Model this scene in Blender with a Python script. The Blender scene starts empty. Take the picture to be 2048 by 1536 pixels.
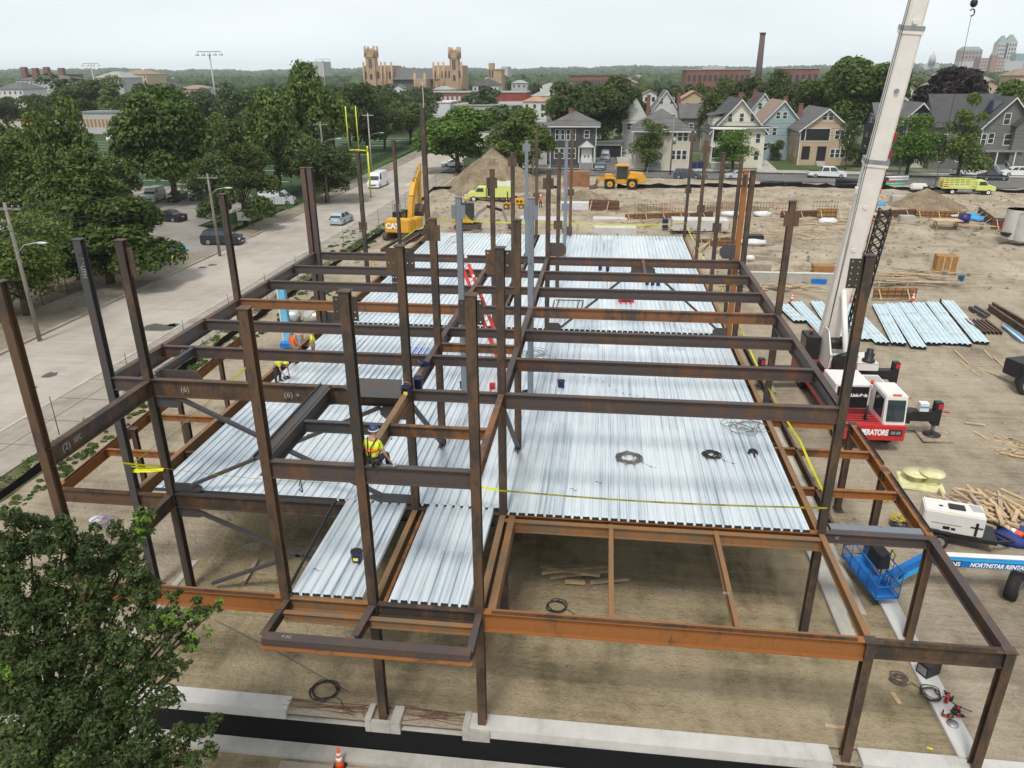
import bpy, bmesh, math, random
import numpy as np
from mathutils import Vector, Matrix, Euler
R = math.radians
S = bpy.context.scene
COL = S.collection
# ---------------- camera ----------------
CAM_F, CAM_P, CAM_Y, CAM_H, CAM_R = 1505.36, 22.433, 6.964, 18.0, -0.358
def cam_basis():
    p, y, r = R(CAM_P), R(CAM_Y), R(CAM_R)
    f = np.array([-math.sin(y)*math.cos(p), math.cos(y)*math.cos(p), -math.sin(p)])
    rt = np.array([math.cos(y), math.sin(y), 0.0]); up = np.cross(rt, f)
    return f, rt*math.cos(r)+up*math.sin(r), -rt*math.sin(r)+up*math.cos(r)
_f, _r, _u = cam_basis()
cd = bpy.data.cameras.new('camera'); cam = bpy.data.objects.new('camera', cd); COL.objects.link(cam)
cam.matrix_world = Matrix(((_r[0], _u[0], -_f[0], 0), (_r[1], _u[1], -_f[1], 0), (_r[2], _u[2], -_f[2], CAM_H), (0, 0, 0, 1)))
cd.sensor_width = 36; cd.lens = CAM_F/2048*36; cd.clip_start = 0.2; cd.clip_end = 20000
S.camera = cam
S.render.resolution_x = 1024; S.render.resolution_y = 768
# survey helper: where the ray through a photo point meets the level z
def G(px, py, z=0.0):
    d = _f*CAM_F+_r*(px-1024)-_u*(py-768); t = (z-CAM_H)/d[2]
    return Vector((float(d[0]*t), float(d[1]*t), z))
def HT(px, py, y):      # height of a point seen at (px,py) that stands at depth y
    d = _f*CAM_F+_r*(px-1024)-_u*(py-768); t = y/d[1]
    return Vector((float(d[0]*t), y, float(CAM_H+d[2]*t)))
# ---------------- world / light ----------------
SUN_EL, SUN_AZ = R(58), R(-150)
w = bpy.data.worlds.new('World'); S.world = w; w.use_nodes = True
nt = w.node_tree; nt.nodes.clear()
wo = nt.nodes.new('ShaderNodeOutputWorld'); bg = nt.nodes.new('ShaderNodeBackground')
sky = nt.nodes.new('ShaderNodeTexSky'); sky.sky_type = 'NISHITA'; sky.sun_disc = False
sky.sun_elevation = SUN_EL; sky.sun_rotation = R(170); sky.air_density = 1.2; sky.dust_density = 4.0; sky.ozone_density = 1.5
cloud = nt.nodes.new('ShaderNodeMix'); cloud.data_type = 'RGBA'; cloud.inputs[0].default_value = 0.88
geo = nt.nodes.new('ShaderNodeNewGeometry'); noi = nt.nodes.new('ShaderNodeTexNoise'); noi.inputs['Scale'].default_value = 2.2; noi.inputs['Detail'].default_value = 4
mp = nt.nodes.new('ShaderNodeMapping'); mp.inputs['Scale'].default_value = (1, 1, 4)
tc = nt.nodes.new('ShaderNodeTexCoord'); nt.links.new(tc.outputs['Generated'], mp.inputs[0]); nt.links.new(mp.outputs[0], noi.inputs['Vector'])
cr = nt.nodes.new('ShaderNodeValToRGB'); cr.color_ramp.elements[0].position = .35; cr.color_ramp.elements[1].position = .7
cr.color_ramp.elements[0].color = (6.35, 6.75, 7.05, 1); cr.color_ramp.elements[1].color = (7.4, 7.7, 7.85, 1)
nt.links.new(noi.outputs['Fac'], cr.inputs[0]); nt.links.new(sky.outputs[0], cloud.inputs[6]); 
sz = nt.nodes.new('ShaderNodeSeparateXYZ'); nt.links.new(tc.outputs['Generated'], sz.inputs[0])
hzr = nt.nodes.new('ShaderNodeValToRGB'); hzr.color_ramp.elements[0].position = .0; hzr.color_ramp.elements[0].color = (1.32, 1.36, 1.38, 1); hzr.color_ramp.elements[1].position = .16; hzr.color_ramp.elements[1].color = (1, 1, 1, 1); nt.links.new(sz.outputs[2], hzr.inputs[0])
hm = nt.nodes.new('ShaderNodeMix'); hm.data_type = 'RGBA'; hm.blend_type = 'MULTIPLY'; hm.inputs[0].default_value = 1; nt.links.new(cr.outputs[0], hm.inputs[6]); nt.links.new(hzr.outputs[0], hm.inputs[7]); nt.links.new(hm.outputs[2], cloud.inputs[7])
nt.links.new(cloud.outputs[2], bg.inputs[0]); bg.inputs[1].default_value = 0.1
nt.links.new(bg.outputs[0], wo.inputs[0])
ld = bpy.data.lights.new('sun', 'SUN'); ld.energy = 2.1; ld.angle = R(12); ld.color = (1, .96, .9)
lo = bpy.data.objects.new('sun', ld); COL.objects.link(lo)
sd = Vector((math.cos(SUN_EL)*math.sin(R(190)), math.cos(SUN_EL)*math.cos(R(190)), math.sin(SUN_EL)))
lo.rotation_euler = sd.to_track_quat('Z', 'Y').to_euler(); lo.location = (0, 0, 60)
S.view_settings.view_transform = 'Standard'; S.view_settings.look = 'None'; S.view_settings.exposure = 0.3; S.view_settings.gamma = 1
S.cycles.max_bounces = 5; S.cycles.transparent_max_bounces = 8; S.cycles.use_denoising = True
try: S.cycles.volume_bounces = 1
except Exception: pass
rnd = random.Random(7)
# ---------------- materials ----------------
def _mix(nt, a, b, fac):
    m = nt.nodes.new('ShaderNodeMix'); m.data_type = 'RGBA'
    for s, v in ((0, fac), (6, a), (7, b)):
        if hasattr(v, 'is_output'): nt.links.new(v, m.inputs[s])
        elif s == 0: m.inputs[0].default_value = v
        else: m.inputs[s].default_value = (*v, 1)
    return m.outputs[2]
def _noise(nt, vec, scale, detail=4, rough=.6, sx=None):
    n = nt.nodes.new('ShaderNodeTexNoise'); n.inputs['Scale'].default_value = scale; n.inputs['Detail'].default_value = detail
    n.inputs['Roughness'].default_value = rough
    if sx:
        m = nt.nodes.new('ShaderNodeMapping'); m.inputs['Scale'].default_value = sx; nt.links.new(vec, m.inputs[0]); vec = m.outputs[0]
    nt.links.new(vec, n.inputs['Vector']); return n.outputs['Fac']
def _ramp(nt, fac, stops):
    c = nt.nodes.new('ShaderNodeValToRGB'); e = c.color_ramp.elements
    while len(e) < len(stops): e.new(.5)
    for k, (p, v) in enumerate(stops): e[k].position = p; e[k].color = (*v, 1) if len(v) == 3 else v
    nt.links.new(fac, c.inputs[0]); return c.outputs[0]
def _math(nt, op, a, b=None):
    m = nt.nodes.new('ShaderNodeMath'); m.operation = op
    for i, v in enumerate((a, b)):
        if v is None: continue
        if hasattr(v, 'is_output'): nt.links.new(v, m.inputs[i])
        else: m.inputs[i].default_value = v
    return m.outputs[0]
def newmat(name):
    m = bpy.data.materials.new(name); m.use_nodes = True; nt = m.node_tree
    return m, nt, nt.nodes['Principled BSDF']
MATS = {}
def mat(name, col, rough=.6, metal=0.0, var=.18, scale=3.0, bump=0.0, bscale=20, emit=None, spec=.4, world=False):
    if name in MATS: return MATS[name]
    m, nt, b = newmat(name); MATS[name] = m
    tc = nt.nodes.new('ShaderNodeTexCoord'); vec = tc.outputs['Object']
    f = _noise(nt, vec, scale, 5); f2 = _noise(nt, vec, scale*7, 3)
    f = _math(nt, 'ADD', _math(nt, 'MULTIPLY', f, .65), _math(nt, 'MULTIPLY', f2, .35))
    lo = tuple(c*(1-var) for c in col); hi = tuple(min(1, c*(1+var)) for c in col)
    nt.links.new(_ramp(nt, f, [(.35, lo), (.65, hi)]), b.inputs['Base Color'])
    b.inputs['Roughness'].default_value = rough; b.inputs['Metallic'].default_value = metal
    b.inputs['Specular IOR Level'].default_value = spec
    if bump:
        bn = nt.nodes.new('ShaderNodeBump'); bn.inputs['Strength'].default_value = bump; bn.inputs['Distance'].default_value = .05
        nt.links.new(_noise(nt, vec, bscale, 5), bn.inputs['Height']); nt.links.new(bn.outputs[0], b.inputs['Normal'])
    if emit: b.inputs['Emission Color'].default_value = (*emit, 1); b.inputs['Emission Strength'].default_value = 1
    return m
def steelmat(name, base, rust, amount, dark=(.02, .017, .015)):
    m, nt, b = newmat(name); MATS[name] = m
    tc = nt.nodes.new('ShaderNodeTexCoord'); oi = nt.nodes.new('ShaderNodeObjectInfo')
    va = nt.nodes.new('ShaderNodeVectorMath'); va.operation = 'ADD'
    sc = nt.nodes.new('ShaderNodeVectorMath'); sc.operation = 'SCALE'; sc.inputs[0].default_value = (37, 19, 53); nt.links.new(oi.outputs['Random'], sc.inputs['Scale'])
    nt.links.new(tc.outputs['Object'], va.inputs[0]); nt.links.new(sc.outputs[0], va.inputs[1]); vec = va.outputs[0]
    n1 = _noise(nt, vec, 1.3, 8, .72, (1, 1, .45)); n2 = _noise(nt, vec, 7, 6, .75, (1, 1, .3)); n3 = _noise(nt, vec, 26, 5, .7)
    r = _math(nt, 'ADD', n1, _math(nt, 'MULTIPLY', _math(nt, 'SUBTRACT', n2, .5), .5))
    r = _math(nt, 'ADD', r, _math(nt, 'MULTIPLY', _math(nt, 'SUBTRACT', oi.outputs['Random'], .5), .12))
    k = .62-amount*.35
    rf = _ramp(nt, r, [(max(0, k-.05), (0, 0, 0)), (min(1, k+.06), (1, 1, 1))])
    c = _mix(nt, base, rust, rf)
    c = _mix(nt, c, tuple(x*.45 for x in rust), _ramp(nt, n2, [(.55, (0, 0, 0)), (.75, (.7, .7, .7))]))
    c = _mix(nt, c, dark, _ramp(nt, n3, [(.58, (0, 0, 0)), (.8, (.6, .6, .6))]))
    nt.links.new(c, b.inputs['Base Color']); b.inputs['Roughness'].default_value = .62; b.inputs['Metallic'].default_value = .15
    bn = nt.nodes.new('ShaderNodeBump'); bn.inputs['Strength'].default_value = .15; nt.links.new(n3, bn.inputs['Height']); nt.links.new(bn.outputs[0], b.inputs['Normal'])
    return m
# ---------------- mesh builder ----------------
class MB:
    def __init__(s): s.v = []; s.f = []; s.mi = []; s.mats = []; s.cur = 0; s.sm = []; s.smooth = False
    def m(s, mt):
        if mt not in s.mats: s.mats.append(mt)
        s.cur = s.mats.index(mt); return s
    def add(s, vs, fs):
        n = len(s.v); s.v += [tuple(map(float, p)) for p in vs]
        for f in fs: s.f.append([i+n for i in f]); s.mi.append(s.cur); s.sm.append(s.smooth)
        return s
    def hexa(s, p):     # p: 4 bottom + 4 top, both counter-clockwise from above
        return s.add(p, [(3, 2, 1, 0), (4, 5, 6, 7), (0, 1, 5, 4), (1, 2, 6, 5), (2, 3, 7, 6), (3, 0, 4, 7)])
    def box(s, x0, x1, y0, y1, z0, z1, M=None):
        p = [(x0, y0, z0), (x1, y0, z0), (x1, y1, z0), (x0, y1, z0), (x0, y0, z1), (x1, y0, z1), (x1, y1, z1), (x0, y1, z1)]
        if M is not None: p = [M@Vector(q) for q in p]
        return s.hexa(p)
    def cbox(s, c, d, rz=0, M=None):
        M2 = Matrix.Translation(Vector(c))@Matrix.Rotation(rz, 4, 'Z')
        if M is not None: M2 = M@M2
        return s.box(-d[0]/2, d[0]/2, -d[1]/2, d[1]/2, -d[2]/2, d[2]/2, M2)
    def frame(s, a, b, up=(0, 0, 1)):
        a = Vector(a); b = Vector(b); d = (b-a).normalized(); u = Vector(up)
        if abs(d.dot(u)) > .98: u = Vector((0, 1, 0))
        x = d.cross(u).normalized(); y = x.cross(d).normalized(); return a, b, d, x, y
    def bar(s, a, b, w, h, up=(0, 0, 1)):
        a, b, d, x, y = s.frame(a, b, up); q = [(-w/2, -h/2), (w/2, -h/2), (w/2, h/2), (-w/2, h/2)]
        return s.prism(q, a, b, x, y)
    def prism(s, prof, a, b, x, y):
        n = len(prof); vs = [a+x*p+y*q for p, q in prof]+[b+x*p+y*q for p, q in prof]
        fs = [(i, (i+1) % n, n+(i+1) % n, n+i) for i in range(n)]
        return s.add(vs, fs+[tuple(range(n-1, -1, -1)), tuple(range(n, 2*n))])
    def ibeam(s, a, b, d=.5, w=.2, tf=.022, tw=.014, up=(0, 0, 1), top=True):
        a, b, dd, x, y = s.frame(a, b, up); o = -d if top else -d/2
        q = [(-w/2, 0), (w/2, 0), (w/2, tf), (tw/2, tf), (tw/2, d-tf), (w/2, d-tf), (w/2, d), (-w/2, d), (-w/2, d-tf), (-tw/2, d-tf), (-tw/2, tf), (-w/2, tf)]
        return s.prism([(p, r+o) for p, r in q], a, b, x, y)
    def cyl(s, a, b, r, r2=None, n=10, cap=True):
        a, b, d, x, y = s.frame(a, b); r2 = r if r2 is None else r2
        vs = []
        for c, rr in ((a, r), (b, r2)):
            for i in range(n):
                t = 2*math.pi*i/n; vs.append(c+x*math.cos(t)*rr+y*math.sin(t)*rr)
        fs = [(i, (i+1) % n, n+(i+1) % n, n+i) for i in range(n)]
        if cap: fs += [tuple(range(n-1, -1, -1)), tuple(range(n, 2*n))]
        o = s.smooth; s.smooth = True; s.add(vs, fs[:n]); s.smooth = o
        if cap: k = len(s.v)-2*n; s.f += [[k+i for i in f] for f in fs[n:]]; s.mi += [s.cur]*2; s.sm += [False]*2
        return s
    def tube(s, pts, r, n=6):
        pts = [Vector(p) for p in pts]; vs = []; rs = r if isinstance(r, (list, tuple)) else [r]*len(pts)
        px = None
        for i, p in enumerate(pts):
            d = (pts[min(i+1, len(pts)-1)]-pts[max(i-1, 0)]).normalized()
            if px is None:
                u = Vector((0, 0, 1)) if abs(d.z) < .95 else Vector((0, 1, 0)); px = d.cross(u).normalized()
            else: px = (px-d*px.dot(d)).normalized()
            y = px.cross(d)
            for k in range(n):
                t = 2*math.pi*k/n; vs.append(p+(px*math.cos(t)+y*math.sin(t))*rs[i])
        m = len(pts); fs = [(i*n+k, i*n+(k+1) % n, (i+1)*n+(k+1) % n, (i+1)*n+k) for i in range(m-1) for k in range(n)]
        fs += [tuple(range(n-1, -1, -1)), tuple(range((m-1)*n, m*n))]
        o = s.smooth; s.smooth = n > 4; s.add(vs, fs); s.smooth = o; return s
    def lathe(s, c, prof, n=16, axis='Z'):
        vs = []
        for r, z in prof:
            for k in range(n):
                t = 2*math.pi*k/n
                vs.append((c[0]+r*math.cos(t), c[1]+r*math.sin(t), c[2]+z) if axis == 'Z' else (c[0]+z, c[1]+r*math.cos(t), c[2]+r*math.sin(t)) if axis == 'X' else (c[0]+r*math.cos(t), c[1]+z, c[2]+r*math.sin(t)))
        m = len(prof); fs = [(i*n+k, i*n+(k+1) % n, (i+1)*n+(k+1) % n, (i+1)*n+k) for i in range(m-1) for k in range(n)]
        o = s.smooth; s.smooth = True; s.add(vs, fs); s.smooth = o
        k = len(s.v)-m*n
        for ring in (0, m-1):
            if prof[ring][0] > 1e-4: s.f.append([k+ring*n+i for i in range(n)]); s.mi.append(s.cur); s.sm.append(False)
        return s
    def blob(s, c, r, n=8, m=5, jit=.0, rs=None):
        rs = rs or rnd; vs = []
        for i in range(m+1):
            ph = math.pi*i/m
            for k in range(n):
                t = 2*math.pi*k/n; j = 1+rs.uniform(-jit, jit) if 0 < i < m else 1
                vs.append((c[0]+r[0]*math.sin(ph)*math.cos(t)*j, c[1]+r[1]*math.sin(ph)*math.sin(t)*j, c[2]+r[2]*math.cos(ph)*j))
        fs = [(i*n+k, (i+1)*n+k, (i+1)*n+(k+1) % n, i*n+(k+1) % n) for i in range(m) for k in range(n)]
        o = s.smooth; s.smooth = True; s.add(vs, fs); s.smooth = o; return s
    def build(s, name, parent=None, world=None, bevel=0, origin=None):
        """parent None: top-level, origin at the base of the mesh.  parent + world=(x,y,z): verts were given in world space of an unrotated parent there."""
        v = np.array(s.v, dtype=float); lo = v.min(0); hi = v.max(0)
        c = np.array([(lo[0]+hi[0])/2, (lo[1]+hi[1])/2, lo[2]]) if origin is None else np.array(origin, dtype=float)
        me = bpy.data.meshes.new(name); me.from_pydata((v-c).tolist(), [], s.f)
        for mt in s.mats: me.materials.append(mt)
        me.polygons.foreach_set('material_index', s.mi); me.polygons.foreach_set('use_smooth', s.sm)
        me.update()
        bm = bmesh.new(); bm.from_mesh(me); bmesh.ops.recalc_face_normals(bm, faces=bm.faces); 
        if bevel:
            es = [e for e in bm.edges if len(e.link_faces) == 2 and e.calc_face_angle(0) > .5]
            bmesh.ops.bevel(bm, geom=es, offset=bevel, segments=2, affect='EDGES', clamp_overlap=True)
        bm.to_mesh(me); bm.free()
        o = bpy.data.objects.new(name, me); COL.objects.link(o)
        if parent is not None:
            o.parent = parent
            if world is not None: c = c-np.array(world, dtype=float)
        o.location = c
        return o
def tag(o, label=None, cat=None, group=None, kind=None):
    if label: o['label'] = label
    if cat: o['category'] = cat
    if group: o['group'] = group
    if kind: o['kind'] = kind
    return o
def empty(name, loc, rz=0, label=None, cat=None, group=None):
    o = bpy.data.objects.new(name, None); COL.objects.link(o); o.location = loc; o.rotation_euler = (0, 0, rz); o.empty_display_size = .3
    return tag(o, label, cat, group)
def struct(o): o['kind'] = 'structure'; return o
def copy_tree(o, loc=None, rz=None, label=None, group=None, parent=None, scale=None):
    c = o.copy(); COL.objects.link(c)
    if parent is not None: c.parent = parent
    if loc is not None: c.location = loc
    if rz is not None: c.rotation_euler = (0, 0, rz)
    if label: c['label'] = label
    if group: c['group'] = group
    if scale is not None: c.scale = scale
    for ch in list(o.children): copy_tree(ch, parent=c)
    return c
_txt = {}
def text_obj(name, txt, h, mt, parent, M, ext=.004, bold=0.0, width=None, shear=0):
    cu = bpy.data.curves.new(name, 'FONT'); cu.body = txt; cu.size = h*1.38; cu.extrude = ext; cu.offset = bold; cu.align_x = 'CENTER'; cu.align_y = 'CENTER'; cu.shear = shear
    o = bpy.data.objects.new(name, cu); COL.objects.link(o); bpy.context.view_layer.update()
    me = bpy.data.meshes.new_from_object(o.evaluated_get(bpy.context.evaluated_depsgraph_get()))
    COL.objects.unlink(o); bpy.data.objects.remove(o)
    if width:
        xs = [v.co.x for v in me.vertices]; k = width/(max(xs)-min(xs))
        for v in me.vertices: v.co.x *= k
    me.transform(M); me.materials.clear(); me.materials.append(mt)
    t = bpy.data.objects.new(name, me); COL.objects.link(t)
    if parent is not None: t.parent = parent
    return t
def face_M(loc, normal, up=(0, 0, 1)):   # text plane: +x reading direction, +y up, +z out of the surface
    n = Vector(normal).normalized(); u = Vector(up); x = u.cross(n).normalized(); u = n.cross(x)
    return Matrix(((x.x, u.x, n.x, loc[0]), (x.y, u.y, n.y, loc[1]), (x.z, u.z, n.z, loc[2]), (0, 0, 0, 1)))
# ---------------- ground materials ----------------
def groundmat(name, stops, scale=.25, fine=9, bump=.4, rough=.95, tracks=0, stripes=None):
    m, nt, b = newmat(name); MATS[name] = m
    tc = nt.nodes.new('ShaderNodeNewGeometry'); vec = tc.outputs['Position']
    a = _noise(nt, vec, scale, 8, .62); c = _noise(nt, vec, fine, 6, .7); d = _noise(nt, vec, scale*6, 5, .6, (1, .35, 1))
    f = _math(nt, 'ADD', _math(nt, 'MULTIPLY', a, .58), _math(nt, 'ADD', _math(nt, 'MULTIPLY', c, .14), _math(nt, 'MULTIPLY', d, .28)))
    if tracks:
        mp = nt.nodes.new('ShaderNodeMapping'); mp.inputs['Rotation'].default_value = (0, 0, tracks); mp.inputs['Scale'].default_value = (.12, 2.4, 1)
        nt.links.new(vec, mp.inputs[0]); t = _noise(nt, mp.outputs[0], 1.1, 6, .75)
        f = _math(nt, 'ADD', _math(nt, 'MULTIPLY', f, .75), _math(nt, 'MULTIPLY', t, .25))
    col = _ramp(nt, f, stops); nt.links.new(col, b.inputs['Base Color'])
    b.inputs['Roughness'].default_value = rough; b.inputs['Specular IOR Level'].default_value = .15
    bn = nt.nodes.new('ShaderNodeBump'); bn.inputs['Strength'].default_value = bump; bn.inputs['Distance'].default_value = .2
    nt.links.new(_math(nt, 'ADD', c, _math(nt, 'MULTIPLY', d, 1.5)), bn.inputs['Height']); nt.links.new(bn.outputs[0], b.inputs['Normal'])
    return m
DIRT = groundmat('dirt_mat', [(.36, (.17, .138, .098)), (.44, (.29, .24, .172)), (.5, (.395, .33, .243)), (.56, (.455, .388, .295)), (.64, (.54, .48, .385))], .16, 5, .9, tracks=R(8))
DIRTIN = groundmat('dirt_inside_mat', [(.36, (.14, .115, .066)), (.43, (.25, .205, .122)), (.5, (.385, .31, .195)), (.57, (.45, .37, .24)), (.65, (.52, .44, .31))], .3, 6, .9, tracks=R(50))
MOUND = groundmat('mound_mat', [(.34, (.13, .1, .07)), (.5, (.25, .195, .13)), (.66, (.38, .31, .22))], .5, 4, .8)
ASPH = groundmat('old_asphalt', [(.35, (.27, .238, .2)), (.47, (.37, .33, .28)), (.54, (.425, .382, .33)), (.68, (.5, .455, .395))], .12, 22, .1, tracks=R(88))
ASPH2 = groundmat('dark_asphalt', [(.3, (.1, .095, .09)), (.55, (.16, .155, .148)), (.75, (.22, .21, .2))], .15, 20, .1)
CONC = groundmat('concrete', [(.3, (.28, .265, .235)), (.5, (.42, .4, .36)), (.7, (.52, .5, .455))], .8, 18, .12)
CONCW = groundmat('pale_concrete', [(.3, (.34, .325, .3)), (.45, (.5, .485, .455)), (.7, (.62, .605, .58))], .7, 16, .12)
SIDEW = groundmat('sidewalk_concrete', [(.3, (.2, .18, .145)), (.5, (.32, .285, .235)), (.7, (.4, .365, .31))], .5, 14, .2)
WEED = groundmat('weedy_soil', [(.35, (.05, .065, .02)), (.48, (.1, .11, .045)), (.58, (.2, .165, .1)), (.72, (.3, .25, .17))], .35, 6, .6)
TURF = groundmat('grass_mat', [(.3, (.035, .07, .018)), (.55, (.06, .105, .03)), (.75, (.1, .14, .05))], .4, 12, .5)
FIELD = groundmat('sports_turf', [(.3, (.035, .065, .025)), (.55, (.045, .085, .032)), (.75, (.06, .1, .04))], .3, 12, .3)
LAND = groundmat('land_mat', [(.3, (.02, .034, .014)), (.5, (.035, .055, .022)), (.66, (.07, .075, .05)), (.8, (.14, .13, .11))], .012, .2, .2)
# ---------------- terrain ----------------
def axis(lo, hi, near, n):
    k = np.linspace(-1, 1, n); a = np.sign(k)*(np.abs(k)**3.2); return np.where(a < 0, -a*lo, a*hi)
def land_h(x, y):
    d = math.hypot(x, y)
    if y < 16.42 or (-28.45 < x < 94 and y < 127.5): return -1.3
    h = -.08
    az = math.degrees(math.atan2(x, y))
    if d > 1500:
        t = min(1, (d-1500)/3500); t = t*t*(3-2*t)
        h += t*(36+5*math.sin(az*.35+1)+3*math.sin(az*1.1)+1.5*math.sin(az*2.7+2))
    return h
xs = sorted(set(list(np.round(axis(-7000, 7000, 5, 91), 2))+[-28.5, -28.4, 94, 94.2]))
ys = sorted(set(list(np.round(np.geomspace(30, 9000, 60), 1))+[-60, -20, 0, 8, 14, 16.4, 16.45, 20, 127.4, 127.6]))
mb = MB().m(LAND); nx = len(xs)
mb.add([(x, y, land_h(x, y)) for y in ys for x in xs], [(j*nx+i, j*nx+i+1, (j+1)*nx+i+1, (j+1)*nx+i) for j in range(len(ys)-1) for i in range(nx-1)])
struct(mb.build('ground', origin=(0, 0, 0)))
def sheet(name, pts, z, mt, kind=True, thick=0):
    mb = MB().m(mt); n = len(pts)
    if thick:
        mb.add([(x, y, z-thick) for x, y in pts]+[(x, y, z) for x, y in pts], [tuple(range(n, 2*n))]+[(i, (i+1) % n, n+(i+1) % n, n+i) for i in range(n)])
    else: mb.add([(x, y, z) for x, y in pts], [tuple(range(n))])
    o = mb.build(name); 
    if kind: struct(o)
    return o
# site dirt as a relief sheet
def site_h(x, y):
    e = min(1, max(0, (y-17.6)/2))
    h = .05*math.sin(x*.9+math.sin(y*.6)*2)*math.sin(y*.7+x*.2)+.03*math.sin(x*2.3+y*1.1)+.025*math.sin(3.1*y-x)
    if y > 70: h = h*2.2+.1*math.sin(x*.31+2)*math.sin(y*.4)
    k = 0
    if x > 12.6 and 64.8 < y < 70.6:      # the sunken strip in front of the new wall, and its eroded bank
        t = min(1, (x-12.6)/1, (y-64.8)/.8, (70.6-y)/.6); k = -.25*max(0, t)*(1 if x < 28 else max(0, 1-(x-28)/14))
    if 70.5 < y < 82 and -16 < x < 60: k = -.25+.3*math.sin(x*.5)*math.sin(y*.8)
    if 88 < y < 100 and x > -18: k = -.7*math.sin((y-88)/12*math.pi)*min(1, (x+18)/6)
    if y > 122: h = max(h, -.03)
    return e*(h+k)+.004
gx = np.concatenate([np.arange(-29.2, 30, .6), np.arange(30, 96, 1.5)]); gy = np.concatenate([np.arange(16.42, 72, .6), np.arange(72, 142, 1.0)])
def edge_y(x): return 147.2-.17*x if x > -20 else 150.6
mb = MB().m(DIRT); nx = len(gx)
V = []
for y in gy:
    for x in gx:
        yy = y if y < 130 else 130+(y-130)*(edge_y(x)-131)/(gy[-1]-130)
        V.append((x, yy, site_h(x, y)))
F = [(j*nx+i, j*nx+i+1, (j+1)*nx+i+1, (j+1)*nx+i) for j in range(len(gy)-1) for i in range(nx-1)]
mb.smooth = True; mb.add(V, F); struct(mb.build('site_dirt', origin=(0, 0, 0)))
sheet('building_pad_soil', [(-15.5, 16.95), (10.6, 16.95), (10.6, 69), (-15.5, 69)], .075, DIRTIN)
# lower yard in front of the foundation wall
sheet('lower_yard', [(-60, -30), (60, -30), (60, 15.83), (-60, 15.83)], -1.16, DIRTIN)
sheet('front_pavement', [(-9, 13), (30, 13), (30, 15.7), (-9, 15.7)], -1.12, SIDEW, thick=.1)
mb = MB().m(CONC).box(-30, 40, 15.82, 16.32, -1.5, -1.02); tag(mb.build('wall_footing', bevel=.01), 'long grey concrete footing ledge at the foot of the black coated front wall', 'concrete footing')
# streets
NK, FK = -32.2, -41.6
sheet('street', [(NK, -20), (NK, 250), (NK-3, 420), (FK-7, 420), (FK-4, 250), (FK+.6, -20)], 0.0, ASPH)
sheet('cross_street', [(NK+.1, 150.6), (-20, 150.6), (100, 130.3), (160, 122), (160, 138), (100, 147), (0, 155), (NK+.1, 158)], .004, ASPH2)
mb = MB().m(CONCW)
for k in range(6):
    if k != 3: mb.box(NK-8.6+k*1.5, NK-7.9+k*1.5, 131.5, 134.5, .0, .012)
struct(mb.build('crosswalk_paint'))
sheet('near_sidewalk', [(NK, -20), (-28.6, -20), (-28.3, 100), (-28.5, 148), (NK, 148)], .1, SIDEW, thick=.12)
OLDS = groundmat('old_sidewalk', [(.35, (.15, .13, .09)), (.5, (.24, .21, .16)), (.65, (.32, .285, .225))], .4, 10, .3)
sheet('far_sidewalk', [(-47.2, -20), (FK+.5, -20), (FK-.3, 77), (-46.5, 77)], .1, OLDS, thick=.12)
sheet('far_sidewalk', [(-45, 86), (FK-.3, 86), (FK-4, 250), (-49.5, 250), (-46.3, 150)], .1, OLDS, thick=.12)
mb = MB().m(SIDEW); mb.hexa([(FK+.3, -20, 0), (FK+.62, -20, 0), (FK-.02, 77, 0), (FK-.34, 77, 0), (FK+.3, -20, .14), (FK+.62, -20, .14), (FK-.02, 77, .14), (FK-.34, 77, .14)])
mb.hexa([(FK-.38, 86, 0), (FK-.1, 86, 0), (FK-3.8, 250, 0), (FK-4.1, 250, 0), (FK-.38, 86, .14), (FK-.1, 86, .14), (FK-3.8, 250, .14), (FK-4.1, 250, .14)])
struct(mb.build('street_kerb'))
mb = MB().m(CONC); mb.box(NK-.12, NK+.1, -20, 148, 0, .13); struct(mb.build('street_kerb'))
mb = MB().m(CONCW); mb.hexa([(-20, 159.6, 0), (110, 146.6, 0), (110, 146.85, 0), (-20, 159.85, 0), (-20, 159.6, .13), (110, 146.6, .13), (110, 146.85, .13), (-20, 159.85, .13)]); struct(mb.build('street_kerb'))
sheet('house_side_pavement', [(-20, 159.8), (110, 146.8), (110, 150.6), (-20, 163.2)], .1, CONC, thick=.1)
sheet('house_yards', [(-28, 163.3), (110, 150.7), (120, 330), (-28, 330)], .06, groundmat('yard_mat', [(.3, (.05, .08, .025)), (.5, (.09, .12, .045)), (.62, (.2, .18, .14)), (.8, (.28, .26, .23))], .09, 8, .4))
# mown verge, lot, field
sheet('weed_strip', [(-28.7, 5), (-26.9, 5), (-26.7, 95), (-28.4, 128)], .012, WEED)
sheet('bare_verge', [(-70, 10), (-46.9, 10), (-46.2, 76.5), (-58, 78), (-70, 60)], .006, groundmat('bare_verge_mat', [(.3, (.08, .06, .04)), (.5, (.14, .11, .075)), (.62, (.17, .14, .1)), (.78, (.12, .13, .06))], .3, 8, .5))
LOTM = groundmat('lot_asphalt', [(.35, (.17, .155, .135)), (.5, (.26, .24, .21)), (.66, (.34, .315, .28))], .12, 20, .15)
sheet('parking_lot', [(FK-.1, 77), (FK-.1, 86.2), (-52, 92), (-52, 121), (-120, 135), (-120, 60), (-72, 52), (-58, 78)], .03, LOTM)
sheet('lawn', [(-46.3, 88), (-46, 112), (-51, 119), (-51.6, 93)], .034, TURF)
sheet('verge_grass', [(-44.9, 105), (-47, 105), (-50.5, 205), (-49.6, 205), (-46.3, 150)], .115, TURF)
sheet('sports_field', [(-50.6, 112), (-56, 240), (-240, 240), (-240, 150), (-120, 136), (-60, 122)], .035, FIELD)
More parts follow.
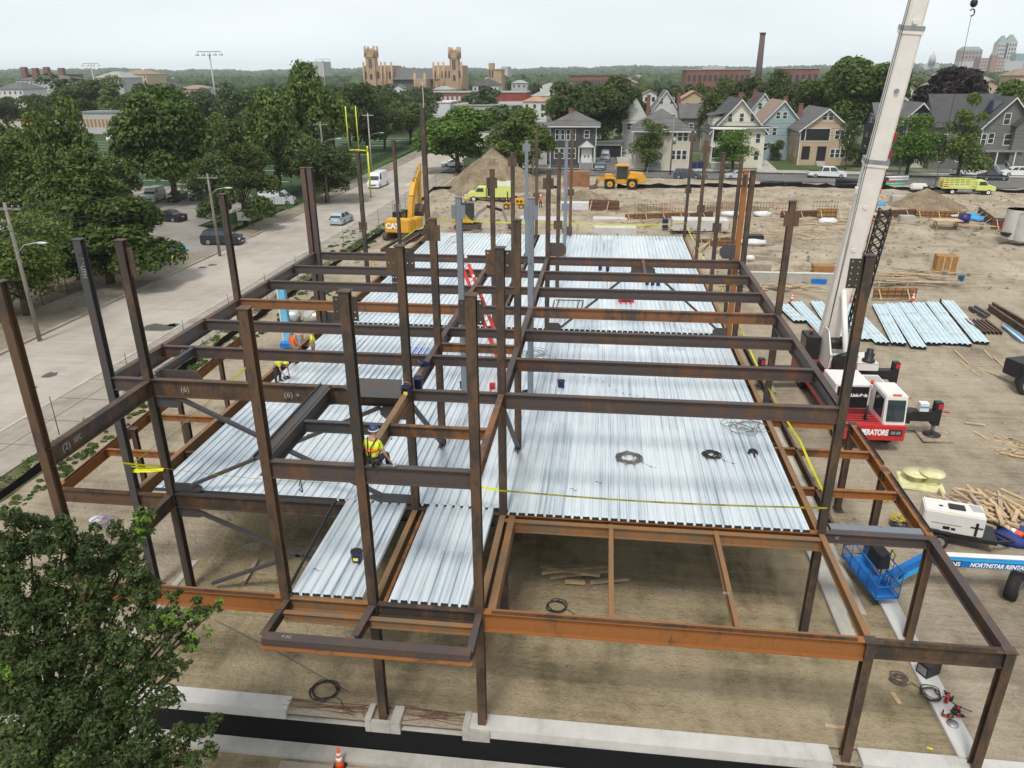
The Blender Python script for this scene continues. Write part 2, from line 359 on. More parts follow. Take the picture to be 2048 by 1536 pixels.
mb = MB().m(mat('field_paint', (.4, .42, .38), .8))
for k in range(14):
    y = 126+k*8.2; mb.box(-150, -57, y, y+.5, .036, .045)
    if k % 2 == 0:
        for q in range(5): mb.box(-140+q*16, -137+q*16, y+3.5, y+4.3, .036, .045)
struct(mb.build('field_lines'))
sheet('far_parking', [(-330, 245), (-150, 245), (-150, 330), (-330, 330)], .03, SIDEW)
sheet('far_road', [(-34, 255), (-34, 900), (-46, 900), (-48, 255)], .02, ASPH2)
# tar patches on the street
mb = MB().m(groundmat('tar_mat', [(.3, (.07, .065, .06)), (.7, (.13, .12, .11))], 1, 20, .1))
for px, py, a, b_ in ((100, 750, .5, .5), (425, 530, .55, .4), (405, 535, .5, .4), (320, 655, 1.6, .9), (355, 650, .9, .4), (66, 775, .3, .2)):
    c = G(px, py); mb.add([(c.x+a*math.cos(t*math.pi/6)*(1+.2*math.sin(5*t)), c.y+b_*math.sin(t*math.pi/6)*(1+.25*math.cos(3*t)), .008) for t in range(12)], [tuple(range(12))])
struct(mb.build('street_patches'))
# sidewalk joints
mb = MB().m(mat('joint_mat', (.1, .1, .07), .95))
for y in range(-10, 146, 3): mb.box(NK+.12, -28.7, y, y+.05, .1, .106)
mb.box(-30.5, -30.45, -15, 146, .1, .106)
for y in range(-10, 76, 4): mb.box(-46.6, FK-.1, y, y+.05, .1, .106)
struct(mb.build('sidewalk_joints'))

# loose stones and crumbs of dirt over the site
def stones(name, n, x0, x1, y0, y1, smin, smax, mt, seed, label, z=.0, hz_=True):
    rng = np.random.default_rng(seed); p = np.c_[rng.uniform(x0, x1, n), rng.uniform(y0, y1, n)]; s = smin+(smax-smin)*rng.random(n)**3
    zz = np.array([site_h(a, b) for a, b in p]) if hz_ else np.full(n, z); zz = np.maximum(zz, z)
    b = np.array([(1, 0, 0), (.3, .9, 0), (-.8, .5, 0), (-.7, -.7, 0), (.4, -.9, 0), (.1, 0, .75)]); v = b[None]*s[:, None, None]*rng.uniform(.7, 1.3, (n, 6, 3))+np.c_[p, zz][:, None]
    f = np.array([(0, 1, 5), (1, 2, 5), (2, 3, 5), (3, 4, 5), (4, 0, 5)]); F = (f[None]+(np.arange(n)*6)[:, None, None]).reshape(-1, 3)
    me = bpy.data.meshes.new(name); vv = v.reshape(-1, 3); me.vertices.add(len(vv)); me.vertices.foreach_set('co', vv.astype(np.float32).ravel()); me.loops.add(F.size); me.loops.foreach_set('vertex_index', F.ravel().astype(np.int32)); me.polygons.add(len(F)); me.polygons.foreach_set('loop_start', np.arange(0, F.size, 3, dtype=np.int32)); me.update(calc_edges=True); me.materials.append(mt); o = bpy.data.objects.new(name, me); COL.objects.link(o); tag(o, label, 'stones', kind='stuff')
stones('loose_stones', 9000, -28, 40, 17, 70, .015, .09, mat('stone_mat', (.3, .26, .2), .9, 0, .5, 1), 3, 'small loose stones and dirt crumbs over the near site', .0)
stones('inside_stones', 1800, -15, 10.4, 17.1, 40, .012, .05, mat('crumb_mat', (.2, .16, .11), .9, 0, .5, 1), 5, 'small crumbs of soil on the building pad', .075, False)
stones('clod_field', 6000, -28, 80, 70, 130, .04, .3, mat('clod_mat', (.24, .19, .13), .9, 0, .5, .3), 4, 'dirt clods and rubble over the far half of the site', .0)
# ---------------- steel building frame ----------------
ST_D = steelmat('steel_brown', (.052, .041, .034), (.12, .068, .038), .36)
ST_P = steelmat('steel_purple_brown', (.082, .064, .06), (.15, .075, .04), .16)
ST_R = steelmat('steel_rust_orange', (.12, .07, .038), (.31, .12, .032), .62)
ST_T = steelmat('steel_rust_tan', (.2, .135, .08), (.28, .14, .055), .45)
ST_G = steelmat('steel_grey_primer', (.19, .21, .235), (.11, .07, .05), -.25)
ST_B = steelmat('steel_dark_grey', (.065, .064, .068), (.1, .062, .042), .12)
ST_M = steelmat('steel_mixed_rust', (.09, .064, .05), (.24, .105, .04), .5)
HOLE = mat('bolt_steel', (.55, .55, .55), .5, .5)
FR = (-4.5, 42.0, 0.0)
frame = empty('steel_building_frame', FR, 0, 'rusty two storey steel building frame with corrugated metal floor in the middle of the site', 'building frame')
XA, XB, XC, XN, XM, XR, XO = -16.3, -14.9, -8.55, -6.0, -2.98, 7.38, 10.8
Y0, Y1, YB, YC, YD, YE, YF, YG = 16.65, 21.72, 26.25, 31.25, 40.95, 50.2, 59.2, 69.0
L1, L2, LT = 4.24, 8.64, 13.27
def part(mb, name, bevel=0, label=None):
    o = mb.build(name, frame, world=FR)
    if label: o['label'] = label
    return o
def wcol(x, y, z0, z1, mt, d=.26, w=.245, rot=False, cap=True, splice=True):
    mb = MB().m(mt); t = .022; tw = .016
    a = [(-w/2, -d/2), (w/2, -d/2), (w/2, -d/2+t), (tw/2, -d/2+t), (tw/2, d/2-t), (w/2, d/2-t), (w/2, d/2), (-w/2, d/2), (-w/2, d/2-t), (-tw/2, d/2-t), (-tw/2, -d/2+t), (-w/2, -d/2+t)]
    X, Y = (Vector((1, 0, 0)), Vector((0, 1, 0))) if not rot else (Vector((0, 1, 0)), Vector((1, 0, 0)))
    mb.prism(a, Vector((x, y, z0)), Vector((x, y, z1)), X, Y)
    if cap: mb.box(x-.16, x+.16, y-.155, y+.155, z1, z1+.025)
    if z0 < .5: mb.box(x-.24, x+.24, y-.24, y+.24, z0, z0+.05)
    return part(mb, 'column')
def plate(c, w, h, nx, nz, mt, axis='x', t=.018, name='connection_plate'):
    """a plate with real bolt holes; axis: the horizontal direction it extends in"""
    mb = MB().m(mt); s = .034
    xs = [-w/2]; 
    for i in range(nx): q = -w/2+w*(i+.5)/nx; xs += [q-s/2, q+s/2]
    xs.append(w/2); zs = [-h/2]
    for i in range(nz): q = -h/2+h*(i+.5)/nz; zs += [q-s/2, q+s/2]
    zs.append(h/2)
    for i in range(len(xs)-1):
        if i % 2 == 0: rng = [(zs[0], zs[-1])]
        else: rng = [(zs[j], zs[j+1]) for j in range(0, len(zs)-1, 2)]
        for a, b in rng:
            if axis == 'x': mb.box(c[0]+xs[i], c[0]+xs[i+1], c[1]-t/2, c[1]+t/2, c[2]+a, c[2]+b)
            else: mb.box(c[0]-t/2, c[0]+t/2, c[1]+xs[i], c[1]+xs[i+1], c[2]+a, c[2]+b)
    return part(mb, name)
def beam(a, b, d=.5, w=.2, mt=None, bolts=True, ang=None, name='beam'):
    mb = MB().m(mt or ST_P).ibeam(a, b, d, w)
    a = Vector(a); b = Vector(b); dr = (b-a).normalized(); pr = dr.cross(Vector((0, 0, 1)))
    if bolts:
        mb.m(ST_B)
        for e, s in ((a, 1), (b, -1)):
            for k in range(max(3, int(d/.1)-1)):
                for q in (-1, 1):
                    c = e+dr*s*.09+Vector((0, 0, -.07-k*(d-.14)/max(1, int(d/.1)-2)))+pr*q*.02
                    mb.cyl(c-pr*.022*q*0, c+pr*q*.02, .018, n=5)
    if ang:     # closure angle lying on the top flange
        mb.m(ang); o = pr*w*.35
        mb.bar(a+dr*.35+o+Vector((0, 0, .05)), b-dr*.35+o+Vector((0, 0, .05)), .012, .1)
        mb.bar(a+dr*.35+o*.6+Vector((0, 0, .008)), b-dr*.35+o*.6+Vector((0, 0, .008)), .1, .012)
    return part(mb, name)
# columns:  x, y, base, top, material
cols = [(XB, Y0, 0, LT, ST_D), (XC, Y0, L1-.55, 12.78, ST_D), (XN, Y0, -.1, LT, ST_D), (XM, Y0, -.1, LT, ST_D), (XR, Y0, -.1, L1-.02, ST_D), (XO, Y0, 0, L1-.02, ST_D),
    (XA, Y1, 0, LT, ST_B), (XB, Y1, 0, LT, ST_D), (XN, Y1, 0, LT, ST_D), (XM, Y1, 0, LT, ST_D), (XR, Y1, 0, LT, ST_D), (XO, Y1, 0, L1-.02, ST_D),
    (XN, YB, 0, LT, ST_D), (XM, YB, 0, LT, ST_D), (XA, YC, 0, LT, ST_D), (XN, YC, 0, LT, ST_G), (XM, YC, 0, LT, ST_G), (XR, YC, 0, LT, ST_D), (XO, YC-1, 0, L1-.02, ST_D), (XO, YB, 0, L1-.02, ST_D),
    (XN, YD, 0, LT, ST_D), (XM, YD, 0, LT, ST_D), (XN, YE, 0, LT, ST_D), (XM, YE, 0, LT, ST_D), (XA, YE, 0, LT, ST_D), (XR, YE+.6, 0, LT, ST_D),
    (XN, YF, 0, LT, ST_G), (XM, YF, 0, LT, ST_G), (XA, YF, 0, LT, ST_D), (XR, YF+.8, 0, LT, ST_D), (XN, YG-1, 0, LT, ST_D), (XM, YG-.5, 0, LT, ST_D), (XR, YG+1, 0, LT, ST_D), (9.3, 55.5, 0, 12.6, ST_D)]
for c in cols: wcol(*c)
for x in (XA-.16, XA+.2): wcol(x, YD, 0, LT, ST_P, w=.26)
for x, mt in ((XR-.16, ST_R), (XR+.2, ST_D)): wcol(x, YD+.4, 0, LT, mt, w=.26)
wcol(XA, YG+.3, 0, 15.2, ST_D, w=.42, d=.42)
# outer left frame columns
for x, y in ((-19.5, 21.75), (-19.4, 26.6), (-17.5, 27.5), (-19.9, 31), (-20.3, 36)): wcol(x, y, 0, L1-.05, ST_D, w=.2, d=.2)
# splice plates part way up the upper storey, as small lugs
for x, y, z in ((XN, YD, 12.6), (XM, YD, 12.6), (XN, YE, 12.7), (XM, YE, 8.7), (XN, YG-1, 7.9), (XM, YG-.5, 8.2), (XR, YG+1, 8.3), (XR, YG+1, 12.7), (XR, YF+.8, 12.7), (XR, YF+.8, 8.3), (XA, YF, 8.2), (XA, YE, 8.4), (XN, YC, 12.7), (XM, YC, 12.7), (XN, YF, 12.8), (XM, YF, 8.4), (XR, YC, 12.6), (XN, YB, 12.8), (XR, YE+.6, 8.6), (XR, YD+.4, 12.8)):
    MBp = MB().m(ST_G if (y in (YC, YF) and x != XR) else ST_D)
    for s in (-1, 1): MBp.box(x+s*.2-.09, x+s*.2+.09, y-.16, y-.14, z-.28, z+.28)
    part(MBp, 'splice_plate')
for x in (XN, XM):
    for s in (-1, 1): plate((x+s*.29, Y1-.02, 12.85), .3, .72, 2, 4, ST_D)
plate((XN-.2, Y1-.03, 12.15), .18, .5, 2, 3, ST_D)
plate((XR-.33, Y1-.02, 12.75), .36, .85, 2, 5, ST_D)
plate((XR-.22, YD+.05, 12.75), .16, .5, 2, 4, ST_D)
for x in (XN, XM): plate((x-.22, Y0-.02, 12.85), .16, .6, 1, 4, ST_D); plate((x+.22, Y0-.02, 12.85), .16, .6, 1, 4, ST_D)
plate((XB+.24, Y1, 12.6), .2, .9, 1, 5, ST_D); plate((XA+.02, Y1-.15, 12.7), .16, .4, 1, 2, ST_B)
# ---- level 2 ----
Ls = [Y1, 24.9, 28.1, YC, 34.5, 37.7, YD]
for k, y in enumerate(Ls):
    d = .42 if k else .5
    mt = ST_M if k == 3 else ST_P
    if k: beam((XA, y, L2), (XN, y, L2), d, .18, mt)
    beam((XN, y, L2), (XM, y, L2), .36, .18, ST_P)
    beam((XM, y, L2), (XR, y, L2), .5 if k == 0 else .45, .2, (ST_M if k in (3,) else ST_P))
beam((XN, YB+.05, L2-.02), (XM, YB+.05, L2-.02), .33, .16, ST_M)
def girder(x, ys, z, d=.55, w=.2, mt=None):
    for a, b in zip(ys[:-1], ys[1:]): beam((x, a, z), (x, b, z), d, w, mt)
girder(XA, [Y1, YC, YD], L2+.0, .6, .22, ST_P)
girder(XN, [Y1, YB, YC, YD], L2+.004, .5, .2, ST_P); girder(XM, [Y1, YB, YC, YD], L2+.004, .5, .2, ST_P); girder(XR, [Y1, YC, YD], L2+.004, .6, .22, ST_P)
beam((XN, Y0, L2+.02), (XN, Y1, L2+.02), .42, .18, ST_T); beam((XM, Y0, L2+.02), (XM, Y1, L2+.02), .42, .18, ST_M)
beam((XA, Y1, L2), (XB, Y1, L2), .45, .2, ST_P)
beam((XB, Y1, L2), (XC, Y1, L2), .62, .22, ST_D); beam((XC, Y1, L2), (XN, Y1, L2), .6, .22, ST_D)
beam((XB, Y0, L2-.05), (XB, Y1, L2-.05), .55, .24, ST_D, bolts=False)
mb = MB().m(ST_B); mb.ibeam((XC-.12, Y0, L2), (XC-.12, Y1, L2), .5, .28); mb.bar((XC-.36, Y0, L2+.02), (XC-.36, Y1, L2+.02), .02, .16); mb.bar((XC-.22, Y0, L2+.012), (XC-.22, Y1, L2+.012), .3, .012); part(mb, 'plate_girder')
beam((XC, 19.2, L2-.05), (XN, 19.2, L2-.05), .34, .16, ST_B); beam((XN, 19.2, L2-.05), (XM, 19.2, L2-.05), .34, .16, ST_M)
beam((XC, Y0, L2), (XN, Y0, L2), .5, .2, ST_P); beam((XN, Y0, L2), (XM, Y0, L2), .5, .2, ST_P)
beam((2.2, 37.8, L2), (2.2, YD, L2), .3, .14, ST_P, bolts=False); beam((XR, 22, L2), (XR, 25, L2), .2, .1, ST_P, bolts=False)
# bracket work beside column B
mb = MB().m(ST_B); mb.ibeam((-15.0, 22.3, L2), (-15.0, 24.9, L2), .3, .14); part(mb, 'beam')
mb = MB().m(ST_P); mb.prism([(0, 0), (1.3, 0), (1.55, -.36), (0, -.36)], Vector((XB+.1, 22.25, L2+.12)), Vector((XB+.1, 22.28, L2+.12)), Vector((1, 0, 0)), Vector((0, 0, 1))); part(mb, 'connection_plate')
# ---- level 1 ----
E1 = ST_R
beam((XB, Y0, L1), (XC, Y0, L1), .55, .22, E1, ang=ST_D); beam((XC, Y0, L1), (XN, Y0, L1), .4, .2, ST_T); beam((XN, Y0, L1), (XM, Y0, L1), .4, .2, ST_D)
beam((XM, Y0, L1), (XR, Y0, L1), .62, .24, E1, ang=ST_D); beam((XR, Y0, L1-.02), (XO, Y0, L1-.02), .5, .24, ST_D, ang=ST_D)
beam((-19.4, 21.75, L1-.1), (XB, Y1, L1-.1), .5, .2, ST_D, ang=ST_D); beam((XB, Y1, L1), (XC, Y1, L1), .55, .22, ST_D, ang=ST_B)
beam((XC, Y1-.05, L1), (XM, Y1-.05, L1), .5, .2, ST_D); beam((XM, Y1-.02, L1-.02), (XR, Y1-.02, L1-.02), .45, .22, ST_R); beam((XM+.1, Y1-.36, L1-.06), (XR, Y1-.36, L1-.06), .4, .2, ST_T)
beam((XR, Y1, L1), (XO, Y1, L1), .36, .2, ST_P); 
mb = MB().m(ST_G); mb.bar((XR+.35, Y1+.3, L1+.03), (XO-.2, Y1+.3, L1+.03), .34, .02); mb.bar((XR+.35, Y1+.14, L1-.08), (XO-.2, Y1+.14, L1-.08), .02, .2); part(mb, 'closure_angle')
beam((XB, Y0, L1), (XB, Y1, L1), .5, .2, ST_D)
beam((XM, Y0, L1-.02), (XM, Y1, L1-.02), .5, .2, ST_T); beam((XM+.32, Y0, L1-.03), (XM+.32, Y1, L1-.03), .45, .22, ST_T); beam((XN, Y0, L1-.02), (XN, Y1, L1-.02), .45, .18, ST_T); beam((XN+.28, Y0, L1-.06), (XN+.28, Y1, L1-.06), .3, .1, ST_R)
beam((XR, Y0, L1-.02), (XR, Y1, L1-.02), .36, .18, ST_T)
beam((.65, Y0, L1-.02), (.65, Y1-.3, L1-.02), .38, .14, ST_T); beam((4.02, Y0, L1-.02), (4.02, Y1-.3, L1-.02), .38, .14, ST_T)
beam((XO, Y0, L1), (XO, Y1, L1), .45, .24, ST_P)
for a, b in ((Y1, YB), (YB, YC-1)): beam((XO, a, L1), (XO, b, L1), .45, .24, ST_R, ang=ST_D)
for y in (24.6, 27.7): beam((XR-.5, y, L1-.03), (XO, y, L1-.03), .3, .16, E1)
beam((XR-1, YC-.9, L1-.03), (XO, YC-.9, L1-.03), .3, .16, E1)
yy = [Y1, YC, YD, YE, YF, YG]
girder(XR-.05, yy, L1, .5, .2, ST_T); girder(XR+.55, [Y1, YB, YC, YD], L1-.03, .35, .1, ST_D)
girder(XA, yy, L1, .5, .2, ST_T); girder(XN, yy, L1-.01, .45, .18, ST_P); girder(XM, yy, L1-.01, .45, .18, ST_P)
for a, b in (((-19.4, 21.8), (-19.9, 31)), ((-19.9, 31), (-20.5, 41))): beam((*a, L1-.08), (*b, L1-.08), .42, .2, ST_R, ang=ST_D)
for y in (24.85, 28.2, 32.2, 36.4, 40.6): beam((-19.5-(y-22)*.05, y, L1-.1), (XA, y, L1-.1), .28, .14, ST_R)
for y in (YD+.25, YG+.1): beam((XA, y, L1-.02), (XR, y, L1-.02), .45, .2, ST_D)
for y in (44, 47.1, YE, 53.2, 56.2, YF, 62.4, 65.7): beam((XA, y, L1-.12), (XR, y, L1-.12), .3, .14, ST_D, bolts=False)
for y in (25, 28.2, YC, 34.5, 37.7): beam((XA, y, L1-.12), (XR, y, L1-.12), .3, .14, ST_D, bolts=False)
for x in (-17.6, -18.8): beam((x, 62, L1-.02), (x+.6, 69, L1-.02), .25, .16, ST_P)
beam((-18.9, 68.9, L1-.02), (XA, 68.9, L1-.02), .25, .16, ST_P); beam((-18.8, 62, L1-.02), (XA, 62, L1-.02), .25, .16, ST_P)
# front balcony frame
beam((-8.62, 15.15, L1-.08), (-8.5, Y0, L1-.02), .3, .18, ST_D); beam((-2.98, 15.05, L1-.02), (-2.98, Y0, L1-.02), .3, .18, ST_P)
beam((-6.12, 15.3, L1+.0), (XN, Y0, L1+.0), .28, .2, ST_P); beam((-8.45, 16.15, L1-.12), (XM, 16.15, L1-.12), .28, .16, ST_T)
mb = MB().m(ST_P); mb.bar((-8.55, 15.05, L1-.03), (-2.95, 15.05, L1-.03), .3, .03); mb.bar((-8.55, 14.92, L1-.14), (-2.95, 14.92, L1-.14), .02, .2); mb.m(ST_R).bar((-8.6, 14.9, L1-.26), (-2.9, 14.9, L1-.26), .2, .02)
part(mb, 'balcony_beam', label='dark brown edge beam of the small front balcony')
# ---- bracing ----
def brace(a, b, mt=ST_B, r=.075):
    mb = MB().m(mt).bar(a, b, .15, .11); part(mb, 'brace')
def gusset(c, w, h, ax='x', mt=ST_B, flip=1):
    mb = MB().m(mt); X = Vector((1, 0, 0)) if ax == 'x' else Vector((0, 1, 0)); N = Vector((0, .012, 0)) if ax == 'x' else Vector((.012, 0, 0))
    c = Vector(c); q = [(0, -h/2), (w*.8, -h/2), (w, -h*.2), (w, h*.2), (w*.8, h/2), (0, h/2)]
    mb.prism([(flip*p, r) for p, r in q], c-N, c+N, X, Vector((0, 0, 1))); part(mb, 'gusset_plate')
brace((-14.1, Y1, 8.05), (-7.2, Y1, 4.65)); brace((-14.1, Y1, 4.6), (-7.0, Y1, 7.95))
gusset((XB+.1, Y1, 7.8), .9, .4); gusset((XB+.1, Y1, 4.5), 1.1, .35); gusset((XN-.1, Y1, 7.8), .9, .5, flip=-1); gusset((XN-.1, Y1, 4.55), 1.5, .35, flip=-1)
brace((-14.0, Y1, 3.5), (-7.2, Y1, .5)); brace((-14.0, Y1, .4), (-7.2, Y1, 3.4)); gusset((XB+.1, Y1, 3.45), 1.0, .35)
brace((XN, 22.0, 7.95), (XN, YB-.1, 4.45)); brace((XM, 22.0, 7.95), (XM, YB-.1, 4.45)); gusset((XN, Y1+.1, 8.0), .4, .5, 'y'); gusset((XM, Y1+.1, 8.0), .4, .5, 'y'); gusset((XN, YB-.1, 4.5), .35, .4, 'y', flip=-1); gusset((XM, YB-.1, 4.5), .35, .4, 'y', flip=-1)
brace((-2.4, YD, 4.4), (1.9, YD, 8.1)); brace((2.6, YD, 8.1), (6.8, YD, 4.5)); gusset((XM+.1, YD, 4.6), .7, .5); gusset((XR-.3, YD, 4.6), .8, .5, flip=-1); gusset((1.6, YD-.05, 8.0), 1.3, .5)
for x, y, z, f in ((XR-.2, YD+.3, 9.05, -1), (XM+.1, YD, 9.05, 1), (XA+.3, YD, 4.7, 1), (XM+.2, YG-.6, 4.8, -1)): gusset((x, y, z), .9, .75, flip=f)
mb = MB().m(ST_B); mb.prism([(0, 0), (.35, .3), (1.9, .3), (1.9, -.3), (.35, -.3)], Vector((-8.05, Y1-.3, L2+.12)), Vector((-8.05, Y1-.28, L2+.12)), Vector((1, 0, 0)), Vector((0, .5, .86))); part(mb, 'gusset_plate')
# ---- corrugated deck ----
def deckmat():
    m, nt, b = newmat('galvanised_deck')
    g = nt.nodes.new('ShaderNodeNewGeometry'); vec = g.outputs['Position']
    sx = nt.nodes.new('ShaderNodeSeparateXYZ'); nt.links.new(vec, sx.inputs[0])
    k = _math(nt, 'FLOOR', _math(nt, 'DIVIDE', sx.outputs[0], .915)); ky = _math(nt, 'FLOOR', _math(nt, 'DIVIDE', sx.outputs[1], 9.6))
    wn = nt.nodes.new('ShaderNodeTexWhiteNoise'); wn.noise_dimensions = '2D'; cb = nt.nodes.new('ShaderNodeCombineXYZ'); nt.links.new(k, cb.inputs[0]); nt.links.new(ky, cb.inputs[1]); nt.links.new(cb.outputs[0], wn.inputs['Vector'])
    st = _noise(nt, vec, 1.4, 6, .7, (9, .14, 1)); bl = _noise(nt, vec, .35, 5, .6); sp = _noise(nt, vec, 40, 3, .6)
    f = _math(nt, 'ADD', _math(nt, 'MULTIPLY', st, .6), _math(nt, 'ADD', _math(nt, 'MULTIPLY', bl, .1), _math(nt, 'ADD', _math(nt, 'MULTIPLY', wn.outputs['Value'], .1), _math(nt, 'MULTIPLY', sp, .12))))
    nt.links.new(_ramp(nt, f, [(.34, (.42, .49, .54)), (.44, (.68, .745, .785)), (.54, (.82, .87, .89)), (.63, (.94, .96, .96))]), b.inputs['Base Color'])
    nt.links.new(_ramp(nt, f, [(.3, (.5, .5, .5)), (.7, (.3, .3, .3))]), b.inputs['Roughness']); b.inputs['Metallic'].default_value = .4
    return m
DECK = deckmat(); DDARK = mat('deck_dark', (.03, .03, .032), .7)
def deck(x0, x1, y0, y1, z=L1+.006, name='metal_deck', lx=None):
    P = .305; h = .1; mb = MB().m(DECK); n = int(round((x1-x0)/P)); P = (x1-x0)/n
    prof = []
    for i in range(n):
        a = x0+i*P; prof += [(a, 0), (a+.065, 0), (a+.085, h), (a+.15, h), (a+.158, h-.014), (a+.178, h-.014), (a+.186, h), (a+P-.02, h)]
        if i % 3 == 2: prof += [(a+P-.026, h+.006), (a+P-.012, h+.006)]
    prof.append((x1, 0))
    # split in y so sheets overlap by a slight step
    yseg = [y0]; 
    while yseg[-1]+9.6 < y1-2: yseg.append(yseg[-1]+9.6)
    yseg.append(y1)
    for s, (a, b) in enumerate(zip(yseg[:-1], yseg[1:])):
        dz = .003*(s % 2); m = len(prof); vs = [(p, a, z+q+dz) for p, q in prof]+[(p, b+.05, z+q+dz) for p, q in prof]
        mb.add(vs, [(i, i+1, m+i+1, m+i) for i in range(m-1)])
    # painted shade: dark strip under the crests so the flutes read as openings
    mb.m(DDARK); m = len(prof); vs = [(p, y0+.012, z+q-.01) for p, q in prof]+[(p, y0+.016, z+q-.01) for p, q in prof]+[(p, y0+.016, z-.004) for p, q in prof]
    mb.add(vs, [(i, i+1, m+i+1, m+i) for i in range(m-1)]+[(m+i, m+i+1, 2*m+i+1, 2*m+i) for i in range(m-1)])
    o = mb.build(name, frame, world=FR); return o
deck(-15.65, -8.85, Y1+.12, YD-.1); deck(-8.845, XM+.15, Y1+.1, YD-.1); deck(XM+.155, 7.02, Y1-.12, YD-.1)
deck(-8.5, -6.33, Y0+.07, Y1+.09); deck(-5.6, -3.3, Y0+.07, Y1+.09)
deck(-15.55, -6.34, YD+.5, 68.75); deck(-5.72, 7.08, YD+.5, 68.9)
mb = MB().m(ST_B); mb.bar((-8.86, Y1+.1, L1+.07), (-8.58, Y0+.1, L1+.07), .02, .16); mb.bar((-15.6, Y1+.08, L1+.06), (-8.86, Y1+.08, L1+.06), .02, .12); mb.box(-15.6, 7, YD-.02, YD+.36, L1-.3, L1-.02); part(mb, 'pour_stop')
# ---------------- foundation ----------------
BLACK = groundmat('black_membrane', [(.3, (.006, .006, .007)), (.6, (.01, .01, .011)), (.8, (.022, .021, .02))], .6, 8, .15, rough=.7)
fw = empty('foundation_wall', (0, 16.6, 0), 0, 'pale concrete front foundation wall with black waterproofed face below the steel columns', 'foundation wall')
def fpart(mb, name, bevel=.012): return mb.build(name, fw, world=(0, 16.6, 0), bevel=bevel)
for a, b, zt in ((-34, -9.0, .14), (-9.0, -6.6, -.16), (-5.4, -3.55, -.16), (-3.5, 7.0, .14), (7.8, 30, .14), (-6.6, -5.4, .08), (-6.6, -5.4, -.17), (7.0, 7.8, -.16)):
    y0, y1 = (16.38, 16.98) if zt > 0 else (16.38, 16.96)
    if zt == .08:
        mb = MB().m(CONC); mb.box(-6.5, -6.32, 16.3, 16.96, -.3, .17); mb.box(-5.72, -5.42, 16.3, 16.96, -.3, .17); mb.box(-6.32, -5.72, 16.3, 16.44, -.3, .1); fpart(mb, 'column_pocket'); continue
    mb = MB().m(CONCW if zt > 0 else CONC).box(a, b, y0, y1, -.45, zt); fpart(mb, 'wall_segment')
mb = MB().m(CONC); mb.box(-3.54, -3.34, 16.3, 16.98, -.3, .18); mb.box(-3.34, -2.72, 16.3, 16.44, -.3, .12); fpart(mb, 'column_pocket')
mb = MB().m(BLACK).box(-34, 30, 16.34, 16.39, -1.4, -.2); 
fpart(mb, 'black_membrane', 0)
MB_ = MB().m(mat('rebar_rust', (.13, .06, .03), .8))
def rebar(x0, x1, n, seed):
    rs = random.Random(seed); mb = MB().m(MATS['rebar_rust'])
    for i in range(n):
        a = Vector((x0+rs.uniform(-.3, .3), 16.5+rs.uniform(0, .5), rs.uniform(-.1, .2))); b = Vector((x1+rs.uniform(-.4, .2), 16.5+rs.uniform(0, .45), rs.uniform(-.1, .15)))
        mb.tube([a, (a+b)/2+Vector((0, 0, rs.uniform(-.03, .05))), b], .011, 4)
        if i % 2: mb.tube([b, b+Vector((.1, 0, .03)), b+Vector((.1, 0, -.2))], .011, 4)
    return mb.build('rebar', None)
tag(rebar(-8.9, -6.7, 12, 1), 'tangle of rusty rebar lying in the wall gap left of the left front column', 'rebar', 'loose rebar on the front wall')
tag(rebar(-5.4, -3.7, 10, 2), 'rusty rebar lying in the wall gap between the two front columns', 'rebar', 'loose rebar on the front wall')
mb = MB().m(CONCW); mb.box(10.5, 11.15, 16.9, 24.5, -.3, .2); tag(mb.build('foundation_wall', bevel=.015), 'pale concrete foundation wall running back from the front right corner', 'foundation wall')
mb = MB().m(CONC); mb.box(8.6, 9.1, 21, 39, -.3, .25); mb.box(9.1, 9.9, 23, 39, -.3, .08); tag(mb.build('foundation_wall', bevel=.015), 'grey stepped foundation wall below the right edge of the metal deck', 'foundation wall')
mb = MB().m(CONC); mb.box(-15.75, -15.5, 17.0, 23.4, -.3, .12); tag(mb.build('foundation_wall', bevel=.015), 'narrow pale foundation wall under the left edge of the frame', 'foundation wall')
mb = MB().m(CONC); mb.box(12.6, 24.6, 70.6, 71.2, -.35, .75); mb.m(CONCW).box(12.6, 24.6, 70.6, 71.2, .75, .8); tag(mb.build('concrete_wall', bevel=.02), 'new grey concrete wall with pale top beyond the stacked deck sheets', 'wall')

CHK = mat('chalk', (.32, .3, .28), .9)
for txt, loc, nrm, h in (('(6)', (-13.6, Y1-.115, 8.33), (0, -1, 0), .2), ('(6) +', (-9.9, Y1-.115, 8.3), (0, -1, 0), .2), ('(2)', (XB+.125, 17.3, 8.35), (1, 0, 0), .22), ('SEC', (XB+.125, 17.8, 8.36), (1, 0, 0), .16), ('X', (XR+.5, Y1-.105, 4.08), (0, -1, 0), .14), ('Q', (-15.4, 24.8, 8.45), (0, -1, 0), .16)):
    o = text_obj('chalk_mark', txt, h, CHK, frame, face_M(tuple(Vector(loc)-Vector(FR)), nrm))
for txt, loc in (('(SA)', (1.9, Y0, L1+.004)), ('F-SC', (-7.9, 15.05, L1-.01)), ('SD', (3.9, 18.2, L1-.015)), ('U', (4.6, Y0, L1+.004))):
    o = text_obj('chalk_mark', txt, .1, CHK, frame, Matrix.Translation(Vector(loc)-Vector(FR)))
o = text_obj('chalk_mark', 'SOUTH', .15, CHK, frame, Matrix.Translation(Vector((XA+.04, Y1-.14, 12.4))-Vector(FR))@Matrix.Rotation(R(90), 4, 'X')@Matrix.Rotation(R(-90), 4, 'Z'))
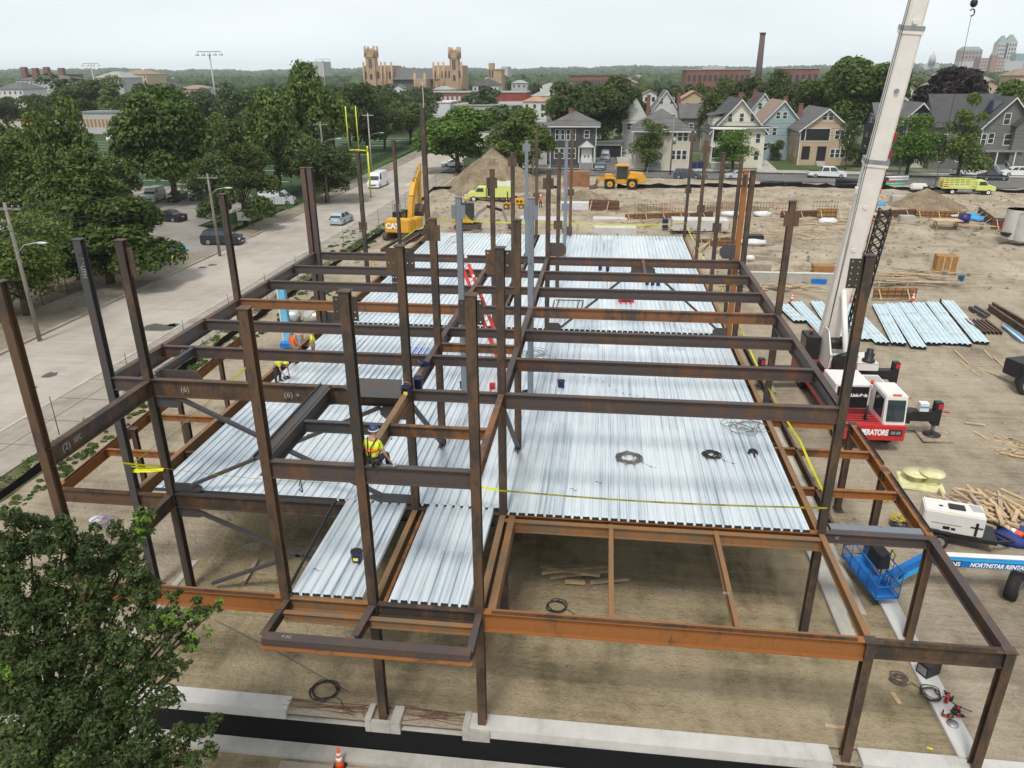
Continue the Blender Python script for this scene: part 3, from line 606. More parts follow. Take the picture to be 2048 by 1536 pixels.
# ---------------- common paints ----------------
WHITE = mat('white_paint', (.72, .7, .66), .4, 0, .06, 2); CREAM = mat('cream_boom_paint', (.74, .69, .63), .42, 0, .08, 1.2); RED = mat('red_paint', (.5, .03, .035), .4, 0, .12, 2)
BLK = mat('black_paint', (.018, .018, .02), .5, 0, .3, 3); TYRE = mat('tyre_rubber', (.022, .021, .02), .85, 0, .3, 5, .3); RIM = mat('rim_grey', (.35, .35, .35), .4, .5)
YEL = mat('machine_yellow', (.62, .33, .03), .45, 0, .15, 2); LIME = mat('lime_paint', (.62, .67, .2), .4, 0, .08, 2); GLASS = mat('dark_glass', (.03, .045, .05), .08, 0, .2, 1, spec=.8)
BLUE = mat('lift_blue', (.01, .16, .5), .38, 0, .1, 2); CYAN = mat('lift_light_blue', (.03, .38, .75), .4, 0, .1, 2); NAVY = mat('navy_plastic', (.02, .02, .12), .45, 0, .2, 4)
WOOD = mat('raw_lumber', (.5, .36, .21), .8, 0, .25, 3, .2); OLDW = mat('weathered_lumber', (.33, .27, .2), .85, 0, .3, 3, .2); PLY = mat('plywood_brown', (.33, .17, .06), .75, 0, .2, 2)
ORA = mat('safety_orange', (.8, .1, .02), .5, 0, .1, 2); REFL = mat('reflective_white', (.8, .78, .75), .4); TAPE = mat('caution_yellow', (.75, .72, .02), .5, 0, .1, 3); GREY = mat('grey_metal', (.3, .31, .32), .45, .5)
TARP = mat('blue_tarp', (.02, .04, .2), .55, 0, .3, 2, .5); LTAR = mat('light_blue_tarp', (.05, .3, .6), .55, 0, .25, 3, .3); SACK = mat('white_sheeting', (.62, .62, .62), .6, 0, .15, 4, .5); GREEN = mat('dark_green_paint', (.02, .12, .05), .5)
CABLE = mat('black_cable', (.03, .027, .025), .7); WIREG = mat('grey_wire', (.14, .13, .12), .6, .3); FORM = mat('form_panel_red_brown', (.16, .07, .045), .8, 0, .3, 2); REDO = mat('red_fibreglass', (.65, .05, .03), .45)
BROWNS = mat('rust_grey_bar', (.1, .075, .06), .7)
def wheel(mb, c, r, w, ax=(1, 0, 0), n=16, rim=.55, rimm=None):
    a = Vector(ax).normalized(); c = Vector(c)
    mb.m(TYRE).cyl(c-a*w/2, c+a*w/2, r*.94, n=n); mb.cyl(c-a*w*.38, c+a*w*.38, r, n=n)
    mb.m(rimm or RIM); mb.cyl(c-a*(w/2+.012), c+a*(w/2+.012), r*rim, n=n); mb.m(BLK); mb.cyl(c-a*(w/2+.02), c+a*(w/2+.02), r*rim*.3, n=8)
def wheel_part(c, r, w, parent, ax=(1, 0, 0), n=18, rim=.55, rimm=None, name='wheel'):
    mb = MB(); wheel(mb, (0, 0, 0), r, w, ax, n, rim, rimm); o = mb.build(name, parent, origin=(0, 0, 0)); o.location = c; return o
# ---------------- crane ----------------
CX, CY, CRZ = 13.95, 36.0, R(1.5)
crane = empty('truck_crane', (CX, CY, 0), CRZ, 'white and red truck crane with its long boom raised right of the steel frame', 'crane')
def P(mb, name, bevel=0, par=None): return mb.build(name, par or crane, world=tuple(par.location) if par else None, bevel=bevel)
mb = MB().m(RED); mb.box(-1.5, 1.5, 0, 1.4, .75, 1.55); mb.box(-1.5, .35, .3, 9.5, 1.3, 1.5); mb.m(RED).box(-1.5, 1.5, 2.6, 10.5, .9, 1.35); mb.m(BLK).box(-.7, .7, 1, 11.5, .5, .95)
carrier = P(mb, 'carrier_chassis', .02)
mb = MB().m(mat('dark_red_grip', (.1, .015, .015), .8))
for k in range(7): mb.box(-1.4, .3, .5+k*.28, .6+k*.28, 1.5+.05, 1.57)
P(mb, 'tread_strip')
mb = MB().m(WHITE); mb.hexa([(.42, .15, 1.3), (1.5, .15, 1.3), (1.5, 2.3, 1.3), (.42, 2.3, 1.3), (.42, .42, 3.05), (1.5, .42, 3.05), (1.5, 2.25, 3.05), (.42, 2.25, 3.05)]); cab = P(mb, 'driver_cab', .05)
mb = MB().m(GLASS); mb.hexa([(.53, .15, 1.75), (1.39, .15, 1.75), (1.39, .4, 1.75), (.53, .4, 1.75), (.53, .33, 2.82), (1.39, .33, 2.82), (1.39, .5, 2.82), (.53, .5, 2.82)]); mb.box(.405, .43, .55, 1.7, 1.75, 2.8); mb.m(BLK).bar((.95, .17, 1.72), (.72, .27, 2.5), .03, .03); P(mb, 'windscreen', .02, cab)
mb = MB().m(ORA); mb.box(.75, 1.15, .4, .5, 3.05, 3.1); mb.cyl((.3, 2.1, 3.0), (.3, 2.1, 3.2), .08); P(mb, 'amber_light', 0, cab)
mb = MB().m(WHITE); mb.box(-1.45, .34, 2.2, 4.4, 1.5, 2.85); mb.box(.42, 1.45, 2.35, 4.4, 1.4, 2.6)
for k in range(7): mb.box(.5+k*.13, .57+k*.13, 2.5, 4.2, 2.6, 2.64)
P(mb, 'engine_hood', .04)
mb = MB().m(BLK); mb.box(-1.35, .25, 2.15, 2.21, 1.6, 2.75)
for k in range(22): mb.box(-1.33+k*.072, -1.31+k*.072, 2.12, 2.16, 1.6, 2.75)
P(mb, 'radiator_grille')
LETW = mat('letter_white', (.85, .85, .85), .5)
text_obj('maker_lettering', 'Link-Belt', .17, LETW, crane, face_M((-.25, 2.1, 2.3), (0, -1, 0)), bold=.012)
text_obj('owner_lettering', 'PERATORE', .3, LETW, crane, face_M((.02, -.01, 1.18), (0, -1, 0)), bold=.02, width=1.3)
mb = MB().m(BLK); mb.box(.72, 1.35, -.012, .02, 1.02, 1.36); mb.m(GREY).box(.8, 1.02, -.02, .0, 1.1, 1.28).box(1.06, 1.28, -.02, .0, 1.1, 1.28); P(mb, 'headlight')
mb = MB().m(BLK); mb.cyl((-.25, .8, 1.5), (-.25, .8, 2.3), .07); mb.cyl((-.25, .8, 1.5), (-.25, .8, 1.56), .18); mb.box(1.5, 1.75, .3, .4, 1.6, 2.2); P(mb, 'mirror_post')
for y in (1.5, 3.2, 8.6, 10.1):
    for x in (-1.2, 1.2): wheel_part((x, y, .62), .62, .45, crane, rim=.5)
def outrigger(y, side):
    mb = MB().m(BLK); s = side; mb.box(min(s*.6, s*3.9), max(s*.6, s*3.9), y-.25, y+.25, .95, 1.5); mb.m(BLK).box(s*3.9-.18, s*3.9+.18, y-.2, y+.2, .7, 2.0); mb.m(GREY).cyl((s*3.9, y, .12), (s*3.9, y, .9), .1); mb.m(BLK).lathe((s*3.9, y, .1), [(.45, 0), (.45, .05), (.15, .12)], 14)
    mb.m(RED).box(s*3.9-.05, s*3.9+.2, y-.21, y-.2, 1.65, 1.95); o = P(mb, 'outrigger', .01); return o
for y in (2.3, 8.2):
    for s in (-1, 1):
        if s < 0 and y < 3: continue
        outrigger(y, s)
        mb = MB().m(OLDW); px, py = CX+s*3.9, CY+y; 
        for k in range(4): mb.box(px-.75, px+.75, py-.7+k*.36, py-.4+k*.36, .02, .1)
        tag(mb.build('timber_mat'), {(2.3, 1): 'timber mat under the front right crane outrigger foot', (8.2, 1): 'timber mat under the rear right crane outrigger foot, beside the red ladder', (8.2, -1): 'timber mat under the rear left crane outrigger foot'}[(y, s)], 'timber mat', 'timber mats under the crane feet')
mb = MB().m(WHITE); mb.box(2.9, 3.35, 2.1, 2.5, 1.5, 1.95); mb.m(CYAN).box(2.9, 3.35, 2.09, 2.1, 1.7, 1.8)
co = mb.build('cool_box', None, bevel=.02); co.location = (CX+3.1, CY+2.35, 1.5); tag(co, 'white and blue cool box standing on the front right outrigger beam of the crane', 'cool box')
# superstructure
TT = Vector((.3, 8.0, 1.5))
BD = Vector((0, 0, 1))
def W2C(p): return Matrix.Rotation(-CRZ, 4, 'Z')@(Vector(p)-Vector((CX, CY, 0)))
b0 = W2C(HT(1652, 690, 47.0)); b1 = W2C(HT(1838, 0, 45.0)); bdir = (b1-b0).normalized()
mb = MB().m(BLK).cyl(TT, TT+Vector((0, 0, .35)), .95, n=20); mb.m(WHITE); 
for s in (-.75, .75): 
    mb.prism([(-1.2, 0), (1.0, 0), (1.0, 1.0), (.3, 2.2), (-.4, 2.2), (-1.4, 1.0)], TT+Vector((s-.06, 0, .35)), TT+Vector((s+.06, 0, .35)), Vector((0, 1, 0)), Vector((0, 0, 1)))
mb.box(TT.x-.7, TT.x+.7, 7.2, 9, 1.85, 2.3); mb.box(TT.x+.85, TT.x+2.1, 6.8, 8.8, 1.9, 2.35); sup = P(mb, 'turntable', .02)
for q_ in (0, 1, 2):
    mb = MB().m(BLK)
    if q_ == 0: mb.cyl((TT.x-.6, 8.7, 2.9), (TT.x+.6, 8.7, 2.9), .35)
    elif q_ == 1: mb.lathe((TT.x+1.6, 7.2, 2.35), [(.36, 0), (.36, .12), (.24, .14), (.28, .5), (.18, .55), (.2, .75), (0, .78)], 16)
    else: mb.box(TT.x-.5, TT.x+.5, 6.6, 7.1, 1.9, 2.7); mb.cyl((TT.x-.3, 6.9, 2.6), (TT.x+.5, 6.9, 2.9), .2)
    P(mb, ('hoist_winch', 'air_filter', 'hydraulic_valve')[q_], 0)
mb = MB().m(BLK).box(TT.x-1.7, TT.x-.9, 8.2, 9.6, 2.0, 3.4); mb.m(GLASS).box(TT.x-1.72, TT.x-.88, 8.3, 9.5, 2.6, 3.3); mb.m(ORA).cyl((TT.x-1.3, 9, 3.4), (TT.x-1.3, 9, 3.65), .1); P(mb, 'operator_cab', .02)
up = Vector((-.15, -1, .2))
def boomsec(a, b, w, h, mt, name):
    mb = MB().m(mt); A, B, d, x, y = mb.frame(a, b, up); c = .16
    mb.prism([(-w/2+c, -h/2), (w/2-c, -h/2), (w/2, -h/2+c), (w/2, h/2-c*.6), (w/2-c*.6, h/2), (-w/2+c*.6, h/2), (-w/2, h/2-c*.6), (-w/2, -h/2+c)], A, B, x, y); return P(mb, name, 0), x, y
T = (b1-b0).length
j1 = b0+bdir*T*.59; j2 = b0+bdir*T*.935; j3 = b0+bdir*(T*1.6)
_, bx, by = boomsec(b0-bdir*.6, j1, 1.12, 1.2, CREAM, 'boom_section'); boomsec(j1-bdir*.3, j2, .98, 1.06, CREAM, 'boom_section'); boomsec(j2-bdir*.3, j3, .85, .92, CREAM, 'boom_section')
for j, w in ((j1, 1.26), (j2, 1.1)):
    mb = MB().m(GREY); mb.bar(j-bdir*.12, j+bdir*.1, w, w+.08, up); mb.m(CREAM).bar(j-bdir*.3, j-bdir*.11, w-.03, w+.04, up); P(mb, 'boom_collar', .01)
mb = MB().m(CREAM); q = b0+bdir*T*.5; mb.bar(q-bdir*.15, q+bdir*.15, 1.35, .5, up); mb.bar(q+bx*.5, q+bx*.75-bdir*.4, .1, .25, up); P(mb, 'jib_bracket')
for t in (.18, .33, .46, .78, .95): c = b0+bdir*T*t; mb = MB().m(CREAM if t != .78 else GREY).cyl(c+by*.4, c+by*.645, .12, n=12); P(mb, 'boom_fitting', 0)
mb = MB().m(WHITE); mb.cyl(TT+Vector((.2, -1.0, 1.3)), b0+bdir*4.5-by*.3, .17, n=12); mb.m(GREY).cyl(b0+bdir*2.5-by*.5, b0+bdir*5-by*.4, .1); P(mb, 'lift_cylinder')
# stowed lattice jib on the right side of the boom
mb = MB().m(BLK); jb = b0+bx*.95-by*.1+bdir*1.0; L = T*.40; s = .33
cs = [jb+bx*a+by*b for a, b in ((0, -s), (.62, -s), (.62, s), (0, s))]
for c in cs: mb.tube([c, c+bdir*L], .05, 5)
N = 16
for k in range(N):
    for i in range(4):
        a, b = cs[i], cs[(i+1) % 4]
        mb.tube([a+bdir*L*k/N, b+bdir*L*(k+1)/N], .028, 4); mb.tube([b+bdir*L*k/N, a+bdir*L*(k+1)/N], .028, 4)
P(mb, 'lattice_jib')
mb = MB().m(mat('letter_red', (.4, .02, .03), .5))
for k in range(11):
    c = b0+bdir*(T*.16+k*.95)+bx*.64+by*.2; mb.bar(c-bx*.06, c-bx*.06+bdir*.45, .1, .42, up)
P(mb, 'red_lettering')
n = bx*.93+by*.37; n = by
lc = b0+bdir*T*.50+bx*.575
M = Matrix(((bdir.x, by.x, bx.x, lc.x), (bdir.y, by.y, bx.y, lc.y), (bdir.z, by.z, bx.z, lc.z), (0, 0, 0, 1)))
text_obj('owner_lettering', 'ONE', .62, mat('letter_red', (.4, .02, .03), .5), crane, M, bold=.03, width=2.9)
mb = MB().m(CABLE)
for o_, e in ((-1.05, 0), (-1.0, .35)): mb.tube([b0+bx*(-.2)+by*.7, b0+bx*(-.62+e*.3)+by*.75+bdir*T*.55, b0+bx*(-.6+e*.2)+by*.6+bdir*T*1.5], .016, 4)
mb.tube([b0+bx*.4+bdir*2, b0+bx*.75+bdir*T*.33, b0+bx*.7+bdir*T*.4], .03, 5); P(mb, 'hoist_rope')
# hook and rope
hk = HT(1948, 6, 47.0); h2 = HT(1948, 30, 47.0)
mb = MB().m(CABLE); mb.tube([(hk.x, 47, 40), (hk.x, 47, hk.z+.2)], .02, 5); mb.m(BLK).blob((hk.x, 47, hk.z), (.2, .2, .22)); mb.tube([(hk.x+.12*math.sin(t), 47, hk.z-.45-.17*math.cos(t)) for t in np.linspace(-.4, 4.2, 9)], .035, 5)
lo_ = HT(1866, 470, 47.0); mb.m(CABLE).tube([(hk.x, 47, hk.z-.6), (hk.x-.02, 47, hk.z-4.0), (hk.x-.1, 47, hk.z-9.5)], .014, 4); tag(mb.build('crane_hook'), 'black crane hook on a thin rope against the sky right of the boom', 'crane hook')
# ladder lying by the crane
def ladder(name, a, b, w, mt, rung=.3, up=(0, 0, 1), t=.03):
    mb = MB().m(mt); A, B, d, x, y = mb.frame(a, b, up)
    for s in (-1, 1): mb.bar(A+x*s*w/2, B+x*s*w/2, t, t*2.2, up)
    n = int((B-A).length/rung)
    mb.m(GREY)
    for k in range(1, n): mb.cyl(A+d*k*rung-x*w/2, A+d*k*rung+x*w/2, t*.55, n=6)
    return mb.build(name)
tag(ladder('ladder', (17.6, 42.0, .05), (18.3, 38.6, 1.3), .5, REDO), 'red ladder leaning beside the rear outrigger of the crane', 'ladder')
# red extension ladder from the deck to the roof beams
mb = MB(); a = G(1013, 742, L1+.08); p2 = HT(930, 531, a.y+1.7); b = Vector(p2); mb.m(REDO); A, B, d, x, y = mb.frame(a, b, (0, 1, 0))
for o_, l0, l1 in ((0, 0, .72), (.06, .25, 1)):
    for s in (-1, 1): mb.bar(A+x*s*(.2-o_*.4)+y*o_+(B-A)*l0, A+x*s*(.2-o_*.4)+y*o_+(B-A)*l1, .15, .1, (0, 1, 0))
mb.m(REDO)
for k in range(2, 26): mb.cyl(A+d*k*.3-x*.2+y*.03, A+d*k*.3+x*.2+y*.03, .018, n=6)
mb.m(REFL)
for k in range(14): mb.box(-.035, .035, -.06, .06, -.07, .07, Matrix.Translation(A+d*(k*.52+.3)+x*.2*(-1)**k)@d.to_track_quat('Z', 'Y').to_matrix().to_4x4())
tag(mb.build('ladder'), 'tall red extension ladder leaning from the metal deck to the upper beams', 'ladder')
# ---------------- boom lift ----------------
lift = empty('boom_lift', (12.6, 26.2, 0), 0, 'blue boom lift with a long mesh work basket parked right of the steel frame', 'boom lift')
def Q(mb, name, bevel=0, par=None): return mb.build(name, par or lift, world=(12.6, 26.2, 0), bevel=bevel)
z0 = .55; f = [G(1674, 1102, z0), G(1750, 1200, z0), G(1781, 1196, z0), G(1722, 1096, z0)]
c1 = f[1]; ax = (f[0]-f[1]).normalized(); ay = Vector((-ax.y, ax.x, 0))*-1; ln = 2.6; wd = .85
def bp(u, v, z): return c1+ax*u+ay*v+Vector((0, 0, z))
mb = MB().m(BLUE); mb.hexa([bp(0, 0, 0), bp(ln, 0, 0), bp(ln, wd, 0), bp(0, wd, 0), bp(0, 0, .03), bp(ln, 0, .03), bp(ln, wd, .03), bp(0, wd, .03)])
for z in (.12, .55, 1.1):
    mb.tube([bp(0, 0, z), bp(ln, 0, z), bp(ln, wd, z), bp(0, wd, z), bp(0, 0, z), bp(.01, 0, z)], .025, 6)
for u in np.linspace(0, ln, 5):
    for v in (0, wd): mb.tube([bp(u, v, 0), bp(u, v, 1.1)], .02, 6)
for z in np.arange(.06, .55, .06):
    mb.tube([bp(0, 0, z), bp(ln, 0, z)], .006, 3); mb.tube([bp(0, wd, z), bp(ln, wd, z)], .006, 3)
for u in np.arange(.06, ln, .08): mb.tube([bp(u, 0, .1), bp(u, 0, .55)], .006, 3); mb.tube([bp(u, wd, .1), bp(u, wd, .55)], .006, 3)
Q(mb, 'work_basket')
mb = MB().m(BLK); mb.hexa([bp(1.0, wd-.35, .55), bp(1.8, wd-.35, .55), bp(1.8, wd+.1, .55), bp(1.0, wd+.1, .55), bp(1.0, wd-.3, 1.1), bp(1.8, wd-.3, 1.1), bp(1.8, wd+.05, 1.2), bp(1.0, wd+.05, 1.2)])
mb.m(TAPE).tube([bp(.75, wd, 1.1), bp(.75, wd+.05, 1.35), bp(1.0, wd+.05, 1.4), bp(1.0, wd, 1.1)], .03, 6); Q(mb, 'control_box', .01)
ja = G(1782, 1150, .85); jb2 = G(1862, 1108, 1.5); je = Vector((20.5, 26.9, 2.35))
mb = MB().m(BLUE); mb.bar(ja, jb2, .22, .3); mb.m(CYAN).bar(ja+Vector((0, -.1, -.35)), jb2+Vector((0, -.1, -.3)), .1, .12); mb.m(BLK).bar(ja+Vector((.3, 0, -.2)), jb2+Vector((-.4, 0, -.1)), .08, .1); mb.m(BLUE).cyl(ja+Vector((-.3, -.2, -.3)), ja+Vector((-.1, 0, .2)), .1); Q(mb, 'jib_arm', .01)
mb = MB().m(BLUE); bm_a = Vector((12.45, 24.6, 1.5)); bm_b = Vector((21, 24.6, 1.6)); mb.bar(bm_a, bm_b, .3, .34); mb.m(CYAN).bar(bm_a+Vector((0, -.01, .17)), bm_b+Vector((0, -.01, .17)), .33, .14); mb.m(WHITE).bar(bm_a+Vector((0, 0, .255)), bm_b+Vector((0, 0, .255)), .3, .03); Q(mb, 'main_boom', .012)
text_obj('rental_lettering', 'NORTHSTAR RENTAL.com', .17, LETW, lift, face_M((14.78-12.6, 24.425-26.2, 1.49), (0, -1, .0)), bold=.008, width=2.3, shear=.25)
mb = MB().m(NAVY); mb.box(12.98, 13.34, 24.415, 24.432, 1.37, 1.64); Q(mb, 'logo_panel'); text_obj('logo_lettering', 'NS', .17, LETW, lift, face_M((13.16-12.6, 24.41-26.2, 1.5), (0, -1, 0)), bold=.006)
mb = MB().m(BLK); mb.hexa([(16.0, 23.6, .5), (17.6, 22.5, .5), (19.5, 25.5, .5), (18, 26.6, .5), (16.0, 23.6, 1.1), (17.6, 22.5, 1.1), (19.5, 25.5, 1.1), (18, 26.6, 1.1)]); mb.m(BLUE); mb.hexa([(16.3, 23.9, 1.1), (17.4, 23.0, 1.1), (19.0, 25.4, 1.1), (18, 26.2, 1.1), (16.4, 24, 1.5), (17.4, 23.2, 1.5), (19.0, 25.4, 1.5), (18, 26.1, 1.5)]); Q(mb, 'chassis', .03)
for c in ((15.5, 24.75, .5), (17.0, 26.2, .5), (17.9, 22.3, .5)): wheel_part(Vector(c)-Vector((12.6, 26.2, 0)), .55, .42, lift, ax=(.8, -.6, 0), rim=.5)
# ---------------- welder trailer ----------------
ws = empty('welder_trailer', (14.75, 28.25, 0), R(-14), 'white diesel welder generator on a small black trailer beside the lumber pile', 'generator trailer')
mb = MB().m(WHITE); mb.box(-1.25, .95, -.55, .55, .68, 1.6); P2 = mb.build('housing', ws, bevel=.05)
mb = MB().m(BLK); mb.box(-1.2, 1.5, -.6, .6, .5, .68); mb.bar((1.4, -.5, .58), (2.2, 0, .5), .1, .1); mb.bar((1.4, .5, .58), (2.2, 0, .5), .1, .1); mb.box(-1.2, -.6, -.75, -.58, .72, .8); mb.box(-.95, -.2, -.78, -.56, .72, .76)
mb.box(.62, .72, -.58, -.56, .75, 1.35).box(.45, .9, -.58, -.56, 1.1, 1.16); mb.build('trailer_frame', ws, bevel=.01)
mb = MB().m(BLK); mb.box(-.35, .25, -.2, .2, 1.6, 1.66); mb.box(-.7, -.55, -.1, 0, 1.6, 1.63); mb.build('exhaust_cover', ws, bevel=.03)
mb = MB().m(GREY)
for k in range(7): mb.bar((.45+k*.06, .42, 1.605), (.55+k*.06, -.1, 1.605), .02, .02)
mb.m(BLK).box(-.5, -.25, -.565, -.55, .85, .98).box(-.2, -.05, -.565, -.55, .85, .95); mb.m(TAPE).box(-.5, -.1, -.5, -.45, 1.6, 1.605); mb.m(mat('decal_grey', (.3, .29, .27), .6)); mb.box(-.95, .15, -.558, -.55, 1.06, 1.1); mb.build('vent', ws)
mb = MB()
for y in (-.72, .72): wheel_part((-.55, y, .33), .33, .2, ws, ax=(0, 1, 0), rim=.6)
# pallet with shrink wrapped coils
pal = empty('pallet', tuple(G(1840, 968)), R(-12), 'timber pallet with two yellow shrink wrapped coils behind the generator', 'pallet')
mb = MB().m(mat('yellow_wrap', (.7, .68, .38), .35, 0, .25, 3, .6)); mb.lathe((-.2, .2, .1), [(.42, 0), (.3, .12), (.3, .3), (.6, .36), (.6, .42), (0, .44)], 18); mb.lathe((.45, .1, .1), [(.4, 0), (.28, .15), (.28, .4), (.55, .48), (.55, .54), (0, .56)], 16); mb.build('wrapped_coil', pal)
mb = MB().m(MATS['yellow_wrap']); mb.box(-.95, .95, -.8, .8, .02, .13); mb.build('wrapped_pallet', pal, bevel=.03)
# ---------------- lumber ----------------
def plank(a, b, w=.1, t=.045, mt=None, name='lumber_plank', label=None, group=None):
    mb = MB().m(mt or WOOD).bar(a, b, w, t); o = mb.build(name); tag(o, label, 'plank', group); return o
rs = random.Random(3)
base = G(1955, 1060)
pile_c = Vector((16.9, 30.1, 0))
for k in range(84):
    l = rs.uniform(.9, 2.3); an = R(rs.gauss(112, 22)); 
    if rs.random() < .18: an = R(rs.uniform(0, 180))
    px, py = pile_c.x+rs.uniform(-1.3, 2.2), pile_c.y+rs.uniform(-.9, 1.5)
    z = .06+.62*rs.random()*max(0, 1-((px-pile_c.x-.3)/2)**2*.7)
    d = Vector((math.cos(an), math.sin(an), rs.uniform(-.12, .12)))*l/2; d2 = Vector((px, py, z+abs(d.z)))
    plank(d2-d, d2+d, .1+.06*(rs.random() < .5), .055+.045*(rs.random() < .5), WOOD if rs.random() < .75 else OLDW, label='short pale lumber offcut in the heap behind the generator trailer', group='offcuts in the lumber heap')
singles = [((1815, 858), (1895, 866), 'long pale plank on the ground right of the crane bumper'), ((1930, 845), (1970, 850), 'short pale offcut lying level right of the crane'), ((1945, 862), (1978, 880), 'pale offcut lying slanted below the short level one')]
for a, b, lb in singles: plank(G(*a, .05), G(*b, .05), .12, .05, label=lb)
for k in range(12):
    a = G(1985+rs.uniform(-8, 40), 865+rs.uniform(0, 50), .06); an = rs.uniform(-.9, .3); plank(a, a+Vector((math.cos(an), math.sin(an), 0))*rs.uniform(.8, 1.6), .09, .05, label='pale lumber offcut scattered at the right edge of the yard above the heap', group='scattered offcuts at the right edge')
for a, b, lb in (((1908, 700), (1938, 728), 'upper left plank of the loose ones below the deck bundles'), ((1918, 722), (1960, 752), 'lower left plank of the loose ones below the deck bundles'), ((1968, 700), (1985, 718), 'short plank right below the last deck bundle'), ((1985, 712), (2020, 745), 'plank slanting down right of the short one below the deck bundles'), ((1955, 735), (2030, 765), 'longest loose plank below the deck bundles'), ((1915, 628), (1960, 629), 'plank between deck bundles and the brown beams')): plank(G(*a, .05), G(*b, .05), .1, .05, label=lb)
for k, (a, b) in enumerate((((1080, 1133), (1190, 1133)), ((1083, 1145), (1215, 1135)), ((1100, 1155), (1225, 1140)), ((1130, 1163), (1170, 1165)), ((1180, 1165), (1258, 1157)), ((1090, 1138), (1200, 1150)))):
    plank(G(*a, .2+.05*(k % 2)), G(*b, .18+.05*(k % 3)), .15, .1, WOOD if k % 2 else OLDW, label='weathered timber in the low stack on the soil under the metal deck', group='timbers under the deck')
plank(G(485, 1168, .2), G(515, 1118, .2), .14, .07, OLDW, label='single old plank on the soil under the left brace'); plank(G(1650, 1452, .08), G(1690, 1456, .08), .12, .06, label='small pale offcut just inside the front wall right of centre'); plank(G(1784, 1385, .08), G(1800, 1408, .08), .14, .04, label='small board beside the right foundation wall')
# ---------------- deck bundles ----------------
BUN = mat('deck_bundle_metal', (.62, .74, .78), .42, .3, .15, 1.2)
tops = [(1565, 612), (1592, 607), (1632, 606), (1668, 610), (1692, 611), (1757, 612), (1782, 610), (1808, 609), (1835, 608), (1864, 607)]
bots = [(1592, 645), (1668, 690), (1722, 680), (1700, 676), (1755, 690), (1790, 692), (1830, 696), (1862, 690), (1893, 691), (1925, 692)]
bots = [(1600, 645), (1668, 690), (1681, 678), (1728, 682), (1765, 689), (1798, 690), (1838, 698), (1866, 690), (1897, 691), (1928, 692)]
last = ((1893, 604), (1963, 688))
for k, (t_, b_) in enumerate(list(zip(tops, bots))+[last]):
    a = G(*b_, .1); b = G(*t_, .1); mb = MB().m(BUN); A, B, d, x, y = mb.frame(a, b); W = 1.0; n = 3; h = .075
    for lay in range(3):
        q = []
        for i in range(n): p = -W/2+i*W/n; q += [(p, 0), (p+.08, 0), (p+.12, h), (p+W/n-.04, h)]
        q.append((W/2, 0)); z = .02+lay*.05; m = len(q); mb.m(BUN if lay == 2 else DDARK)
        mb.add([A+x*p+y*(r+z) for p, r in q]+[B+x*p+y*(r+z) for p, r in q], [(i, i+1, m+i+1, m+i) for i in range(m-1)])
    mb.m(DDARK).box(-W/2+.03, W/2-.03, .02, (B-A).length-.02, .0, .06, Matrix(((x.x, d.x, y.x, A.x), (x.y, d.y, y.y, A.y), (x.z, d.z, y.z, A.z), (0, 0, 0, 1))))
    mb.m(mat('banding_wood', (.55, .47, .4), .8))
    if k in (0, 4, 5, 7, 9, 3):
        for t in (.2, .45, .7): c = A+(B-A)*t; mb.bar(c-x*W/2+y*.21, c+x*W/2+y*.21, .08, .03)
    ords = ['first and shortest', 'second', 'third', 'fourth', 'fifth', 'sixth', 'seventh', 'eighth', 'ninth', 'tenth', 'last']
    tag(mb.build('deck_bundle'), '%s bundle of stacked deck sheets counting from the steel frame, on the dirt' % ords[k], 'deck bundle', 'bundles of corrugated deck on the ground')
# steel stacks at right
mb = MB()
for k, (a, b) in enumerate((((1978, 608), (2060, 662)), ((1985, 604), (2070, 652)))): mb.m(ST_D).ibeam(G(*a, .5), G(*b, .5), .5, .22)
tag(mb.build('steel_beam_stack'), 'two long brown steel beams on the ground at the right edge', 'steel beams')
mb = MB()
for k in range(6): mb.m(ST_D).ibeam(G(1930+k*8, 637, .3), G(1965+k*8, 664, .3), .22, .15)
tag(mb.build('steel_beam_stack'), 'six short rusty steel sections side by side near the deck bundles', 'steel beams')
mb = MB().m(ST_B); mb.bar(G(1940, 615, .2), G(1972, 634, .2), .25, .25); mb.bar(G(1950, 613, .2), G(1978, 630, .2), .2, .2); tag(mb.build('steel_beam_stack'), 'two dark steel tubes lying above the row of six short sections', 'steel beams')
mb = MB()
for k in range(6): mb.m([CYAN, WHITE, GREY][k % 3]).cyl(G(2003+k*2, 650, .2+.06*(k % 2)), G(2043+k*3, 682, .2+.06*(k % 2)), .07, n=6)
tag(mb.build('conduit_bundle'), 'bundle of pale blue and white conduit pipes near the right edge', 'pipe bundle')
mb = MB().m(PLY); mb.box(-.9, .9, -.7, .7, .12, 1.55); mb.m(WOOD)
for x in (-.3, .3, .9): mb.box(x-.06, x+.06, -.74, -.7, .05, 1.55)
mb.box(-.95, .95, -.75, .75, .0, .12); o = mb.build('plywood_crate', origin=(0, 0, 0)); o.location = G(1887, 542); o.rotation_euler.z = R(-8); tag(o, 'brown plywood crate standing alone on open dirt', 'crate')
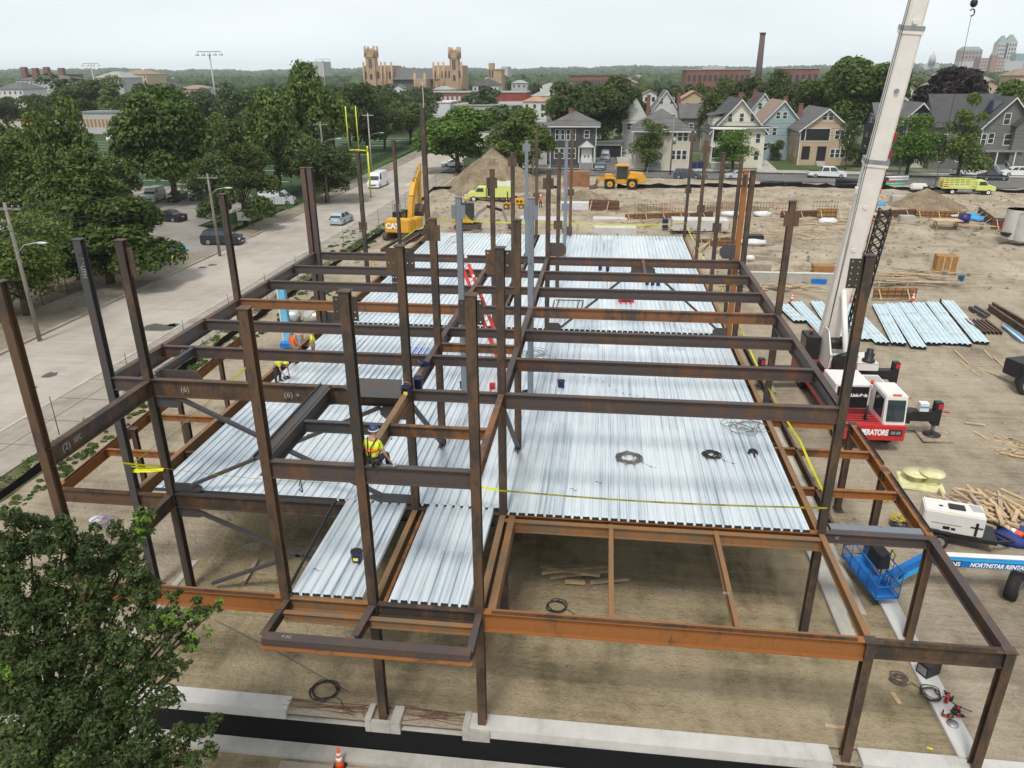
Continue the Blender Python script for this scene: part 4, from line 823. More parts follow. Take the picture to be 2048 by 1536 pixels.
# traffic cones
def cone(loc, label, tilt=0, rz=0, s=1.0):
    r = empty('traffic_cone', loc, rz, label, 'traffic cone'); r.rotation_euler.x = tilt; r.scale = (s, s, s)
    mb = MB().m(BLK).box(-.19, .19, -.19, .19, 0, .035); mb.build('base', r, bevel=.01)
    mb = MB().m(ORA).lathe((0, 0, .03), [(.14, 0), (.118, .15), (.1, .25), (.08, .38), (.06, .5), (.035, .7), (.0, .71)], 16); mb.build('body', r)
    mb = MB().m(REFL).lathe((0, 0, .03), [(.104, .25), (.0825, .38)], 16); mb.lathe((0, 0, .03), [(.0735, .44), (.0565, .54)], 16); mb.build('collar', r); return r
cone(G(680, 1533, -1.12), 'orange and white traffic cone at the bottom edge in front of the black wall'); cone(G(1583, 606), 'orange traffic cone nearest the steel frame, in front of the new concrete wall', s=1.3); cone(G(1825, 605), 'orange traffic cone standing at the end of the brown wood form', s=1.3)
cone(G(1880, 603, .15), 'orange traffic cone lying on its side above the last deck bundle', R(90), R(80), 1.2); cone(G(2048, 1075, .35), 'big orange and white cone lying beside the lumber heap', R(-75), R(50), 1.3)
# buckets
def bucket(loc, label, tilt=0, rz=0, r=.15, h=.36, mt=None, tape=True):
    e = empty('bucket', loc, rz, label, 'bucket'); e.rotation_euler.x = tilt
    mb = MB().m(mt or NAVY).lathe((0, 0, 0), [(0, .01), (r*.86, 0), (r, h), (r*1.06, h), (r*1.06, h-.03), (r, h-.035)], 18); mb.m(BLK).lathe((0, 0, 0), [(r*.82, .03), (r*.95, h-.02)], 18)
    if tape: mb.m(TAPE); mb.add([(r*1.0*math.cos(t)*.97, r*math.sin(t)*.97, z) for z in (.12, .22) for t in np.linspace(-2.0, -1.1, 6)], [(i, i+1, 7+i, 6+i) for i in range(5)])
    mb.build('pail', e)
    mb = MB().m(GREY).tube([(r*math.cos(t), .02, h+.22*math.sin(t)*.6) for t in np.linspace(0, math.pi, 9)], .006, 4); mb.build('handle', e); return e
D = L1+.075
bucket(tuple(G(715, 1122, D)), 'navy bucket with a yellow sticker on the left deck strip near the front', r=.18); bucket(tuple(G(1122, 775, D)), 'navy bucket standing on the right deck behind the front upper beam', r=.17, tape=False); bucket(tuple(G(1048, 785, D+.14)), 'navy bucket tipped over beside the middle upper girder', R(70), R(30), tape=False); bucket(tuple(G(926, 778, D)), 'navy bucket on the narrow middle deck bay', tape=False)
bucket((XN+.02, Y1-.35, L2-.1), 'navy bucket with yellow label hung at the front of the left middle column'); bucket((XN+.3, Y1+.15, L2), 'navy bucket behind the yellow labelled one at the left middle column', tape=False); bucket((XN+.12, 23.9, L2), 'small navy bucket lying on the left middle girder', R(60), R(-60), .12, .25, tape=False)
mb = MB().m(RED); mb.box(-.13, .13, -.1, .1, 0, .32); mb.m(BLK).box(-.08, .08, -.11, -.1, .1, .16); o = mb.build('fuel_can', bevel=.03); o.location = G(985, 779, D); tag(o, 'small red can on the narrow middle deck bay', 'fuel can')
mb = MB().m(RED); mb.box(-.5, .5, -.25, .25, 0, .3); mb.m(BLK).box(-.5, .5, -.25, .25, .3, .36); mb.box(-.3, .3, -.26, -.25, .1, .2); o = mb.build('tool_chest', bevel=.02); o.location = G(1252, 604, D); tag(o, 'red tool chest with black lid on the far deck bay', 'tool chest')
mb = MB().m(mat('bright_blue_panel', (.02, .12, .5), .5)); mb.box(-.75, .75, -.5, .5, 0, .03); o = mb.build('board'); o.location = G(845, 702, D); tag(o, 'bright blue flat panel on the deck left of the middle bay', 'panel')
# coils of wire
def coil(loc, r, n, label, mt=None, th=.012, mess=.25, flat=.08, cat='wire coil', seed=0):
    rs = random.Random(seed+int(r*100)+n); mb = MB().m(mt or WIREG); pts = []
    for k in range(n*14):
        t = k/14*2*math.pi; rr = r*(1+mess*math.sin(k*.37+seed)*.5+rs.uniform(-mess, mess)*.12); pts.append((rr*math.cos(t)+mess*.4*r*math.sin(k*.11), rr*.9*math.sin(t)+mess*.4*r*math.cos(k*.13), .03+flat*rs.random()))
    pts += [(pts[-1][0]+.15*j+.05*math.sin(j*2.), pts[-1][1]-.12*j, .02) for j in range(1, 5)]
    mb.tube(pts, th, 4); o = mb.build('cable_coil', origin=(0, 0, 0)); o.location = loc; tag(o, label, cat); return o
coil(G(1258, 918, D), .42, 16, 'large round coil of grey cable near the front of the right deck', th=.016, mess=.3); coil(G(1423, 912, D), .27, 12, 'small dark coil of cable right of the large round one', CABLE, .016, .5); coil(G(1490, 856, D), .55, 7, 'messy spread tangle of thin cable near the right deck edge', mess=1.1, flat=.15); coil(G(1072, 708, D), .5, 4, 'thin loops of cable on the deck beside the right middle girder', CABLE, .01, .8)
coil(G(650, 1383, .06), .42, 5, 'coil of dark wire on the dirt near the left front column', CABLE, .016, .25); coil(G(1797, 1360, .06), .22, 5, 'brown coil of rope on the dirt near the front right corner', BROWNS, .02, .8); coil(G(1800, 1050, .06), .3, 9, 'dark coil of hose on dirt left of the generator', CABLE, .02, .5); coil(G(1795, 1038, .1), .25, 5, 'yellow coil of rope lying against the dark hose coil', mat('yellow_rope', (.5, .38, .05), .7), .02, .9); coil(G(1770, 1000, .06), .2, 5, 'small yellow tangle of rope behind the dark hose', MATS['yellow_rope'], .015, 1.2)
coil(G(1115, 1215, .06), .35, 4, 'dark cable loops on the shaded soil behind the front beam', CABLE, .015, .4); coil(G(205, 1045, .06), .4, 3, 'thin blue line coiled on the dirt left of the frame', mat('blue_line', (.08, .08, .35), .6), .012, .5)
mb = MB().m(CABLE); 
for a, b in (((430, 1240), (700, 1385)),): mb.tube([G(*a, .3), (G(*a, .3)+G(*b, .3))/2+Vector((0, 0, .1)), G(*b, .3)], .012, 4)
tag(mb.build('guy_wire'), 'long thin guy wire strung low across the soil below the frame', 'guy wire')
mb = MB().m(CABLE); mb.tube([G(1160, 750, D), G(1210, 765, D), G(1240, 785, D), G(1290, 795, D), G(1330, 800, D)], .012, 4); tag(mb.build('cable'), 'single dark cable snaking over the right deck behind the front upper beam', 'cable')
mb = MB().m(BLK).lathe((0, 0, 0), [(.19, 0), (.2, .1), (.16, .1), (.15, .04), (0, .03)], 18); o = mb.build('dark_dish'); o.location = G(1505, 908, D); o.rotation_euler = (R(35), 0, 0); tag(o, 'round black lid propped near the right edge of the deck', 'lid')
mb = MB().m(NAVY).lathe((0, 0, 0), [(.16, 0), (.17, .1), (0, .16)], 14); o = mb.build('navy_lid'); o.location = G(574, 757, D); tag(o, 'navy bucket lid lying on the left deck', 'lid')
mb = MB().m(CABLE).tube([G(598, 972, D+.05), G(601, 960, D+.2), G(605, 985, D+.03), G(598, 978, D+.1)], .02, 5); tag(mb.build('shackle_chain'), 'short black chain hanging over the deck below the upper left front beam', 'chain')
for k, (px, py, lb) in enumerate(((633, 1141, 'bent steel bar scrap near the front of the left deck strip'), (1197, 966, 'bent black bar on the deck just behind the caution tape'), (1147, 980, 'small black clip in front of the caution tape'))):
    mb = MB().m(BLK); c = G(px, py, D+.02); mb.tube([c+Vector((-.14, .06, 0)), c+Vector((-.05, .06, .02)), c+Vector((.05, -.03, 0)), c+Vector((.13, -.01, .02))], .012, 5); tag(mb.build('bar_scrap'), lb, 'scrap')
# angle frames lying on far deck
mb = MB().m(ST_B); 
for px in (1105, 1113, 1155, 1163): mb.bar(G(px, 615, D+.03), G(px+4, 600, D+.03), .05, .05)
mb.bar(G(1112, 600, D+.05), G(1165, 601, D+.05), .06, .06); tag(mb.build('angle_frame'), 'open dark angle iron frame lying on the far deck bay', 'frame')
for px, py in ((1200, 541), (1215, 543), (1294, 570), (1305, 571), (1316, 572)):
    bucket(tuple(G(px, py, D)), 'dark paint pail in the small group on the far deck behind the rear upper beams', r=.14, tape=False)['group'] = 'pails on the far deck'
# tape
def tape(pts, label, w=.075, words=False, twist=0):
    mb = MB().m(TAPE); pts = [Vector(p) for p in pts]; vs = []
    seg = []
    for a, b in zip(pts[:-1], pts[1:]):
        n = max(2, int((b-a).length/.6))
        for k in range(n): t = k/n; seg.append(a+(b-a)*t+Vector((0, 0, -.12*math.sin(math.pi*t)*min(1, (b-a).length/8))))
    seg.append(pts[-1])
    for i, p in enumerate(seg):
        d = (seg[min(i+1, len(seg)-1)]-seg[max(i-1, 0)]).normalized(); u = Vector((0, 0, 1)); s = d.cross(u).normalized(); an = .5+.5*math.sin(i*.35)*twist; o = u*math.cos(an)*w/2-s*math.sin(an)*w/2*(-1); nn = d.cross(o).normalized()*.003
        vs += [p-o-nn, p+o-nn, p-o+nn, p+o+nn]
    mb.add(vs, [(4*i, 4*i+1, 4*i+5, 4*i+4) for i in range(len(seg)-1)]+[(4*i+2, 4*i+3, 4*i+7, 4*i+6) for i in range(len(seg)-1)])
    o = mb.build('caution_tape'); tag(o, label, 'caution tape'); return o
t1 = tape([(XM-.1, Y1-.25, L1+1.0), (XR, Y1-.2, L1+1.0)], 'yellow caution tape strung across the front of the right deck', .1)
tl = mat('tape_letter', (.02, .02, .02), .6)
for k in range(11):
    x = XM+.35+k*.95; tt = (x-XM+.1)/(XR-XM+.1); z = L1+1.0-.12*math.sin(math.pi*tt)
    o = text_obj('tape_lettering', 'CAUTION', .04, tl, None, face_M((x, Y1-.25+.05*tt-.03, z+.015), (0, -1, .6)), width=.4); o.parent = t1; o.matrix_parent_inverse = Matrix.Identity(4); o.location = -Vector(t1.location)
tape([(XM-.1, Y1-.3, L1+1.05), (XN+2.0, Y1-.2, L1+1.1)], 'short loose end of caution tape left of the right middle column')
tape([(XA+.2, Y1-.2, L1+1.1), (XB, Y1-.2, L1+1.05), (XA, Y1, L1+.8), (XA-.1, Y1-.16, L1+1.2), (XB-.1, Y1-.16, L1+1.15)], 'yellow caution tape wrapped between the two left corner columns', .12)
tape([(XB, Y1-.2, L1+1.1), (XC, Y1-.22, L1+.9)], 'thin caution tape running from the left corner columns across the left deck', .02)
tape([(XA+.2, Y1, L1+1.15), (XA, YC, L1+1.15), (XA, YD, L1+1.2), (XA, YE, L1+1.2), (XA-.2, YF, L1+1.2), (XA+.2, YG, L1+1.4)], 'long yellow caution tape along the left side of the deck', .1, twist=1)
tape([(XR+.1, Y1, L1+1.1), (XR+.25, YB, L1+1.0), (XR, YC, L1+1.1), (XR+.2, YD, L1+1.1)], 'yellow caution tape along the right side of the deck near the crane', .08, twist=1)
tape([(XR+.2, YD, L1+1.1), (XR+.3, YE, L1+1.1), (XR, YF, L1+1.1), (XR, YG+1, L1+1.15)], 'thin caution tape along the far right side of the deck', .05, twist=1)
tape([(XA+.3, YG+.2, L1+1.35), (XN, YG-.6, L1+1.2), (XM, YG-.6, L1+1.2), (XR, YG+.9, L1+1.1)], 'yellow caution tape across the far end of the deck', .13, twist=.3)
# welding kit by the right wall
mb = MB().m(BLK); mb.box(-.2, .2, -.3, .3, 0, .45); mb.m(GREY).box(-.15, .15, -.31, -.3, .08, .35); mb.m(BLK).tube([(-.1, -.2, .45), (-.1, -.2, .52), (-.1, .2, .52), (-.1, .2, .45)], .02, 5); o = mb.build('welding_machine', bevel=.02); o.location = G(1855, 1345, .2); o.rotation_euler.z = R(-60); tag(o, 'black suitcase welding machine standing on the right foundation wall', 'welding machine')
c = G(1890, 1415, .22); rs = random.Random(5)
for k in range(9):
    mb = MB().m([RED, BLK, RED, GREEN, BLK][k % 5]); a = c+Vector((rs.uniform(-.3, .3), rs.uniform(-.35, .35), .05)); b = a+Vector((rs.uniform(-.25, .25), rs.uniform(-.25, .25), .08)); r_ = rs.uniform(.035, .07); mb.cyl(a, b, r_, n=10); mb.m(BLK).cyl(b, b+(b-a)*.3, r_*.5, n=8); mb.bar(a, a+Vector((.02, .03, .16)), .04, .05); tag(mb.build('power_tool'), '%s power tool in the jumble on the right foundation wall' % ('red', 'black', 'red', 'green', 'black')[k % 5], 'power tool', '%s power tools on the wall' % ('red', 'black', 'red', 'green', 'black')[k % 5])
coil(G(1862, 1390, .22), .28, 4, 'black lead looped on the right foundation wall between welder and tools', CABLE, .018, .5); mb = MB().m(GREY).lathe((0, 0, 0), [(.17, 0), (.17, .03), (0, .03)], 14); o = mb.build('grinding_disc'); o.location = G(1905, 1448, .2); tag(o, 'flat grey disc on the wall beside the power tools', 'disc')
mb = MB().m(TAPE); c = G(1840, 1493, .03); mb.bar(c, c+Vector((.35, -.08, .02)), .07, .03); mb.bar(c+Vector((.1, -.02, .02)), c+Vector((.3, -.12, .05)), .05, .03); tag(mb.build('yellow_strap'), 'crumpled yellow strap on dirt near the front right column', 'strap')
mb = MB().m(TAPE).prism([(0, 0), (.14, 0), (.07, .16)], G(1163, 1367, .02), G(1163, 1367, .05), Vector((1, 0, 0)), Vector((0, 1, 0))); tag(mb.build('yellow_flag'), 'tiny yellow marker flag lying on the dirt inside the front wall', 'marker')
mb = MB().m(TARP); c = G(2028, 1085, 0)
mb.blob((c.x+.2, c.y+.2, .1), (1.1, .7, .42), 14, 7, .16, random.Random(4)); tag(mb.build('blue_tarp'), 'crumpled dark blue tarp covering gear behind the boom lift', 'tarp')
# ---------------- vehicles ----------------
def paint(name, c): return mat(name, c, .3, .0, .03, 1, spec=.6)
LAMP = mat('lamp_clear', (.7, .72, .72), .2); TAIL = mat('lamp_red', (.35, .01, .01), .3); CHROME = mat('chrome', (.6, .6, .6), .25, .8)
def vehicle(name, loc, rz, label, cat, col, kind='sedan', L=4.7, W=1.82, H=1.45, group=None):
    """x forward; origin under the middle on the ground"""
    r = empty(name, loc, rz, label, cat, group); c = paint('paint_'+'_'.join('%02d' % int(q*99) for q in col), col)
    h = L/2; wr = .34 if kind in ('sedan', 'hatch') else .38; gz = wr*.55
    if kind == 'sedan': low = [(-h, gz), (-h, .75), (-h+.1, .95), (-h+.9, 1.0), (h-1.35, .98), (h-.3, .8), (h, .62), (h, gz)]; cabn = (-h+.75, h-1.25, -h+1.45, h-2.1)
    elif kind == 'hatch': low = [(-h, gz), (-h-.02, .7), (-h+.05, 1.0), (h-1.1, 1.0), (h-.25, .82), (h, .6), (h, gz)]; cabn = (-h+.06, h-.95, -h+.5, h-1.75)
    elif kind == 'suv': low = [(-h, gz), (-h, .8), (-h+.05, 1.12), (h-1.15, 1.1), (h-.2, .95), (h, .7), (h, gz)]; cabn = (-h+.08, h-1.1, -h+.45, h-1.8)
    elif kind == 'van': low = [(-h, gz), (-h, 1.3), (h-.9, 1.3), (h-.15, 1.1), (h, .75), (h, gz)]; cabn = (-h+.01, h-.75, -h+.06, h-1.5)
    else: low = [(-h, .45), (-h, 1.15), (h-1.45, 1.18), (h-.1, 1.08), (h, .8), (h, gz)]; cabn = (-h+2.2, h-1.4, -h+2.45, h-2.0)
    belt = max(z for x, z in low)-.03
    mb = MB().m(c); mb.prism(low, Vector((0, -W/2, 0)), Vector((0, W/2, 0)), Vector((1, 0, 0)), Vector((0, 0, 1)))
    body = mb.build('body', r, bevel=.05)
    x0, x1, x2, x3 = cabn; i = .16; t = W/2-.05; w = t-i
    mb = MB().m(c).hexa([(x0, -t, belt), (x1, -t, belt), (x1, t, belt), (x0, t, belt), (x2, -w, H), (x3, -w, H), (x3, w, H), (x2, w, H)]); cb = mb.build('cabin', r, bevel=.05)
    def lerp(a, b, k): return tuple(a[q]+(b[q]-a[q])*k for q in range(3))
    def pane(p, name='window', o=.012, sh=.1):      # p: 4 corners, bottom-left, bottom-right, top-right, top-left seen from outside
        n = (Vector(p[1])-Vector(p[0])).cross(Vector(p[3])-Vector(p[0])).normalized(); q = [Vector(v) for v in p]; cc = sum(q, Vector())/4
        q = [cc+(v-cc)*(1-sh)+n*o for v in q]; mb = MB().m(GLASS); mb.add([v for v in q]+[v-n*(o+.02) for v in q], [(0, 1, 2, 3), (0, 4, 5, 1), (1, 5, 6, 2), (2, 6, 7, 3), (3, 7, 4, 0)]); mb.build(name, r)
    z1 = H-.04; 
    pane([(x1, -t, belt), (x1, t, belt), (x3, w, z1), (x3, -w, z1)], 'windscreen')
    if kind != 'van': pane([(x0, t, belt), (x0, -t, belt), (x2, -w, z1), (x2, w, z1)], 'rear_window')
    for s in (-1, 1):
        n = 1 if kind == 'van' else 2 if kind != 'suv' else 3
        lo0, lo1 = (x0, x1) if kind != 'van' else (x1-1.3, x1); hi0, hi1 = (x2, x3) if kind != 'van' else (x3-.75, x3)
        for k in range(n):
            a, b = k/n, (k+1)/n; p = [(lo0+(lo1-lo0)*a, s*t, belt), (lo0+(lo1-lo0)*b, s*t, belt), (hi0+(hi1-hi0)*b, s*w, z1), (hi0+(hi1-hi0)*a, s*w, z1)]
            if s > 0: p = [p[1], p[0], p[3], p[2]]
            pane(p, 'window', sh=.14)
    fa = h-.95 if kind != 'van' else h-.95; ra = -h+.95 if kind != 'pickup' else -h+1.25
    for x in (fa, ra):
        for s in (-1, 1): wheel_part((x, s*(W/2-.11), wr), wr, .24, r, ax=(0, 1, 0), rim=.62, n=16)
    for s in (-1, 1):
        mb = MB().m(LAMP).box(h-.14, h+.012, s*W*.36-.16, s*W*.36+.16, low[-2][1]-.02, low[-2][1]+.12); mb.build('headlight', r, bevel=.02)
        mb = MB().m(TAIL).box(-h-.012, -h+.1, s*W*.42-.1, s*W*.42+.1, .75, .98); mb.build('tail_light', r)
        mb = MB().m(c).box(x1-.35, x1-.15, min(s*t, s*(t+.2)), max(s*t, s*(t+.2)), belt+.02, belt+.17); mb.build('mirror', r, bevel=.02)
    mb = MB().m(BLK).box(h-.03, h+.02, -W*.27, W*.27, low[-2][1]-.22, low[-2][1]-.04); mb.box(-h+.1, h-.1, -W*.46, W*.46, gz-.1, gz+.06); mb.m(LAMP).box(h+.01, h+.026, -.25, .25, low[-2][1]-.34, low[-2][1]-.24).box(-h-.02, -h-.005, -.25, .25, .62, .74); mb.build('bumper', r)
    if kind == 'pickup':
        mb = MB().m(BLK).box(-h+.1, x0-.1, -W/2+.12, W/2-.12, belt+.01, belt+.04); mb.build('cargo_bed', r)
    return r
SILV = (.5, .53, .56); WHT = (.75, .76, .77); DRK = (.03, .035, .045)
def V(px, py): v = G(px, py); return (v.x, v.y, .0)
NORTH = R(90)
v = vehicle('delivery_van', V(757, 373), R(-92), 'white high roofed delivery van driving toward the camera on the street', 'van', WHT, 'van', 5.9, 2.05, 2.5)
mb = MB().m(GREY).box(-1.9, .3, -1.035, -1.03, 1.5, 1.9)
vehicle('hatchback_car', V(684, 446), R(86), 'silver hatchback driving away on the street', 'car', (.36, .44, .47), 'hatch', 4.1, 1.75, 1.55)
vehicle('suv', V(447, 488), R(2), 'dark blue suv leaving the parking lot driveway', 'car', (.025, .032, .042), 'suv', 4.6, 1.85, 1.68)
vehicle('passenger_van', V(556, 410), R(10), 'white passenger van parked under trees left of the street', 'van', (.6, .62, .62), 'van', 5.2, 1.95, 2.1)
vehicle('parked_car', V(355, 400), R(-80), 'black sedan parked in the lot facing the camera, right of the white van', 'car', (.02, .02, .025), 'sedan')
vehicle('parked_car', V(402, 398), R(-82), 'black suv parked in the lot just left of the street lamp pole', 'car', (.02, .022, .025), 'suv', 4.6, 1.85, 1.65)
vehicle('parked_car', V(310, 402), R(-80), 'pale green and white van parked in the lot beside the black sedan', 'van', (.55, .62, .55), 'van', 5.0, 1.95, 2.1)
vehicle('parked_car', V(338, 442), R(170), 'dark sedan half hidden behind the big maple at the lot', 'car', (.02, .02, .025), 'sedan')
vehicle('suv', V(1374, 357), R(-5), 'dark blue suv parked across the street by the beige hip roofed house', 'car', (.05, .065, .1), 'suv', 5.0, 1.9, 1.75)
vehicle('parked_car', V(1476, 357), R(177), 'silver sedan parked in front of the cream gabled house', 'car', SILV, 'sedan')
vehicle('pickup_truck', V(1652, 355), R(-3), 'white crew cab pickup parked in front of the tan house', 'pickup truck', WHT, 'pickup', 6.6, 2.05, 1.98)
vehicle('pickup_truck', V(1935, 352), R(-4), 'white pickup parked behind the lime stake truck', 'pickup truck', WHT, 'pickup', 5.9, 2.0, 1.9)
vehicle('suv', V(2030, 352), R(176), 'white suv parked at the far right edge of the street', 'car', WHT, 'suv', 4.8, 1.88, 1.7)
vehicle('parked_car', V(1985, 360), R(-3), 'dark sedan parked between the two white vehicles at right', 'car', DRK, 'sedan')
vehicle('parked_car', V(1201, 340), R(-95), 'dark blue grey car in the driveway right of the dark grey house', 'car', (.1, .12, .16), 'suv', 4.6, 1.85, 1.65)
vehicle('delivery_van', V(1210, 322), R(-92), 'grey van parked behind the car in the dark grey house driveway', 'van', (.22, .25, .28), 'van', 5.2, 2.0, 2.2)
vehicle('parked_car', V(1237, 308), R(178), 'pale sedan at the top of the concrete driveway', 'car', SILV, 'sedan')
vehicle('parked_car', V(1090, 320), R(-95), 'white suv in the driveway left of the dark grey house', 'car', WHT, 'suv', 4.5, 1.85, 1.65)
vehicle('parked_car', V(1862, 325), R(-80), 'red suv in the driveway between the two grey houses', 'car', (.2, .01, .02), 'suv', 4.7, 1.9, 1.75)
vehicle('parked_car', V(905, 333), R(200), 'white car parked under the street tree at the corner', 'car', WHT, 'sedan')
vehicle('parked_car', V(1520, 312), R(-80), 'pale car high in the driveway beside the cream house', 'car', SILV, 'sedan')
vehicle('parked_car', V(232, 282), R(5), 'white car beside the far sports field', 'car', WHT, 'suv', 4.8, 1.9, 1.7)
# school buses
def bus(loc, rz, label):
    r = empty('school_bus', loc, rz, label, 'school bus', 'school buses in the far lot'); Y = mat('bus_yellow', (.75, .34, .02), .45)
    mb = MB().m(Y); mb.box(-5, 3.6, -1.2, 1.2, .6, 2.95); mb.box(3.6, 5, -1.0, 1.0, .6, 1.7); mb.build('body', r, bevel=.12)
    mb = MB().m(GLASS); 
    for k in range(9):
        for s in (-1, 1): mb.box(-4.7+k*.9, -4.0+k*.9, s*1.2-.02, s*1.2+.02, 1.85, 2.5)
    mb.box(3.59, 3.63, -1, 1, 1.8, 2.6); mb.build('window_row', r); mb = MB().m(BLK)
    for s in (-1, 1): mb.box(-5, 3.6, s*1.2-.015, s*1.2+.015, 1.2, 1.28); mb.box(-5, 3.6, s*1.2-.015, s*1.2+.015, .85, .9)
    mb.build('stripe', r)
    for x in (-3.2, 4):
        for s in (-1, 1): wheel_part((x, s*1.05, .5), .5, .3, r, ax=(0, 1, 0))
bus(V(72, 255), R(-18), 'yellow school bus nearer the camera in the far left lot'); bus(V(50, 243), R(-18), 'yellow school bus mostly hidden behind the nearer one')
# lime stake truck
def lime_truck(loc, rz, label, stake=True):
    r = empty('work_truck', loc, rz, label, 'work truck')
    mb = MB().m(LIME); mb.prism([(1.0, .7), (1.0, 1.35), (1.0, 2.15), (2.3, 2.2), (2.75, 1.5), (3.75, 1.35), (3.9, 1.1), (3.9, .6)], Vector((0, -1.05, 0)), Vector((0, 1.05, 0)), Vector((1, 0, 0)), Vector((0, 0, 1))); mb.build('cab_body', r, bevel=.07)
    mb = MB().m(GLASS)
    for s in (-1, 1): mb.hexa([(1.35, s*1.05-.015, 1.5), (2.6, s*1.05-.015, 1.5), (2.6, s*1.05+.015, 1.5), (1.35, s*1.05+.015, 1.5), (1.4, s*1.05-.015, 2.05), (2.25, s*1.05-.015, 2.05), (2.25, s*1.05+.015, 2.05), (1.4, s*1.05+.015, 2.05)])
    mb.hexa([(2.4, -.9, 2.15), (2.4, .9, 2.15), (2.38, .9, 2.15), (2.38, -.9, 2.15), (2.79, -.9, 1.53), (2.79, .9, 1.53), (2.7, .9, 1.5), (2.7, -.9, 1.5)][::1]); mb.build('window', r)
    mb = MB().m(BLK).box(-3.6, 3.6, -.5, .5, .45, .75); mb.box(3.88, 3.94, -.7, .7, .8, 1.2); mb.build('chassis', r)
    if stake:
        mb = MB().m(LIME); mb.box(-3.9, .85, -1.15, 1.15, .95, 1.15)
        for s in (-1.12, 1.12):
            for k in range(7): x = -3.85+k*.77; mb.box(x, x+.1, s-.03, s+.03, 1.1, 2.35)
            for z in (1.35, 1.62, 1.9, 2.18): mb.box(-3.85, .85, s-.02, s+.02, z, z+.16)
        for z in (1.35, 1.62, 1.9, 2.18): mb.box(-3.88, -3.84, -1.1, 1.1, z, z+.16); mb.box(.82, .86, -1.1, 1.1, z, z+.16)
        mb.build('stake_bed', r); mb = MB().m(GREY).box(-1.6, .5, -1.12, 1.12, .5, .93); mb.m(RED).box(-3.7, -2.8, -.9, .9, 1.15, 1.9); mb.build('tool_locker', r, bevel=.02)
    else:
        mb = MB().m(LIME).box(-3.2, .85, -1.15, 1.15, .7, 2.3); mb.m(BLK).box(-.3, .8, -1.17, 1.17, .85, 2.2); mb.m(LIME).cyl((-1.4, -.85, 2.45), (.1, -.85, 2.45), .28); mb.m(WHITE).box(-3.0, .8, -1.0, 1.0, 2.3, 2.42); mb.m(WHITE).box(-2.9, .6, -.2, .9, 2.4, 3.0); mb.m(BLK).box(-2, -1, -.1, .7, 3.0, 3.1); mb.build('service_body', r, bevel=.03)
    for x in (2.9, -2.3):
        for s in (-1, 1): wheel_part((x, s*.93, .44), .44, .3, r, ax=(0, 1, 0), rimm=REFL)
    for s in (-1, 1): mb = MB().m(LAMP).box(3.8, 3.95, s*.8-.15, s*.8+.15, .95, 1.15); mb.build('headlight', r)
    return r
lime_truck(V(1930, 388), R(-3), 'lime green stake bed truck parked on the dirt at right'); lime_truck(V(987, 402), R(182), 'lime green service truck in front of the tall dirt mound', False)
tr = empty('pressure_washer_trailer', V(1838, 389), R(-3), 'small tandem trailer with a white water tank behind the lime stake truck', 'trailer')
mb = MB().m(BLK).box(-1.6, 1.6, -.8, .8, .45, .6); mb.bar((1.5, 0, .5), (4.0, 0, .5), .1, .1); mb.box(.2, 1.2, -.7, .7, .6, 1.3); mb.build('trailer_frame', tr, bevel=.02); mb = MB().m(WHITE); mb.box(-1.5, .9, -.6, .6, .75, 1.7); mb.build('water_tank', tr, bevel=.22)
for x in (-.4, .6):
    for s in (-1, 1): wheel_part((x, s*.85, .36), .36, .25, tr, ax=(0, 1, 0), rimm=REFL)
# ---------------- wheel loader ----------------
wl = empty('wheel_loader', V(1240, 377), R(181), 'yellow wheel loader with raised roof facing left on the open dirt', 'wheel loader')
for x in (1.5, -1.6):
    for s in (-1, 1): wheel_part((x, s*1.15, .78), .78, .6, wl, ax=(0, 1, 0), rim=.5, rimm=YEL)
mb = MB().m(YEL); mb.prism([(-3.5, .9), (-3.5, 1.6), (-3.1, 2.15), (-1.2, 2.35), (-.9, 1.2), (-1, .8)], Vector((0, -.95, 0)), Vector((0, .95, 0)), Vector((1, 0, 0)), Vector((0, 0, 1))); mb.box(-.9, 2.3, -.6, .6, .7, 1.4); mb.box(1.2, 2.2, -.7, .7, 1.2, 2.0)
for s in (-1, 1): mb.prism([(.75, 1.45), (1.0, 1.75), (2.0, 1.75), (2.3, 1.45)], Vector((0, s*1.15-.32, 0)), Vector((0, s*1.15+.32, 0)), Vector((1, 0, 0)), Vector((0, 0, 1))); mb.prism([(-2.4, 1.5), (-2.1, 1.8), (-1.1, 1.8), (-.8, 1.5)], Vector((0, s*1.15-.32, 0)), Vector((0, s*1.15+.32, 0)), Vector((1, 0, 0)), Vector((0, 0, 1)))
mb.build('body', wl, bevel=.06)
mb = MB().m(GLASS).box(-1.0, .6, -.7, .7, 1.5, 3.1); mb.build('cab_glass', wl, bevel=.04); mb = MB().m(YEL).box(-1.15, .8, -.8, .8, 3.1, 3.3); mb.m(BLK)
for x in (-1.0, .6):
    for y in (-.7, .7): mb.box(x-.06, x+.06, y-.06, y+.06, 1.4, 3.1)
mb.build('cab_roof', wl, bevel=.03)
mb = MB().m(YEL)
for s in (-.55, .55): mb.bar((1.6, s, 1.7), (3.4, s, .75), .18, .35, (0, 1, 0)); 
mb.bar((1.4, 0, 1.9), (3.2, 0, 1.3), .2, .25); mb.build('lift_arm', wl, bevel=.02)
mb = MB().m(BROWNS); mb.prism([(3.3, .1), (3.2, 1.2), (3.35, 1.25), (3.5, .45), (4.4, .05), (4.3, -.0)], Vector((0, -1.4, 0)), Vector((0, 1.4, 0)), Vector((1, 0, 0)), Vector((0, 0, 1))); mb.build('bucket', wl)
wl.scale = (1.18, 1.18, 1.18)
